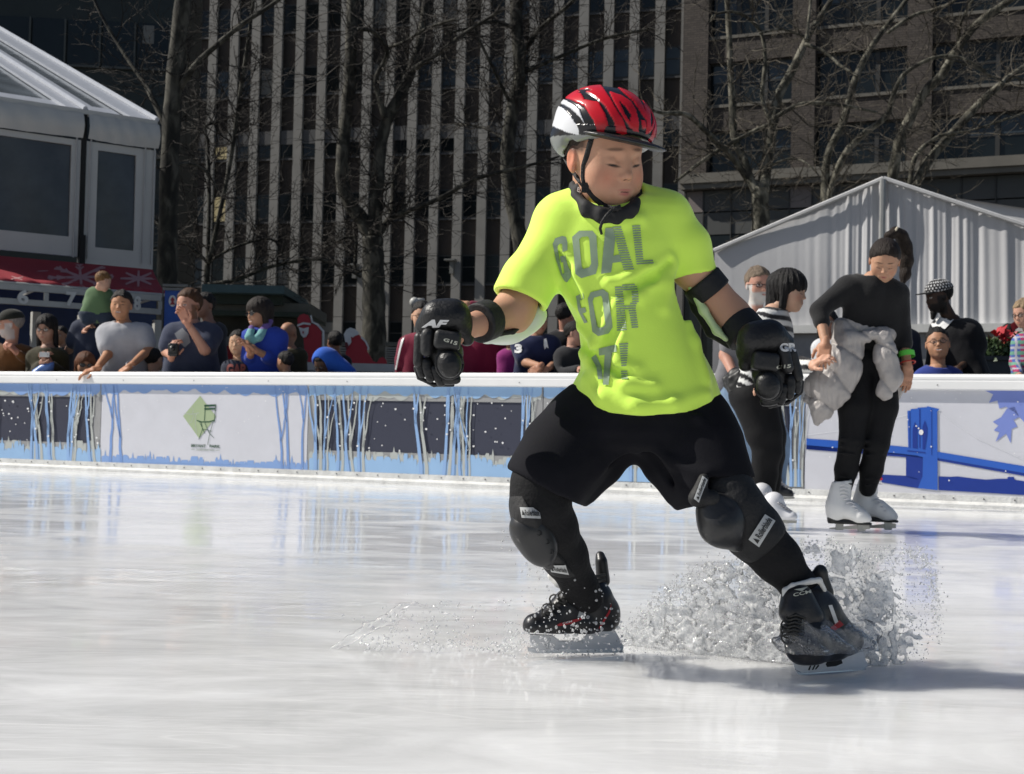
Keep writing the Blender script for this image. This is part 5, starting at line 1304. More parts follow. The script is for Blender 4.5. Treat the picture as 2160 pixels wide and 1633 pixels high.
mb=MB(); mb.tube([B(1290,444,-.14),B(1279,455,-.145),B(1270,468,-.15),B(1266,482,-.14),B(1269,494,-.13)],[.004,.0038,.0035,.0035,.003],6); mb.build('cord',M_str,hel,smooth=True)
# neck guard
ng=S(); pts=[(1209,401,-.01),(1215,421,-.05),(1236,443,-.090),(1268,456,-.104),(1302,459,-.106),(1330,449,-.094),(1347,434,-.055),(1343,412,-.02),(1300,395,.06),(1240,392,.05),(1214,400,-.01)]
for dz in(-.006,.010):
    pp=[B(x,y,d)+Vector((0,0,dz)) for x,y,d in pts]; ng.chain(pp,[.0095]*len(pp),.012)
ng.cap(B(1341,426,-.085),B(1338,440,-.095),.012,.012,.008); ng.cap(B(1222,396,-.035),B(1220,412,-.04),.012,.012,.008)
v,f=sm(ng,.0032,1); ngo=mk('neck_guard',v,f,mat('neoprene_black',(.013,.013,.014,1),.75,bump=.05,bscale=150),boy)
decal('lettering',[text_px('BAUT',((1217,404),(1241,421),(1243,411),(1219,394)),.02)],bvh_of(ngo),mat('white_lettering',(.6,.6,.6,1),.5),ngo,off=.001,L=4)
# ---------------- shorts
st=S(); M_sh=mat('black_sports_cloth',(.009,.009,.012,1),.85,var=.2,vscale=9,bump=.08,bscale=260,spec=.15)
hips=Loft([(825,1215,1500,.118),(850,1180,1520,.124),(880,1150,1538,.128),(910,1128,1546,.13),(940,1140,1540,.12),(955,1190,1500,.09)],2.3)
st.lo=[B(1060,900).x,YB-.3,B(1300,1090).z]; st.hi=[B(1640,400).x,YB+.2,B(1300,790).z]
st.fn(hips.f())
st.chain([B(1245,900,-.0),B(1190,960,-.05),B(1152,1010,-.09),B(1142,1040,-.10)],[.105,.096,.084,.083],.03)
st.cap(B(1200,960,-.02),B(1204,1038,-.03),.060,.030,.05); st.cap(B(1290,930,0),B(1218,1050,-.02),.05,.014,.04)
st.chain([B(1445,900),B(1478,960,-.06),B(1505,1010,-.09),B(1525,1040,-.10)],[.105,.094,.082,.078],.03)
st.cap(B(1400,950,-.02),B(1445,1058,-.05),.050,.020,.05)
st.cap(B(1345,905,0),B(1343,938,0),.045,.008,.02); st.chain([B(1335,935,-.01),B(1282,990,-.02),B(1240,1038,-.03)],[.030,.026,.018],.02); st.chain([B(1350,935,-.01),B(1386,990,-.03),B(1422,1040,-.04)],[.030,.024,.018],.02)
for pts,r,op in (([(1330,925,-.10),(1250,960,-.11),(1180,1000,-.16)],.008,'u'),([(1330,935,-.09),(1260,985,-.10),(1210,1030,-.10)],.006,'u'),([(1360,930,-.1),(1420,975,-.13),(1490,1000,-.17)],.008,'u'),([(1360,945,-.08),(1420,1010,-.1),(1460,1045,-.12)],.006,'s'),([(1320,945,-.07),(1240,1000,-.09)],.006,'s'),([(1470,880,-.13),(1520,940,-.12),(1540,990,-.15)],.006,'u')):
    q=[B(*a) for a in pts]
    for i in range(len(q)-1): st.cap(q[i],q[i+1],r,r*.8,.02,op)
# hem cuts
def cutline(sd,a,b_,side,reg=None,k=.004):
    """cut by the plane through two pixel points and the view direction; side=+1 removes what is below in the picture"""
    pa,pb=B(*a),B(*b_); n=(pb-pa).cross((pa+pb)/2-CC).normalized()
    if n.z*side>0: n=-n
    n=V3(n); p=V3(pa)
    lo_,hi_=reg
    def g(Q):
        d=-((Q-p)@n); x=Q[...,0]; return np.maximum(d,np.maximum(lo_-x,x-hi_))
    sd.fn(g,'s',k)
xm=B(1343,950).x
cutline(st,(1066,985),(1180,1048),1,(-9,B(1176,1000).x)); cutline(st,(1176,1044),(1232,1066),1,(B(1176,1000).x,xm))
cutline(st,(1440,1071),(1474,1062),1,(xm,B(1472,1000).x)); cutline(st,(1474,1005),(1594,1010),1,(B(1472,1000).x,9))
st.fn(lambda Q:.007*(.30-np.abs(sno(Q*np.array([1,1,.8],dtype=np.float32)+.02*sno(Q,10,2)[...,None],15,5,5)))+.001*sno(Q,70,6),'d')
v,f=sm(st,.0052,1); shorts=mk('shorts',v,f,M_sh,boy)
# ---------------- tights / knee sleeves and pads
M_tg=mat('black_tights',(.009,.009,.010,1),.8,var=.2,bump=.3,bscale=100,spec=.25); M_pd=mat('black_pad_cloth',(.011,.011,.012,1),.7,bump=.3,bscale=90)
M_cap=mat('moulded_black_plastic',(.022,.022,.023,1),.34,var=.1,bump=.08,bscale=70,spec=.5)
def leg(name,pts,rs,h=.0045):
    s_=S(); s_.chain([B(*p) for p in pts],rs,.02); s_.fn(lambda Q:.0012*sno(Q,60,7),'d'); v,f=sm(s_,h,1); return mk(name,v,f,M_tg,boy)
leg('tights',[(1205,960,-.04),(1142,1020,-.10),(1140,1060,-.10),(1160,1110,-.06),(1190,1170,.0),(1222,1235,.06),(1240,1260,.08)],[.07,.066,.064,.060,.052,.040,.038])
leg('tights',[(1480,960,-.05),(1528,1030,-.11),(1545,1075,-.12),(1590,1125,-.115),(1640,1180,-.11),(1688,1240,-.10),(1705,1270,-.10)],[.072,.062,.062,.060,.052,.038,.036])
# knee pad sleeves
def pad(pts,rs,name='knee_pad',m=M_pd):
    s_=S(); s_.chain([B(*p) for p in pts],rs,.01); v,f=sm(s_,.0045,1); return mk(name,v,f,m,boy)
kp1=S(); kp1.chain([B(1142,1062,-.10),B(1146,1080,-.09),B(1160,1110,-.07),B(1188,1165,-.01),B(1206,1196,.03)],[.0735,.0725,.066,.056,.049],.01)
_d=(B(1160,1110,-.07)-B(1142,1062,-.10)); kp1.half(B(1128,1052,-.10),-_d+Vector((.10,0,-.02)),.003); kp1.half(B(1206,1192,.03),B(1206,1196,.03)-B(1188,1165,-.01),.003)
kp1.ell(B(1122,1088,-.14),(.03,.03,.02),None,.03)
v,f=sm(kp1,.0042,1); kp1o=mk('knee_pad',v,f,M_pd,boy)
cp=S(); cp.ell(B(1130,1138,-.115),(.043,.035,.066),Matrix.Rotation(R(-28),3,'Y').transposed(),.01); cp.ell(B(1112,1112,-.12),(.03,.03,.03),None,.03); cp.cap(B(1118,1115,-.12),B(1160,1182,-.05),.034,.022,.03)
v,f=sm(cp,.0036,1); kc1=mk('knee_cap',v,f,M_cap,kp1o)
mb=MB()
for (x,y) in((1138,1125),(1155,1143),(1163,1164)):
    q=bvh_of(kc1).ray_cast(CC,ray(x,y).normalized())[0]
    if q: 
        t=[q+Vector((.0055*math.cos(a*.7854),-.001,.0055*math.sin(a*.7854))) for a in range(9)]; mb.tube(t,.0012,4)
mb.build('rivet',M_cap,kp1o)
kp2=S(); kp2.chain([B(1532,1040,-.12),B(1546,1072,-.125),B(1590,1122,-.12),B(1622,1156,-.118)],[.066,.070,.066,.056],.01); kp2.half(B(1618,1152,-.118),B(1622,1156,-.118)-B(1590,1122,-.12),.003)
v,f=sm(kp2,.0042,1); kp2o=mk('knee_pad',v,f,M_pd,boy)
cp=S(); cp.ell(B(1522,1098,-.185),(.052,.036,.060),Matrix.Rotation(R(-20),3,'Y').transposed(),.01); cp.cap(B(1500,1075,-.18),B(1515,1110,-.19),.030,.036,.02); cp.cap(B(1520,1110,-.19),B(1552,1150,-.165),.036,.016,.02)
cp.cap(B(1512,1040,-.215),B(1542,1068,-.215),.006,.006,.006,'s'); cp.cap(B(1500,1092,-.24),B(1527,1066,-.24),.004,.004,.006,'s')
v,f=sm(cp,.0036,1); mk('knee_cap',v,f,M_cap,kp2o)
# upper strap fold with its label
cp=S(); cp.cap(B(1484,1010,-.20),B(1470,1052,-.205),.012,.018,.01); cp.cap(B(1470,1050,-.2),B(1500,1052,-.2),.016,.02,.01); v,f=sm(cp,.004,1); sp2=mk('strap',v,f,M_pd,kp2o)
M_lbl=mat('silver_grey_label',(.42,.43,.43,1),.45,var=.05); M_ink=mat('black_ink',(.012,.012,.012,1),.6)
def label(q,parent,surf,txt='Rollerblade',tq=None):
    bv=bvh_of(surf); l_=decal('label',[list(q)],bv,M_lbl,parent,off=.0022,L=7)
    if l_ is None: return
    a,b_,c,d=[Vector((p[0],p[1],0)) for p in q]
    def bl(u,v_): r=(a*(1-u)+b_*u)*(1-v_)+(d*(1-u)+c*u)*v_; return (r.x,r.y)
    V,T=text_tris(txt,.02); pts=[bl(.24+.72*u,.22+.55*v_) for u,v_ in V]
    decal('lettering',[(pts,T),[bl(.06,.25),bl(.2,.25),bl(.17,.45),bl(.12,.75)]],bv,M_ink,parent,off=.0034,L=5)
label([(1601,1154),(1635,1099),(1613,1085),(1579,1138)],kp2o,[o for o in boy.children if o.name=='knee_pad.001'][0] if 0 else kp2o)
label([(1474,1060),(1492,1012),(1482,1004),(1464,1052)],kp2o,sp2)
label([(1101,1092),(1140,1094),(1136,1072),(1097,1070)],kp1o,kp1o)
label([(1163,1206),(1200,1212),(1192,1192),(1160,1192)],kp1o,kp1o)
# elbow pads
M_sh2=mat('pale_plastic_shell',(.62,.68,.60,1),.4,var=.05)
def band(name,c,d,r,w,parent,m=M_pd):
    d=Vector(d).normalized(); s_=S(); s_.cap(Vector(c)-d*w/2,Vector(c)+d*w/2,r,r,.003); s_.half(Vector(c)+d*w/2,d,.003); s_.half(Vector(c)-d*w/2,-d,.003); v,f=sm(s_,.0035,1); return mk(name,v,f,m,parent)
eL=B(1083,655,-.03); wL=B(988,690,-.16); dLf=(wL-eL).normalized()
ep=band('elbow_pad',eL.lerp(wL,.66),dLf,.046,.045,boy)
s_=S(); s_.ell(B(1086,684,.0),(.080,.028,.040),Matrix.Rotation(R(-24),3,'Y').transposed(),.01); s_.cap(B(1028,704,-.08),B(1075,692,-.02),.024,.034,.02)
v,f=sm(s_,.0035,1); mk('elbow_shell',v,f,M_sh2,ep)
s_=S(); s_.chain([B(1022,702,-.13),B(1055,704,-.09),B(1082,700,-.07),B(1096,690,-.05)],[.006,.006,.006,.005],.005); v,f=sm(s_,.003,1); mk('padding',v,f,M_pd,ep)
eR=B(1545,672,.01); wR=B(1612,748,-.04); sR=B(1440,470)
ep2=band('elbow_pad',B(1490,606),B(1545,672,.01)-B(1455,560),.0505,.044,boy); band('strap',eR.lerp(wR,.30),wR-eR,.050,.045,ep2)
s_=S(); s_.chain([B(1447,605,.01),B(1470,650,.01),B(1500,700,.01),B(1540,728,.0)],[.010,.013,.013,.01],.01); v,f=sm(s_,.0035,1); mk('padding',v,f,M_pd,ep2)
s_=S(); s_.chain([B(1458,606,-.02),B(1484,655,-.025),B(1512,698,-.03),B(1532,716,-.03)],[.008,.010,.009,.006],.01); v,f=sm(s_,.003,1); mk('elbow_shell',v,f,mat('pale_lime_plastic',(.55,.68,.36,1),.4),ep2)
# ---------------- hockey gloves
M_gv=mat('black_glove_leather',(.010,.010,.011,1),.42,var=.2,vscale=30,bump=.25,bscale=120,spec=.45)
M_gv2=mat('black_glove_roll',(.014,.014,.015,1),.5,var=.2,bump=.2,bscale=100)
def G(Yg,x,y,dy=0): return P(x,y,Yg+dy)
def glove(Yg,mp,name,texts):
    """shape given in the local picture frame of the left glove, mapped by mp"""
    g=lambda x,y,dy=0:P(*mp(x,y),Yg+dy); k=Yg/FPX*mp.s
    b1=S()
    # gauntlet roll
    b1.chain([g(905,690,.01),g(925,668,-.01),g(955,668,-.01),g(975,690,.01)],[30*k,33*k,34*k,26*k],18*k); b1.cap(g(968,690,.02),g(985,715,.02),26*k,16*k,10*k)
    v,f=sm(b1,.0038,1); root_=mk(name,v,f,M_gv,boy)
    b2=S(); b2.box(g(944,718,-.035),(28*k,.022,20*k),Matrix.Rotation(R(6),3,'Y').transposed(),10*k,4*k); v,f=sm(b2,.0034,1); mk('back_pad',v,f,M_gv2,root_)
    b2=S(); b2.cap(g(902,706,-.03),g(900,740,-.03),14*k,13*k,4*k); b2.cap(g(885,712,-.01),g(882,765,-.01),12*k,11*k,4*k); v,f=sm(b2,.0034,1); mk('knuckle_roll',v,f,M_gv2,root_)
    b2=S(); b2.cap(g(940,745,.01),g(925,775,.02),38*k,30*k,5*k); v,f=sm(b2,.0038,1); mk('palm',v,f,M_gv,root_)
    b2=S(); b2.ell(g(948,768,-.045),(26*k,.022,30*k),Matrix.Rotation(R(-8),3,'Y').transposed(),4*k); v,f=sm(b2,.0034,1); mk('thumb',v,f,M_gv,root_)
    tor=[g(948+28*math.cos(t*.449),768+31*math.sin(t*.449),-.035) for t in range(15)]; mb=MB(); mb.tube(tor,3.6*k,6); mb.build('thumb_piping',M_gv2,root_,smooth=True)
    for (a,c,d,e) in(((884,758,0),(890,790,.0),11,10),((900,765,-.01),(908,798,-.01),12,11),((918,780,-.01),(930,806,-.01),12,12),((940,800,-.01),(962,800,-.01),12,12)):
        b2=S(); m_=lerp(a,c,.5); b2.cap(g(*a),g(*m_),d*k*1.06,d*k*.98,3*k); b2.cap(g(*m_),g(*c),d*k*.98,e*k*.9,3*k); v,f=sm(b2,.0034,1); mk('finger',v,f,M_gv,root_)
    b2=S(); b2.chain([g(876,775,.01),g(884,797,.01),g(915,812,.01),g(955,812,.01)],[5*k,5*k,5*k,5*k],3*k); v,f=sm(b2,.0034,1); mk('welt',v,f,M_gv,root_)
    return root_
class Mp:
    def __init__(s,cx,cy,sc,rot,mir=1): s.cx,s.cy,s.s,s.r,s.m=cx,cy,sc,R(rot),mir
    def __call__(s,x,y):
        u,v=(x-930)*s.m*s.s,(y-740)*s.s; return (s.cx+u*math.cos(s.r)-v*math.sin(s.r),s.cy+u*math.sin(s.r)+v*math.cos(s.r))
g1=glove(3.12,Mp(930,740,1.0,0),'glove',None)
allc=lambda o:[o]+list(o.children)
M_wl=mat('white_lettering'); M_sl=mat('silver_lettering',(.5,.5,.42,1),.4)
bg1=bvh_of(*allc(g1))
decal('lettering',[text_px('AF',((889,691),(936,691),(948,675),(898,674)),.06)],bg1,M_wl,g1,off=.001,L=5); decal('number_lettering',[text_px('G15',((934,719),(963,729),(966,721),(938,713)),.03)],bg1,M_sl,g1,off=.001,L=4)
g2=glove(3.2,Mp(1632,782,1.0,-12,-1),'glove',None); bg2=bvh_of(*allc(g2))
decal('lettering',[text_px('GR',((1646,742),(1682,742),(1680,723),(1644,724)),.06)],bg2,M_wl,g2,off=.001,L=5); decal('number_lettering',[text_px('G15',((1637,779),(1668,776),(1669,768),(1638,771)),.03)],bg2,M_sl,g2,off=.001,L=4)
band('cuff',B(1598,736,-.03),wR-eR,.034,.04,g2)
# ---------------- hockey skates
M_bt=mat('skate_boot_black',(.014,.014,.016,1),.35,var=.2,vscale=30,bump=.1,bscale=150); M_bt2=mat('skate_liner_white',(.6,.6,.58,1),.6); M_red=mat('skate_red_trim',(.34,.012,.02,1),.4); M_hold=mat('white_blade_holder',(.66,.67,.69,1),.35,var=.08); M_stl=mat('steel_blade',(.55,.56,.58,1),.22,metal=1,var=.1); M_lace=mat('dark_lace',(.03,.03,.028,1),.7); M_lace2=mat('pale_lace_edge',(.34,.33,.28,1),.6)
Z=P(1235,1378,3.42)
def K1(x,y,dy=0): return P(x,y,3.42+dy)
sk=S(); sk.chain([K1(1278,1300,.02),K1(1230,1312,.0),K1(1165,1318,-.03),K1(1128,1320,-.05)],[.031,.032,.033,.029],.02)
sk.chain([K1(1238,1232,.01),K1(1255,1265,.01),K1(1268,1292,.015)],[.041,.040,.036],.02); sk.chain([K1(1222,1246,-.0),K1(1195,1280,-.02),K1(1165,1302,-.035)],[.034,.033,.028],.02)
sk.cap(K1(1283,1285,.02),K1(1284,1312,.02),.022,.020,.02); 
def _flat(z): return V3((0,0,-1))
sk.half(K1(1235,1336,0),(-.06,0,-1),.005); sk.half(K1(1240,1232,0),(-.20,0,1),.005)
v,f=sm(sk,.0036,1)
skL=mk('skate',v,f,M_bt,boy); bk1=bvh_of(skL)
t_=S(); t_.chain([K1(1163,1215,-.04),K1(1180,1228,-.045),K1(1205,1240,-.045),K1(1215,1248,-.04)],[.010,.012,.010,.008],.01); t_.cap(K1(1172,1218,-.0),K1(1200,1236,.0),.012,.02,.01); v,f=sm(t_,.0035,1); mk('tongue',v,f,M_bt2,skL)
t_=S(); t_.cap(K1(1266,1172,.03),K1(1272,1225,.03),.011,.016,.01); t_.cap(K1(1269,1185,.02),K1(1273,1225,.02),.014,.014,.01); v,f=sm(t_,.0033,1); mk('tendon_guard',v,f,M_bt,skL)
decal('red_stripe',[[(1174,1319),(1180,1315),(1228,1302),(1230,1306),(1205,1316),(1180,1321)],[(1262,1325),(1283,1290),(1290,1272),(1287,1292),(1266,1326)]],bk1,M_red,skL,off=.001,L=5)
decal('white_flash',[[(1218,1302),(1228,1266),(1250,1254),(1236,1280),(1234,1302)]],bk1,mat('silver_flash',(.40,.42,.44,1),.4),skL,off=.001,L=5)
decal('lettering',[text_px('CCM',((1186,1317),(1206,1312),(1206,1308),(1186,1313)),.02)],bk1,M_wl,skL,off=.002,L=4)
mb=MB()
for k in range(7):
    t=k/6; c=K1(1150+70*t,1298-58*t,-.055+.02*t); w=K1(0,0).x*0+.022
    mb.tube([c+Vector((-.014,-.0,-.012)),c+Vector((0,-.016,.010)),c+Vector((.016,.0,.004))],.0028,5); mb.tube([c+Vector((-.010,-.012,.008)),c+Vector((.012,-.014,-.010))],.0026,5)
for a,r in(((1155,1285),.013),((1170,1265),.012),((1188,1260),.013)):
    c=K1(*a,-.06); mb.tube([c+Vector((r*math.cos(i*.6),-.004*math.sin(i),r*math.sin(i*.6))) for i in range(11)],.0022,5)
for dz in(0,.012,.022,-.01): mb.tube([K1(1196,1246,-.03)+Vector((0,0,dz)),K1(1235,1240,-.045)+Vector((0,0,dz)),K1(1276,1232,.0)+Vector((0,0,dz))],.0040,5)
mb.build('laces',M_lace,skL,smooth=True)
def holder(K,prof,dy0,parent,bl,holes=(),th=.013):
    V=[K(x,y,dy0(x)) for x,y in prof]; h_=MB().prism([q-Vector((0,th/2,0)) for q in V],(0,th,0)).build('blade_holder',M_hold,parent)
    V=[K(x,y,dy0(x)) for x,y in bl]; MB().prism([q-Vector((0,.0018,0)) for q in V],(0,.0036,0)).build('blade',M_stl,h_)
    for q in holes: MB().prism([K(x,y,dy0(x))-Vector((0,th/2+.0015,0)) for x,y in q],(0,.001,0)).build('slot',M_ink,h_)
    return h_
holder(K1,[(1118,1338),(1165,1340),(1180,1352),(1225,1352),(1240,1336),(1296,1328),(1306,1345),(1314,1362),(1300,1368),(1130,1370),(1118,1352)],lambda x:-.05+.07*(x-1118)/190,skL,[(1112,1366),(1316,1361),(1313,1377),(1130,1378),(1114,1374)])
# right skate
def K2(x,y,dy=0): return P(x,y,3.19+dy)
sk=S(); sk.chain([K2(1792,1352,.05),K2(1750,1362,.0),K2(1705,1366,-.045),K2(1688,1366,-.06)],[.032,.037,.040,.034],.02)
sk.chain([K2(1705,1262,.0),K2(1728,1290,.01),K2(1765,1335,.03)],[.042,.043,.040],.02); sk.chain([K2(1706,1290,-.02),K2(1702,1330,-.04),K2(1700,1352,-.05)],[.036,.038,.034],.02)
sk.half(K2(1740,1392,0),(.07,0,-1),.005); sk.half(K2(1702,1240,0),(-.45,0,1),.006)
v,f=sm(sk,.0036,1); skR=mk('skate',v,f,M_bt,boy); bk2=bvh_of(skR)
t_=S(); t_.chain([K2(1668,1262,-.045),K2(1672,1290,-.055),K2(1690,1310,-.055)],[.022,.026,.022],.02); t_.cap(K2(1690,1258,-.05),K2(1712,1300,-.05),.026,.026,.02); v,f=sm(t_,.0035,1); tg=mk('tongue',v,f,M_bt,skR)
t_=S(); t_.chain([K2(1664,1296,-.06),K2(1655,1272,-.055),K2(1656,1246,-.05),K2(1672,1236,-.05),K2(1712,1226,-.045),K2(1728,1224,-.04),K2(1740,1245,-.03)],[.005,.0065,.0065,.0065,.0065,.0065,.005],.005); v,f=sm(t_,.003,1); mk('liner_edge',v,f,M_bt2,tg)
btg=bvh_of(tg); decal('lettering',[text_px('CCM',((1674,1259),(1711,1251),(1710,1244),(1673,1252)),.02)],btg,M_sl,tg,off=.001,L=4); decal('arrow_mark',[[(1675,1244),(1691,1241),(1706,1237),(1692,1247)]],btg,M_sl,tg,off=.001,L=4)
t_=S(); t_.cap(K2(1730,1202,.03),K2(1742,1250,.04),.012,.018,.01); t_.cap(K2(1716,1212,.03),K2(1735,1206,.03),.008,.010,.01); v,f=sm(t_,.0033,1); mk('tendon_guard',v,f,M_bt,skR)
decal('white_flash',[[(1747,1277),(1755,1276),(1768,1312),(1762,1318)]],bk2,M_bt2,skR,off=.001,L=5); decal('red_stripe',[[(1750,1325),(1770,1308),(1780,1318),(1762,1330)]],bk2,M_red,skR,off=.001,L=5)
mb=MB()
for k in range(6):
    t=k/5; c=K2(1678-6*t,1300+38*t,-.085-.02*t); mb.tube([c+Vector((-.02,.012,-.006)),c+Vector((0,-.008,.004)),c+Vector((.022,.004,-.004))],.0028,5); mb.tube([c+Vector((-.018,.012,.010)),c+Vector((.020,.002,-.012))],.0026,5)
for k in range(3): c=K2(1662,1320+12*k,-.08); mb.tube([c+Vector((.014*math.cos(i*.6),-.004*math.sin(i),.014*math.sin(i*.6))) for i in range(11)],.0022,5)
mb.build('laces',M_lace,skR,smooth=True)
h2=holder(K2,[(1674,1386),(1700,1388),(1735,1388),(1795,1368),(1816,1360),(1824,1390),(1829,1404),(1818,1410),(1740,1416),(1690,1418),(1678,1412),(1672,1396)],lambda x:-.055+.11*(x-1674)/150,skR,[(1676,1411),(1690,1418),(1740,1416),(1828,1405),(1826,1413),(1760,1422),(1700,1425),(1684,1423)],
 [[(1740,1400),(1744,1393),(1772,1387),(1776,1398),(1762,1404),(1743,1406)],[(1703,1412),(1707,1403),(1710,1403),(1706,1413)],[(1711,1412),(1716,1402),(1719,1402),(1714,1412)],[(1717,1411),(1724,1401),(1727,1403),(1720,1411)],[(1700,1391),(1704,1390),(1704,1393)],[(1720,1391),(1724,1390),(1724,1393)],[(1738,1390),(1742,1388),(1742,1391)]])
# ================================================================ OTHER SKATERS
# ---- woman in black sweater
YW=8.2
def Wp(x,y,dy=0): return P(x,y,YW+dy)
wo,hdw,tpw,slv=person('woman in a black sweater, grey puffer round her waist and white figure skates',YW,(1866,550,92,-14,32,4,-.12),
  ((1782,592,-.05),(1897,604,-.05)),(1840,745,.05),
  [(0,(1728,655,-.10),(1741,722,-.22),(1737,760,-.26),.5,(-.3,-.9,.2),1),(1,(1903,700,.0),(1913,765,-.05),(1914,830,-.05),.25,(.5,-.8,.1),-1)],
  skin=(.42,.235,.15),hair=('bun',(.018,.011,.008),.55,dict(fringe=.32,strand=.006)),top=(.012,.012,.013),sleeve='tq',legs=None,foot=0.0,girth=.86,
  face=dict(eyes='closed',nose=1.0,jaw=.95),paint=dict(blush=.25,lip=(.36,.12,.10)),trs=.9,hs=.011)
M_blacktight=mat('black_leggings',(.008,.008,.009,1),.75,var=.2,bump=.3,bscale=120,spec=.25)
s_=S(); s_.cap(Wp(1815,760,.05),Wp(1862,765,.05),.115,.11,.04)
s_.chain([Wp(1812,780,.05),Wp(1803,860,.0),Wp(1796,930,-.02),Wp(1785,990,.02),Wp(1778,1032,.04)],[.105,.095,.070,.066,.050],.02)
s_.chain([Wp(1862,780,.05),Wp(1860,860,.02),Wp(1850,935,.0),Wp(1838,990,.04),Wp(1830,1030,.06)],[.102,.092,.070,.066,.050],.02)
for y in (925,940,955,1005,1018):
    s_.cap(Wp(1770,y,-.06),Wp(1810,y+5,-.09),.008,.004,.012); s_.cap(Wp(1826,y+6,-.04),Wp(1866,y+2,-.06),.008,.004,.012)
v,f=sm(s_,.008,1); mk('leggings',v,f,M_blacktight,wo)
# bun, hair tie
s_=S(); s_.chain([Wp(1876,498,-.04),Wp(1888,490,-.02),Wp(1901,498,.0),Wp(1909,520,.02),Wp(1912,550,.03),Wp(1909,580,.02),Wp(1903,602,.0)],[.030,.028,.036,.042,.040,.030,.010],.02)
s_.fn(lambda Q:.004*sno(Q,90,3),'d'); v,f=sm(s_,.006,0); mk('ponytail',v,f,M_hair,wo,cols=np.tile([.02,.012,.008],(len(v),1)))
mb=MB(); c=Wp(1887,492,-.02); mb.tube([c+Vector((.014*math.cos(a*.5),.030*math.sin(a*.5),.030*math.cos(a*.5+.5))) for a in range(14)],.007,6); mb.build('hair_tie',mat('cream_hair_tie',(.55,.48,.36,1),.6),wo,smooth=True)
# puffer jacket knotted round the waist
M_puf=mat('grey_puffer_nylon',(.38,.355,.34,1),.45,var=.12,vscale=8,bump=.9,bscale=36,spec=.45,stretch=(1,1,.5))
s_=S()
s_.cap(Wp(1785,694,-.02),Wp(1868,702,-.02),.082,.070,.03); s_.cap(Wp(1790,712,-.12),Wp(1862,708,-.13),.038,.040,.02)
s_.chain([Wp(1790,718,-.05),Wp(1766,765,-.07),Wp(1748,815,-.07),Wp(1734,858,-.06),Wp(1722,893,-.05)],[.085,.100,.100,.070,.022],.03); s_.chain([Wp(1806,735,-.10),Wp(1800,785,-.11),Wp(1780,828,-.09),Wp(1745,872,-.06)],[.045,.055,.050,.03],.02)
s_.chain([Wp(1745,770,.0),Wp(1716,815,.0),Wp(1706,842,.0)],[.06,.06,.03],.02)
s_.chain([Wp(1860,705,-.10),Wp(1868,750,-.12),Wp(1878,795,-.11),Wp(1868,825,-.10)],[.055,.068,.066,.055],.02); s_.chain([Wp(1885,770,-.0),Wp(1894,815,.02),Wp(1882,868,.02)],[.05,.05,.016],.02)
s_.half(Wp(1860,838,-.1),(.0,0,-1),.01) if 0 else None
def quilt(Q):
    u=Q[...,0]*.75+Q[...,2]*.95+.02*np.sin(Q[...,2]*18); w=Q[...,0]*.9-Q[...,2]*.4+.015*np.sin(Q[...,0]*25)
    a=(1-np.abs(np.sin(u*17)))**4; b=(1-np.abs(np.sin(w*11)))**6
    return .016*a+.012*b+.0028*np.sin(w*150+3*np.sin(u*30))*np.abs(np.sin(u*17))+.004*sno(Q,38,4)
s_.fn(quilt,'d')
v,f=sm(s_,.0055,1); pf=mk('puffer_jacket',v,f,M_puf,wo)
# wristband
w=Wp(1912,748,-.04); mb=MB(); d=(Wp(1913,765,-.05)-Wp(1903,700,0)).normalized()
M_gb=mat('green_wristband',(.13,.62,.07,1),.5); a_=d.orthogonal().normalized(); b_=d.cross(a_)
V=[];F=[]
for j,t in enumerate((-.016,.016)):
    for i in range(16): V.append(w+d*t+(a_*math.cos(i*.3927)+b_*math.sin(i*.3927))*.047)
for i in range(16): F.append((i,(i+1)%16,16+(i+1)%16,16+i))
mk('wristband',V,F,M_gb,wo); mb.tube([w+d*.05+(a_*math.cos(i*.3927)+b_*math.sin(i*.3927))*.043 for i in range(17)],.004,5); mb.build('red_bracelet',mat('red_thread',(.4,.03,.02,1),.6),wo)
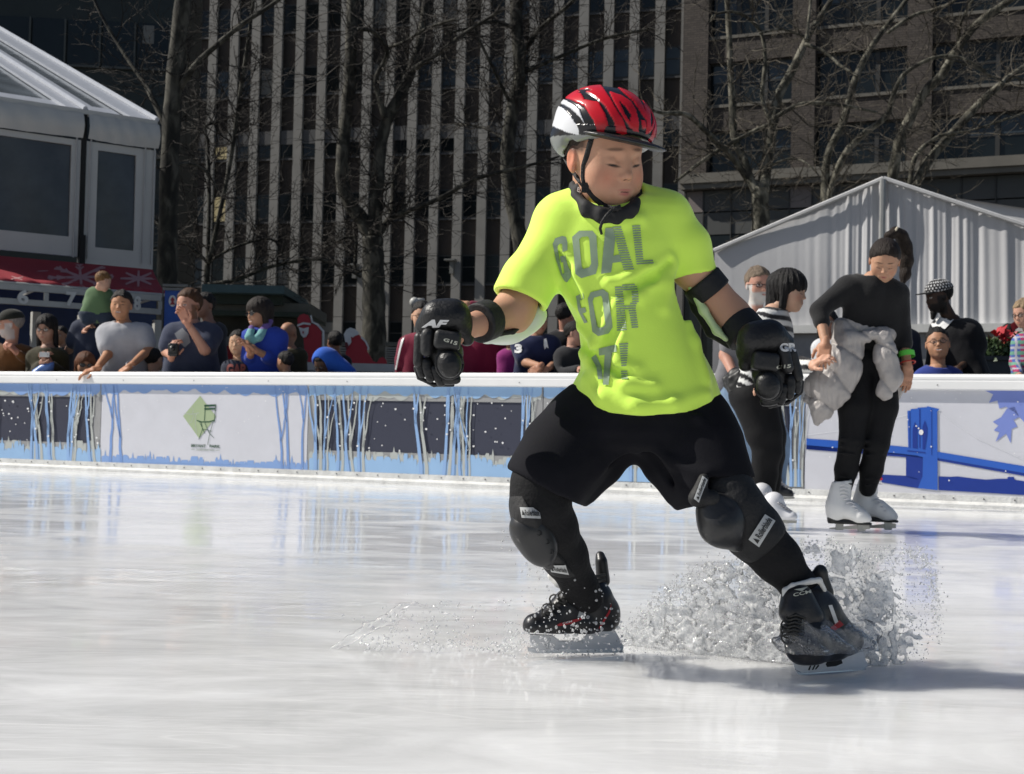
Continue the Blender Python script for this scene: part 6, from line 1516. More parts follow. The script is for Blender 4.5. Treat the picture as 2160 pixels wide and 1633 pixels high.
# white figure skates
M_wb=mat('white_skate_leather',(.70,.70,.69,1),.38,var=.05,bump=.1,bscale=25); M_sole=mat('black_sole',(.012,.012,.012,1),.4)
def figskate(x0,Y,toe,parent,base=0):
    K=lambda x,y,dy=0:P(x+x0,y+base,Y+dy); tx,tdy=toe
    s_=S(); s_.chain([K(0,1018,.02),K(-4,1042,.02),K(-9,1066,.02),K(-11,1082,.02)],[.056,.056,.062,.060],.03)
    s_.chain([K(-6,1072,.02),K(tx*.4,1078,tdy*.4),K(tx*.75,1089,tdy*.8),K(tx,1095,tdy)],[.060,.050,.042,.028],.02)
    s_.half(K(0,1101,0),(0,0,-1),.005); s_.half(K(0,1014,0),(-.15,0,1),.006); s_.cap(K(0,1010,.02),K(0,1030,.02),.043,.040,.01,'s')
    v,f=sm(s_,.0060,1); sk=mk('figure_skate',v,f,M_wb,parent)
    s_=S(); s_.chain([K(-14,1102,.02),K(tx*.3,1103,tdy*.3),K(tx+2,1103,tdy)],[.040,.030,.026],.01); s_.cap(K(-16,1094,.02),K(-10,1100,.02),.042,.040,.01); s_.half(K(0,1093,0),(.12,0,1),.004); s_.half(K(0,1105,0),(0,0,-1),.004); v,f=sm(s_,.005,0); mk('sole',v,f,M_sole,sk)
    A=K(-26,1103,.02); Bq=K(tx+6,1103,tdy+.0); dd=(Bq-A).normalized(); z0=.012; mb=MB()
    Lx=(Bq-A).length; top=A.z
    pl=[A+dd*0+Vector((0,0,-A.z+z0+.008)),A+Vector((0,0,-A.z+z0)),A+dd*Lx+Vector((0,0,-A.z+z0)),A+dd*(Lx)+Vector((0,0,-A.z+z0+.025)),A+dd*(Lx*.9)+Vector((0,0,-A.z+z0+.03)),A+dd*(Lx*.2)+Vector((0,0,-A.z+z0+.012))]
    mb.prism([q-Vector((0,.002,0)) for q in pl],(0,.004,0))
    for t in(.25,.80): q=A+dd*Lx*t; mb.box((q.x,q.y,(top+z0)/2+.01),(.022,.006,(top-z0)/2+.012))
    mb.build('blade',mat('steel_blade_grey',(.4,.39,.37,1),.3,metal=.8),sk)
    mb=MB()
    for k in range(9):
        t=k/8; c=K(4+ (tx*.62)*max(0,(t-.35)/.65),1024+60*t,-.055+tdy*.5*max(0,(t-.35)/.65)-.0); mb.tube([c+Vector((-.02,.01,0)),c+Vector((0,-.008,.006)),c+Vector((.03,.01,-.004))],.0035,4)
    mb.build('laces',mat('white_lace',(.66,.66,.68,1),.7),sk)
    return sk
figskate(1776,8.15,(52,-.08),wo); figskate(1832,8.3,(52,-.06),wo,-5)
# ---- girl in stripes
YG=8.3
def stripes(v):
    z=v[:,2]+.02*np.sin(v[:,0]*14)+v[:,0]*.25; m=(np.sin(z*2*math.pi/.058)>0)[:,None]; return np.where(m,np.array([[.62,.62,.60]]),np.array([[.012,.012,.014]]))
gi,hdg,tpg,_=person('girl in a striped top and black trousers holding the hand of the woman beside her',YG,(1664,614,92,66,8,0,-.02),
  ((1614,664,-.14),(1646,668,.10)),(1592,815,.02),
  [(1,(1666,766,-.10),(1712,772,-.34),(1735,757,-.40),.6,(0,-.6,.8),1),(0,(1600,748,-.10),(1612,800,-.22),None,.5,(0,-.8,.3),1)],
  skin=(.50,.31,.22),hair=('girl',(.009,.008,.008),1.15,dict(fringe=.10,strand=.016)),top=(.5,.5,.5),sleeve='long',legs=None,foot=0.,girth=.95,
  face=dict(eyes='closed',nose=.85,jaw=1.0),paint=dict(blush=.4),topf=stripes,trs=.98,hs=.012)
s_=S(); s_.cap(P(1582,830,YG-.03),P(1592,830,YG+.12),.125,.12,.04); s_.chain([P(1590,840,YG-.06),P(1612,915,YG-.08),P(1618,950,YG-.08),P(1612,1000,YG-.04),P(1612,1042,YG)],[.13,.105,.085,.075,.066],.02)
s_.chain([P(1600,840,YG+.12),P(1622,920,YG+.08),P(1626,960,YG+.08),P(1622,1040,YG+.12)],[.12,.10,.08,.062],.02); s_.fn(lambda Q:.005*sno(Q,40,4),'d')
v,f=sm(s_,.009,1); mk('trousers',v,f,mat('dark_charcoal_jeans',(.008,.008,.009,1),.75,var=.3,bump=.15,bscale=60,spec=.2),gi)
s_=S(); s_.cap(P(1560,800,YG-.05),P(1620,818,YG-.1),.07,.07,.02); s_.cap(P(1555,805,YG+.1),P(1560,815,YG-.05),.08,.07,.02); s_.fn(lambda Q:.014*sno(Q,120,8),'d'); v,f=sm(s_,.006,0); mk('ruffle_hem',v,f,mat('black_lace_trim',(.01,.01,.01,1),.5),gi)
Mg1=mat('white_plastic_boot',(.62,.62,.64,1),.35); Mg2=mat('magenta_trim',(.55,.06,.40,1),.4)
def kidskate(xa,ya,xb,yb,Y,parent,main,nm='skate',trim=None):
    s_=S(); K=lambda x,y,dy=0:P(x,y,Y+dy); s_.cap(K(xa+2,ya-22),K(xa+4,ya-6),.06,.062,.02); s_.cap(K(xa,ya),K(xb,yb,-.05),.05,.038,.03); s_.half(K(xa,ya+10),(0,0,-1),.005); v,f=sm(s_,.007,1); k_=mk(nm,v,f,main,parent)
    h=MB(); a=K(xa-12,ya+14);b=K(xb+10,yb+6,-.05); h.prism([a,b,b+Vector((.01,0,.03)),a+Vector((0,0,.045))],(0,.03,0)); h.build('blade_holder',M_hold,k_)
    h=MB(); h.prism([a+Vector((0,.013,-.018)),b+Vector((.01,.013,-.016)),b+Vector((.01,.013,0)),a+Vector((0,.013,0))],(0,.004,0)); h.build('blade',mat('steel_blade_grey'),k_)
    if trim: decal('trim',[[(xa+4,ya-8),(xa+26,ya-5),(xa+24,ya-1),(xa+2,ya-3)]],bvh_of(k_),trim,k_,off=.002)
    mb=MB()
    for i in range(5): c=K(xa+12+5*i,ya-20+3.5*i,-.055); mb.tube([c+Vector((-.02,.01,.0)),c+Vector((.0,-.012,.004)),c+Vector((.025,.0,-.006))],.004,4)
    mb.build('laces',mat('pale_lace',(.3,.3,.32,1),.7),k_); return k_
kidskate(1605,1062,1645,1070,YG-.1,gi,Mg1,trim=Mg2); kidskate(1630,1082,1668,1092,YG-.35,gi,Mg1,trim=None)
# ---- old man in grey tee and jeans
YO=11.2
om,hdo,tpo,_=person('grey bearded man in glasses, grey T-shirt and pale jeans skating behind the striped girl',YO,(1600,602,80,14,4,-4,0),
  ((1545,680,0),(1632,684,0)),(1568,815,.1),[(0,(1530,750,.0),(1552,800,-.2),(1575,812,-.25),.5),(1,(1640,760,.1),(1630,810,0),None,.4)],
  skin=(.42,.22,.16),hair=('short',(.16,.12,.085),1.,dict(fringe=.24)),top=(.145,.145,.155),sleeve='short',legs=None,foot=0.,face=dict(eyes='open',nose=1.1,jaw=1.0),
  paint=dict(beard=(.42,.42,.40,.9),brow=(.12,.09,.07)),glass='clear',girth=1.05)
s_=S(); K=lambda x,y,dy=0:P(x,y,YO+dy); s_.cap(K(1548,825,.1),K(1600,825,.1),.15,.15,.05); s_.chain([K(1555,850,.1),K(1575,925,.05),K(1590,960,.1),K(1606,1035,.2)],[.16,.125,.11,.09],.03); s_.chain([K(1605,850,.1),K(1632,930,.1),K(1638,960,.1),K(1632,1025,.05)],[.15,.12,.10,.085],.03); s_.fn(lambda Q:.010*sno(Q,22,4)+.004*sno(Q,50,2),'d')
v,f=sm(s_,.011,1); mk('jeans',v,f,mat('pale_blue_denim',(.17,.25,.36,1),.8,var=.35,vscale=7,bump=.3,bscale=60),om)
kidskate(1632,1036,1664,1042,YO-.1,om,M_bt); kidskate(1600,1044,1620,1048,YO+.1,om,M_bt)
# ================================================================ SPECTATORS BEHIND THE BARRIER
def YS(x,d=.55): return FPX/(187+79*x/2160)+d
GR='spectators behind the rink barrier'
DK=(.012,.010,.009)
def sp(label,x,*a,d=.55,**k):
    k.setdefault('group',GR); k.setdefault('foot',.10); return person(label,YS(x,d),*a,**k)
# hands on rail: dY about -.45
r1=sp('man in a black cap and brown jacket with a white beard at the left edge',20,(22,684,62,-68,4,0),((-22,738,0),(66,738,0)),(25,840,0),[(1,(82,775,0),(38,746,-.2),(20,728,-.25),1.0)],skin='red',hair=('buzz',(.25,.22,.2),.6),top=(.13,.055,.018),sleeve='long',paint=dict(beard=(.42,.38,.36,.9)),girth=1.2,face=dict(nose=1.15))
baseball_cap(r1[1],r1[0],(.014,.015,.011))
s_=S(); q=r1[1]; s_.cap(P(2,745,YS(20)-.24),P(40,735,YS(20)-.2),.03,.03,.01)
r2=sp('woman with long black hair, glasses and an olive coat holding a phone',98,(98,693,60,-6,12,0),((72,742,0),(130,742,0)),(100,850,0),[(0,(66,790,0),(88,768,-.25),(94,752,-.28),.8),(1,(136,790,0),(108,770,-.25),(98,754,-.28),.8)],skin=(.30,.17,.12),hair=('long',(.008,.007,.007),1.1,dict(fringe=.24)),top=(.035,.030,.014),sleeve='long',glass='clear',d=.6)
ph=MB(); c=P(94,748,YS(98)-.32); ph.box(c,(.055,.008,.028)); ph.box(c+Vector((.02,-.012,.0)),(.014,.006,.014)); t=thing('phone','white phone held up by the woman in the olive coat','phone',c); ph.build('phone_body',mat('white_phone',(.5,.5,.5,1),.3),t)
bgm=thing('shopping_bag','crumpled blue plastic bag on the barrier beside the olive coat','bag',P(92,784,YS(98)-.3)); s_=S(); s_.cap(P(80,790,YS(98)-.2),P(104,772,YS(98)-.2),.08,.07,.03); s_.fn(lambda Q:.03*np.abs(sno(Q,30,3)),'d'); v,f=sm(s_,.012,0); mk('bag_body',v,f,mat('blue_plastic_bag',(.10,.19,.48,1),.35,bump=.5,bscale=30),bgm)
sp('dark haired man in the shade between the olive coat and the navy T-shirt',127,(128,708,40,-10,0,0),((112,738,0),(150,738,0)),skin='tan',hair=('short',DK,1.),top=(.03,.03,.035),d=2.8)
r4=sp('man seen from behind in a navy lettered T-shirt carrying a child on his shoulders',200,(206,648,54,175,0,0),((166,682,0),(238,682,0)),(205,800,0),[(0,(146,738,.1),(178,700,-.1),None,.6),(1,(246,738,.1),(232,690,-.1),None,.6)],skin='light',hair=('short',(.03,.02,.015),1.),top=(.020,.027,.052),sleeve='short',d=1.0,girth=1.15,upper_r=.06)
bv=bvh_of(r4[2]); decal('lettering',[text_px('HOWLED',((182,692),(216,692),(216,683),(182,683)),.03),text_px('TRADE',((182,703),(208,703),(208,694),(182,694)),.03)],bv,mat('faded_lettering',(.26,.27,.28,1),.7),r4[2],off=.006,L=12)
r5=sp('small child in a green shirt sitting on the shoulders of the man in navy',218,(218,594,42,128,22,8,-.1),((192,612,0),(228,614,0)),(207,662,0),[(0,(183,640,.1),(190,660,.1),None,.6),(1,(238,640,.1),(232,655,.1),None,.6)],skin='light',hair=('short',(.17,.085,.03),1.),top=(.085,.145,.07),sleeve='tq',d=.8,foot=P(218,690,YS(218,.8)).z,legs=(.02,.03,.05),girth=1.15,shoes=False)
r6=sp('child with long red brown hair and dark sunglasses peeking over the rail',178,(180,770,56,22,4,0),((150,812,0),(208,812,0)),(180,890,0),skin=(.33,.17,.10),hair=('long',(.10,.035,.014),1.15,dict(fringe=.18)),top=(.05,.04,.04),glass='sun',d=.5)
r7=sp('smiling man in a heather grey T-shirt leaning both hands on the rail',255,(256,645,66,2,-2,2),((222,692,0),(304,690,0)),(268,815,.1),[(0,(229,745,-.1),(204,778,-.40),(184,784,-.42),.45,(0,-.4,1),-1),(1,(314,738,-.05),(276,771,-.42),(254,786,-.46),.45,(0,-.4,1),1)],skin=(.40,.20,.11),hair=('short',(.012,.009,.008),1.15),top=(.34,.345,.37),sleeve='short',d=.62,face=dict(smile=1,eyes='squint'),girth=1.05,upper_r=.06,paint=dict(brow=(.01,.008,.007)))
w=P(276,768,YS(255,.62)-.41); mb=MB(); mb.tube([w+Vector((.045*math.cos(i*.5),.03*math.sin(i*.5),.035*math.sin(i*.5))) for i in range(14)],.011,6); mb.build('watch',mat('silver_watch',(.5,.5,.5,1),.25,metal=.7),r7[0])
sp('dark haired person crouching between the grey T-shirt man and the blue banner',326,(325,760,50,150,0,0),((302,800,0),(350,800,0)),(325,880,0),hair=('short',DK,1.1),top=(.05,.07,.12),d=.8)
r8=sp('bearded man in a navy raglan T-shirt with one hand over his mouth',400,(398,645,72,-26,2,0),((366,692,0),(446,692,0)),(402,815,.1),[(0,(352,742,0),(362,752,-.25),(366,730,-.3),.9,(-.5,-.8,0),1),(1,(432,738,-.2),(397,684,-.32),(384,655,-.34),.7,(.3,1,.1),-1)],skin=(.44,.23,.16),hair=('short',(.07,.030,.012),1.25),top=(.032,.040,.072),sleeve='short',d=.62,face=dict(eyes='open',nose=1.1),paint=dict(beard=(.14,.065,.03,.8),brow=(.05,.03,.015)),girth=1.15,upper_r=.062)
bv=bvh_of(r8[2]); decal('grey_panel_print',[[(368,704),(385,692),(398,706),(402,722),(390,733),(378,722)]],bv,mat('heather_print',(.17,.18,.2,1),.8),r8[2],off=.006,L=8)
c=P(366,738,YS(400,.62)-.36); t=thing('camera_bag','black camera held low by the bearded man in navy','camera',c); ph=S(); ph.box(c,(.055,.04,.07),None,.02); ph.cap(c+Vector((0,-.03,.01)),c+Vector((0,-.06,.01)),.03,.028,.01); v,f=sm(ph,.008,1); mk('camera_body',v,f,mat('black_camera',(.012,.012,.012,1),.4),t)
sp('dark haired man standing directly behind the bearded man in navy',434,(432,645,56,-35,0,0),((415,690,0),(470,690,0)),(440,800,0),skin=(.30,.16,.11),hair=('short',DK,1.2),top=(.04,.04,.045),d=1.6)
r10=sp('young boy in a dark T-shirt with big red letters, hands low',502,(502,724,56,-6,0,0),((476,768,0),(532,768,0)),(503,860,0),skin='asian',hair=('short',DK,1.0),top=(.020,.024,.042),sleeve='short',d=.5,face=dict(eyes='squint',nose=.85))
bv=bvh_of(r10[2]); decal('lettering',[text_px('GAP',((478,792),(518,792),(518,768),(478,768)),.05)],bv,mat('faded_red_lettering',(.26,.07,.06,1),.8),r10[2],off=.006,L=10)
r11=sp('woman in a royal blue top with sunglasses and a purple and teal scarf',546,(546,660,66,-48,8,0),((522,702,0),(592,700,0)),(562,815,.1),[(1,(580,762,-.05),(538,738,-.25),(524,726,-.3),.6),(0,(528,760,0),(528,742,-.25),(520,728,-.3),.6)],skin=(.34,.18,.11),hair=('bob',(.018,.012,.009),1.2,dict(fringe=.10)),top=(.018,.045,.30),sleeve='tq',glass='sun',d=.6,face=dict(smile=1,nose=1.0),girth=1.1)
Y_=YS(546,.6); s_=S(); s_.chain([P(530,692,Y_-.12),P(526,712,Y_-.2),P(531,722,Y_-.2),P(545,712,Y_-.18),P(562,690,Y_-.05),P(568,676,Y_+.05)],[.035,.045,.03,.042,.045,.04],.02); s_.fn(lambda Q:.008*sno(Q,60,4),'d'); v,f=sm(s_,.008,1)
zc=(v[:,2]-v[:,2].min())/(v[:,2].max()-v[:,2].min()); c_=np.where((zc>.55)[:,None],np.array([[.14,.08,.26]]),np.array([[.16,.36,.36]])); mk('scarf',v,f,M_cl,r11[0],cols=c_)
sp('bald person in an olive jacket seen from behind, right of the blue top',608,(609,704,50,165,0,0),((588,742,0),(642,742,0)),(614,840,0),skin='tan',hair=None,top=(.05,.042,.02),sleeve='long',d=1.3)
sp('dark haired child turned away beside the olive jacket at the rail',604,(601,764,46,-125,0,0),((585,800,0),(622,800,0)),(603,870,0),skin='tan',hair=('short',DK,1.),top=(.02,.03,.02),d=.5)
r14=sp('person in a bright blue hooded jacket bending low behind the rail',690,(682,768,54,-30,30,0),((655,806,0),(735,800,.1)),(720,880,0),skin=(.10,.055,.035),hair=('short',DK,1.),top=(.02,.085,.42),sleeve='long',glass='clear',d=.6)
hh_=r14[1]; s_=S(); hh_.e(s_,(0,-.12,.14),(.46,.52,.52),.05); s_.cap(hh_.p(.2,-.3,.0),P(738,786,YS(690,.6)),.11,.07,.08); hh_.e(s_,(0,.45,-.02),(.36,.50,.48),.05,'s'); s_.fn(lambda Q:.006*sno(Q,30,4),'d'); v,f=sm(s_,.010,1); mk('hood',v,f,M_cl,r14[0],cols=np.tile([.022,.10,.46],(len(v),1)))
sp('person in black with dark curly hair standing behind the blue hood',705,(706,722,46,-150,0,0),((685,756,0),(735,756,0)),(710,860,0),skin='brown',hair=('short',DK,1.3),top=(.012,.012,.014),sleeve='long',d=1.6)
r16=sp('young man in glasses and a maroon track jacket with white sleeve stripes',888,(890,668,66,10,4,0),((856,714,0),(935,714,0)),(895,850,0),[(0,(846,760,0),(842,800,0),None,.5)],skin=(.46,.27,.18),hair=('short',DK,1.1),top=(.15,.012,.032),sleeve='long',glass='clear',d=.6,face=dict(eyes='squint'))
bv=bvh_of(r16[2]); decal('sleeve_stripe',[ribbon([(853,708),(846,730),(840,755),(835,780)],3),ribbon([(848,716),(842,740),(837,765)],1.5)],bv,M_wl,r16[2],off=.006,L=8); decal('inner_shirt',[[(880,700),(894,702),(897,730),(893,785),(880,785)]],bv,mat('blue_grey_tee',(.07,.10,.28,1),.8),r16[2],off=.005,L=10)
sp('person in a maroon jacket half hidden by the boy\'s forearm',1015,(1015,668,60,30,0,0),((985,712,0),(1062,708,0)),(1022,850,0),[(1,(1066,655,0),(990,642,-.1),None,.6),(0,(980,770,0),(990,800,-.1),None,.5)],skin='asian',hair=('short',DK,1.),top=(.16,.010,.035),sleeve='long',d=.9,girth=1.15)
sp('child in a magenta top beside the maroon jacket',1080,(1078,706,46,20,0,0),((1060,744,0),(1098,744,0)),(1078,850,0),[(0,(1058,780,0),(1065,800,0),None,.5)],skin='brown',hair=('girl',DK,1.),top=(.22,.02,.14),sleeve='long',d=.75)
r19=sp('boy in a navy polo with a white 3 on its sleeve leaning over the rail',1130,(1133,676,62,38,8,0),((1096,718,0),(1164,716,0)),(1128,835,.1),[(0,(1110,765,-.12),(1140,772,-.42),(1118,792,-.52),.45,(0,-.6,.8),1),(1,(1170,768,0),(1155,778,-.38),(1130,785,-.45),.4,(0,-.6,.8),-1)],skin=(.36,.19,.12),hair=('short',(.02,.014,.01),1.2,dict(fringe=.14)),top=(.012,.017,.055),sleeve='short',d=.6,face=dict(eyes='squint'),upper_r=.062)
baseball_cap(r19[1],r19[0],(.016,.016,.014),back=True)
bv=bvh_of(r19[2]); decal('number_lettering',[text_px('3',((1086,745),(1101,745),(1101,726),(1086,726)),.06)],bv,M_wl,r19[2],off=.006,L=8); decal('polo_emblem',[[(1147,716),(1152,714),(1154,722),(1157,735),(1152,732),(1149,738),(1147,728)]],bv,M_wl,r19[2],off=.006,L=8)
sp('man in a black jacket seen from behind next to the navy polo boy',1190,(1193,668,56,140,6,0),((1158,708,0),(1228,706,0)),(1195,835,0),skin=(.40,.2,.14),hair=('short',DK,1.),top=(.012,.012,.014),sleeve='long',d=1.2)
sp('person in a charcoal jacket resting a forearm on the rail by the shirt',1205,(1212,705,52,70,6,0),((1180,740,0),(1232,742,0)),(1200,840,0),[(0,(1180,785,-.1),(1222,778,-.4),None,.5)],skin=(.40,.22,.16),hair=('short',DK,1.),top=(.022,.022,.025),sleeve='long',d=.6)
sp('woman in a white top and glasses behind the linked hands',1745,(1746,680,56,-12,0,0),((1722,724,0),(1776,724,0)),(1748,850,0),skin=(.30,.15,.1),hair=('bob',DK,1.),top=(.55,.56,.58),sleeve='long',glass='clear',d=.8)
sp('person in a dark quilted puffer jacket behind the black sweater sleeve',1905,(1893,662,52,150,0,0),((1872,702,0),(1932,704,0)),(1902,830,0),skin='tan',hair=('short',DK,1.),top=(.014,.017,.032),sleeve='long',d=.9,girth=1.25)
r24=sp('man in a starred black cap and black T-shirt with a white print, head bowed',1975,(1980,626,72,-78,10,0),((1974,682,.1),(2046,686,-.05)),(2020,815,0),[(1,(2062,745,0),(2024,776,-.2),None,.8)],skin='dark',hair=('buzz',(.006,.005,.005),.5),top=(.010,.010,.012),sleeve='short',d=1.0,girth=1.25,upper_r=.075,paint=dict(beard=(.006,.005,.005,.95),brow=(.005,.005,.005),lip=(.06,.02,.018)),face=dict(nose=1.2))
def stars(l):
    a=np.arctan2(l[:,0],l[:,1]); u=a*3.6; v=l[:,2]*11; fu=u-np.round(u); row=np.round(v); fv=v-row; fu=(u+.5*(row%2))-np.round(u+.5*(row%2)); m=((np.abs(fu)+np.abs(fv)*.8)<.30)[:,None]; return np.where(m,np.array([[.6,.6,.6]]),np.array([[.010,.010,.012]]))
baseball_cap(r24[1],r24[0],(.012,.012,.014),colf=stars)
s_=S(); h24=r24[1]; s_.cap(h24.p(0,.25,-.48),h24.p(0,.30,-.62),.07*h24.H/.225*.35,.02,.02); v,f=sm(s_,.006,0); mk('beard',v,f,M_hair,r24[0],cols=np.tile([.006,.005,.005],(len(v),1)))
bv=bvh_of(r24[2]); decal('white_print',[[(1968,690),(1985,664),(1996,655),(2004,645),(2012,647),(2004,662),(2022,668),(2012,674),(1998,690),(1990,698),(1985,688),(1975,698)]]+[text_px('NIKE',((1973,700),(2010,664),(2003,648),(1964,684)),.05)],bv,M_wl,r24[2],off=.007,L=8)
r25=sp('smiling man with thin glasses in a blue T-shirt in front of the starred cap man',1978,(1978,726,74,-14,-10,-4),((1936,786,0),(2020,786,0)),(1980,880,0),skin=(.38,.20,.12),hair=('short',DK,.9,dict(fringe=.26)),top=(.025,.045,.22),sleeve='short',glass='clear',d=.6,face=dict(smile=1.2,eyes='squint',jaw=1.05))
def plaid(v):
    a=np.sin(v[:,0]*70); b=np.sin(v[:,2]*70); c=np.tile([.05,.09,.30],(len(v),1)); c[a>.5]=[.30,.03,.10]; c[b>.6]=[.12,.28,.20]; c[(a<-.85)|(b<-.9)]=[.35,.35,.4]; return c
sp('blond person in a bright plaid shirt cut by the right edge',2150,(2160,662,62,-58,14,0),((2150,712,0),(2200,712,0)),(2178,850,0),[(0,(2142,765,0),(2150,790,-.2),None,.6)],skin=(.44,.25,.18),hair=('short',(.28,.20,.12),1.3),top=(.1,.1,.3),topf=plaid,sleeve='long',d=.6,glass='clear')
sp('dark haired person low behind the poinsettia planter',2125,(2126,704,42,170,0,0),((2105,735,0),(2147,735,0)),skin='tan',hair=('short',DK,1.),top=(.03,.03,.03),d=3.2)
# ================================================================ WATER
def water_mat(name,white=.35,rough=.04):
    m=bpy.data.materials.new(name); m.use_nodes=True; N=m.node_tree.nodes; L=m.node_tree.links
    b=N['Principled BSDF']; b.inputs['Transmission Weight'].default_value=1; b.inputs['Roughness'].default_value=rough; b.inputs['IOR'].default_value=1.33; b.inputs['Base Color'].default_value=(1,1,1,1)
    d=N.new('ShaderNodeBsdfDiffuse'); d.inputs[0].default_value=(.9,.91,.92,1); t=N.new('ShaderNodeBsdfTranslucent'); t.inputs[0].default_value=(.9,.91,.92,1)
    a=N.new('ShaderNodeMixShader'); a.inputs[0].default_value=.5; L.new(d.outputs[0],a.inputs[1]); L.new(t.outputs[0],a.inputs[2])
    x=N.new('ShaderNodeMixShader'); L.new(b.outputs[0],x.inputs[1]); L.new(a.outputs[0],x.inputs[2])
    tc=N.new('ShaderNodeTexCoord'); n=N.new('ShaderNodeTexNoise'); n.inputs['Scale'].default_value=30; n.inputs['Detail'].default_value=5; L.new(tc.outputs['Object'],n.inputs['Vector'])
    r=N.new('ShaderNodeMapRange'); r.inputs['From Min'].default_value=.4; r.inputs['From Max'].default_value=.65; r.inputs['To Min'].default_value=0; r.inputs['To Max'].default_value=white*2; L.new(n.outputs['Fac'],r.inputs['Value']); L.new(r.outputs[0],x.inputs[0])
    n2=N.new('ShaderNodeTexNoise'); n2.inputs['Scale'].default_value=95; n2.inputs['Detail'].default_value=3; L.new(tc.outputs['Object'],n2.inputs['Vector'])
    bp=N.new('ShaderNodeBump'); bp.inputs['Strength'].default_value=.9; bp.inputs['Distance'].default_value=.006; L.new(n2.outputs['Fac'],bp.inputs['Height']); L.new(bp.outputs[0],b.inputs['Normal'])
    L.new(x.outputs[0],N['Material Output'].inputs[0]); return m
def sheet_mat(name,white,gl,tint=.97):
    """thin film of water: clear, glossy, partly aerated white"""
    m=bpy.data.materials.new(name); m.use_nodes=True; N=m.node_tree.nodes; L=m.node_tree.links; N.remove(N['Principled BSDF'])
    t=N.new('ShaderNodeBsdfTransparent'); t.inputs[0].default_value=(tint,tint,tint,1); g=N.new('ShaderNodeBsdfGlossy'); g.inputs['Roughness'].default_value=.09
    d=N.new('ShaderNodeBsdfDiffuse'); d.inputs[0].default_value=(.92,.93,.94,1); tr=N.new('ShaderNodeBsdfTranslucent'); tr.inputs[0].default_value=(.92,.93,.94,1)
    tc=N.new('ShaderNodeTexCoord'); n=N.new('ShaderNodeTexNoise'); n.inputs['Scale'].default_value=26; n.inputs['Detail'].default_value=6; n.inputs['Roughness'].default_value=.7; L.new(tc.outputs['Object'],n.inputs['Vector'])
    r=N.new('ShaderNodeMapRange'); r.inputs['From Min'].default_value=.42; r.inputs['From Max'].default_value=.62; r.inputs['To Min'].default_value=white*.25; r.inputs['To Max'].default_value=white; L.new(n.outputs['Fac'],r.inputs['Value'])
    n2=N.new('ShaderNodeTexNoise'); n2.inputs['Scale'].default_value=110; n2.inputs['Detail'].default_value=3; L.new(tc.outputs['Object'],n2.inputs['Vector'])
    bp=N.new('ShaderNodeBump'); bp.inputs['Strength'].default_value=1; bp.inputs['Distance'].default_value=.008; L.new(n2.outputs['Fac'],bp.inputs['Height']); L.new(bp.outputs[0],g.inputs['Normal'])
    fr=N.new('ShaderNodeFresnel'); fr.inputs[0].default_value=1.12
    k=N.new('ShaderNodeMath'); k.operation='ADD'; k.use_clamp=True; L.new(fr.outputs[0],k.inputs[0]); k.inputs[1].default_value=gl
    w=N.new('ShaderNodeMixShader'); w.inputs[0].default_value=.55; L.new(d.outputs[0],w.inputs[1]); L.new(tr.outputs[0],w.inputs[2])
    x=N.new('ShaderNodeMixShader'); L.new(r.outputs[0],x.inputs[0]); L.new(t.outputs[0],x.inputs[1]); L.new(w.outputs[0],x.inputs[2])
    y=N.new('ShaderNodeMixShader'); L.new(k.outputs[0],y.inputs[0]); L.new(x.outputs[0],y.inputs[1]); L.new(g.outputs[0],y.inputs[2]); L.new(y.outputs[0],N['Material Output'].inputs[0]); return m
M_wat=sheet_mat('splash_water',.95,.06,1.0); M_drop=sheet_mat('water_drop',.8,.12,1.0); M_wclr=sheet_mat('clear_water_sheet',.12,.05,1.0)
top_=[(1316,1343),(1345,1310),(1372,1284),(1400,1262),(1430,1238),(1462,1212),(1500,1198),(1560,1184),(1620,1176),(1690,1162),(1740,1156),(1800,1168),(1850,1178),(1900,1166),(1945,1172),(1960,1196),(1968,1235),(1975,1290),(1984,1350)]
def YBs(x): return np.interp(x,[1316,1400,1550,1700,1800,1980],[3.62,3.56,3.45,3.36,3.36,3.44])
tx_=np.array([P(x,y,YBs(x)).x for x,y in top_]); tz_=np.array([P(x,y,YBs(x)).z for x,y in top_])
bx_=np.array([P(x,1300,YBs(x)).x for x in range(1316,1981,20)]); by_=np.array([YBs(x) for x in range(1316,1981,20)])
def splash(shift,th,seed,hole,zs=1.0,lean=.25,cut=0.):
    def g(Q):
        x,y,z=Q[...,0],Q[...,1],Q[...,2]; yt=np.interp(x,bx_,by_); zt=np.interp(x,tx_,tz_)*zs+.012*np.sin(x*60+seed)+.010*np.sin(x*133+seed*2)
        n1=sno(Q,42,seed); n2=sno(Q,95,seed+1,9); n3=sno(Q,230,seed+2,9)
        ys=yt+shift+lean*z*np.sin((x-.2)*5+seed)*.35+.020*n1+.014*n2
        t=th*(.85+1.3*n2)+.0070*n3-.010*np.clip((x-P(1880,1300,3.4).x)/.12,0,1)-hole*np.clip((z/np.maximum(zt,.02))-.35,0,1)*(.55+n1)
        d=np.abs(y-ys)*.8-t
        return np.maximum(np.maximum(d,(z-zt)*.7),cut-z)
    return g
lo=[P(1316,1300,3.6).x,3.22,-.004]; hi=[P(1985,1300,3.44).x,3.74,.30]
Vs=[];
for sh_,th,sd,hl,zs,ln in ((0.03,.0050,3,.012,1.0,.3),(-.035,.0035,12,.016,.85,.5),(.08,.0035,31,.012,.92,-.2)):
    s_=S(); s_.fn(splash(sh_,th,sd,hl,zs,ln)); Vs.append(surfnet(s_,.0037,lo=lo,hi=hi,pad=.004))
v,f,_=joinm(*Vs)
ws=tag(mk('water_splash',v,f,M_wat),'broad glittering fan of water thrown up behind the boy\'s right hand skate','water splash',kind='stuff')
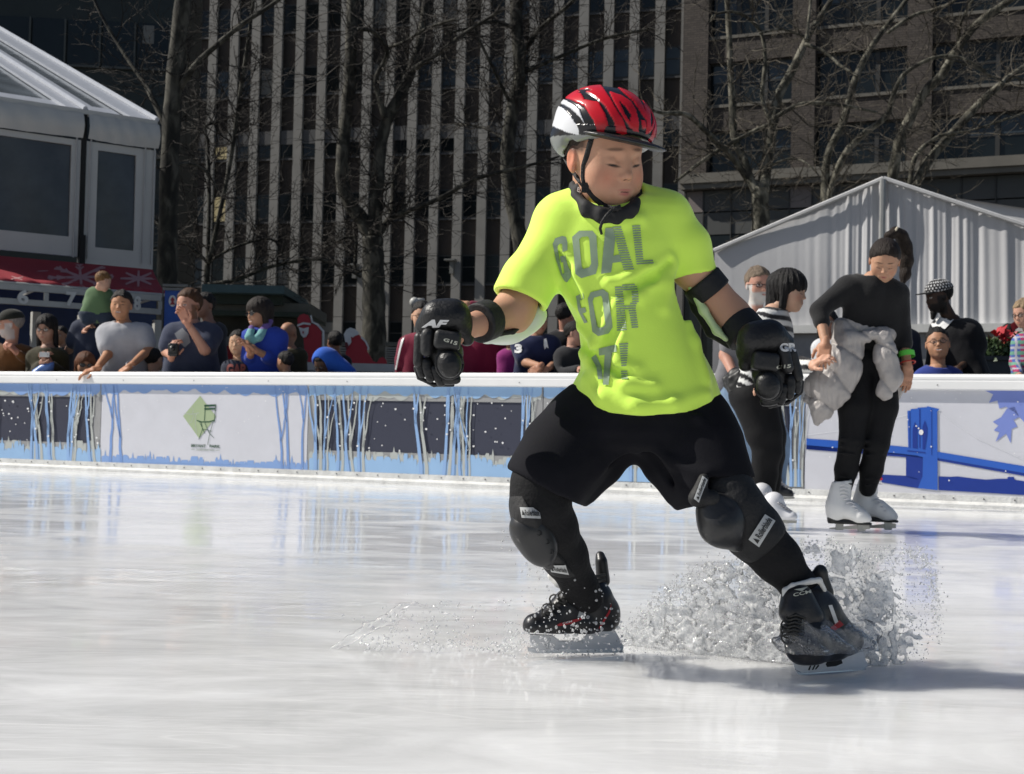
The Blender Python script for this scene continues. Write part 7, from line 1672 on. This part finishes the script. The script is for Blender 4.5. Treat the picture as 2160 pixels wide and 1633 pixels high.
# sheet of water wrapped over the toe of the near boot
s_=S(); s_.lo=[P(1640,1400,3.1).x,2.98,0]; s_.hi=[P(1850,1300,3.2).x,3.30,P(1700,1300,3.1).z]
c0,c1=V3(P(1700,1362,3.13)),V3(P(1800,1350,3.2))
def shell(Q):
    d=c1-c0; t=np.clip(((Q-c0)@d)/float(d@d),0,1); e=Q-c0-t[...,None]*d; r_=np.sqrt((e*e).sum(-1))
    n=sno(Q,70,5); n2=sno(Q,160,6); rr=.060+.012*n+.006*np.sin(Q[...,0]*90+Q[...,2]*140)
    k=np.abs(r_-rr)-(.0032+.0022*n2); zt=P(1700,1312,3.12).z-.25*np.maximum(Q[...,0]-c0[0],0)*.3+.008*np.sin(Q[...,0]*110)
    return np.maximum(np.maximum(k,Q[...,2]-zt),.062-Q[...,2])
s_.fn(shell); v,f=surfnet(s_,.0036,pad=.004)
tag(mk('water_sheet',v,f,M_wclr),'clear sheet of water curling over the toe of the near black skate','water sheet',kind='stuff')
# droplets and strands
rg=random.Random(17); mb=MB(); mb2=MB()
def drop(m,x,y,Y,r,st=None):
    p=P(x,y,Y)
    if p.z<.002: p.z=.003
    s=(rg.uniform(.75,1.3),rg.uniform(.8,1.2),rg.uniform(.75,1.3)); n=7 if r>.003 else 5; m.sphere(p,r,n,4 if r<.003 else 5,sq=s)
for _ in range(1500):     # rim of the fan and spray falling off it
    i=rg.uniform(0,len(top_)-1.001); k=int(i); x,y=lerp(top_[k],top_[k+1],i-k); d=abs(rg.gauss(0,1)); drop(mb,x+rg.gauss(0,9),y-8+rg.gauss(0,10)+rg.random()*12,float(YBs(x))+rg.gauss(.03,.05),rg.choice([.0012,.0016,.002,.003]))
for _ in range(4200):
    x=rg.uniform(1330,1960); y0=np.interp(x,[a for a,b in top_],[b for a,b in top_]); y=rg.uniform(y0,1398); drop(mb,x,y,float(YBs(x))-rg.uniform(.0,.14),rg.choice([.0008,.0010,.0013,.0018]))
for _ in range(260): x=rg.uniform(1060,1310); drop(mb,x,rg.triangular(1270,1395,1340),3.33+rg.gauss(0,.03),rg.choice([.0015,.002,.003,.004]))
for _ in range(70): x=rg.uniform(1100,1300); drop(mb,x,rg.uniform(1180,1340),3.3,rg.choice([.0015,.002,.003]))
for _ in range(60): drop(mb,rg.triangular(1040,1240,1110),rg.uniform(1050,1280),3.28,rg.choice([.0014,.002,.0026]))
for _ in range(130): x=rg.triangular(700,1080,900); drop(mb,x,1330-.14*(x-700)+rg.gauss(0,26),3.42+rg.gauss(0,.04),rg.choice([.0014,.002,.003,.0036]))
for _ in range(420): x=rg.uniform(760,1330); drop(mb,x,rg.gauss(1362,18),3.48+rg.gauss(0,.06),rg.choice([.0016,.0024,.0032]))
mk('x',[(0,0,0)],[],M_drop) if 0 else None
tag(mk('water_drops',mb.V,mb.F,M_drop),'hundreds of flying water drops around both of the boy\'s skates','water drops',kind='stuff')
s_=S(); jet=[(668,1391),(700,1372),(735,1350),(775,1326),(812,1306),(832,1290),(848,1280),(862,1274)]
q=[P(x,y,3.42) for x,y in jet]; s_.chain(q,[.002,.005,.008,.011,.010,.007,.005,.003],.01)
q=[P(x,y,3.42) for x,y in((848,1280),(875,1274),(900,1281),(925,1278),(950,1270))]; s_.chain(q,[.004,.005,.003,.005,.003],.006)
q=[P(x,y,3.42) for x,y in((800,1318),(830,1315),(850,1302),(868,1308))]; s_.chain(q,[.004,.005,.004,.003],.006)
s_.fn(lambda Q:.0032*sno(Q,150,4)+.002*sno(Q,300,6),'d'); v,f=sm(s_,.0026,0)
tag(mk('water_jet',v,f,M_wclr),'thin jet of clear water arcing low over the ice on the left','water jet',kind='stuff')
# ================================================================ LIGHT AND CAMERA
W_=bpy.data.worlds.new('World'); SC.world=W_; W_.use_nodes=True
nt=W_.node_tree; sk=nt.nodes.new('ShaderNodeTexSky'); sk.sky_type='NISHITA'; sk.sun_disc=False
SUN_EL=R(43); sdir=Vector((-1,.12,0)).normalized()*math.cos(SUN_EL)+Vector((0,0,math.sin(SUN_EL)))
sk.sun_elevation=SUN_EL; sk.sun_rotation=math.atan2(sdir.x,sdir.y); sk.air_density=1; sk.dust_density=1.5; sk.ozone_density=1.5
bg=nt.nodes['Background']; bg.inputs[1].default_value=.062; nt.links.new(sk.outputs[0],bg.inputs[0])
su=bpy.data.lights.new('sun','SUN'); su.energy=5.0; su.angle=R(.53); su.color=(1,.955,.88)
so=bpy.data.objects.new('sun',su); COL.objects.link(so); so.rotation_euler=sdir.to_track_quat('Z','Y').to_euler(); so.location=(-10,-5,20)
cam=bpy.data.cameras.new('camera'); cam.sensor_width=36; cam.lens=50; cam.clip_start=.05; cam.clip_end=2000
co=bpy.data.objects.new('camera',cam); COL.objects.link(co); SC.camera=co
M=Matrix((CR,CU,-CF)).transposed().to_4x4(); M.translation=CC; co.matrix_world=M
cam.dof.use_dof=True; cam.dof.focus_distance=3.3; cam.dof.aperture_fstop=14
SC.view_settings.view_transform='Standard'; SC.view_settings.look='None'; SC.view_settings.gamma=1; SC.view_settings.exposure=.18
SC.cycles.max_bounces=6; SC.cycles.transparent_max_bounces=20; SC.cycles.transmission_bounces=8; SC.cycles.caustics_reflective=False; SC.cycles.caustics_refractive=False
SC.cycles.sample_clamp_indirect=4; SC.cycles.use_denoising=True
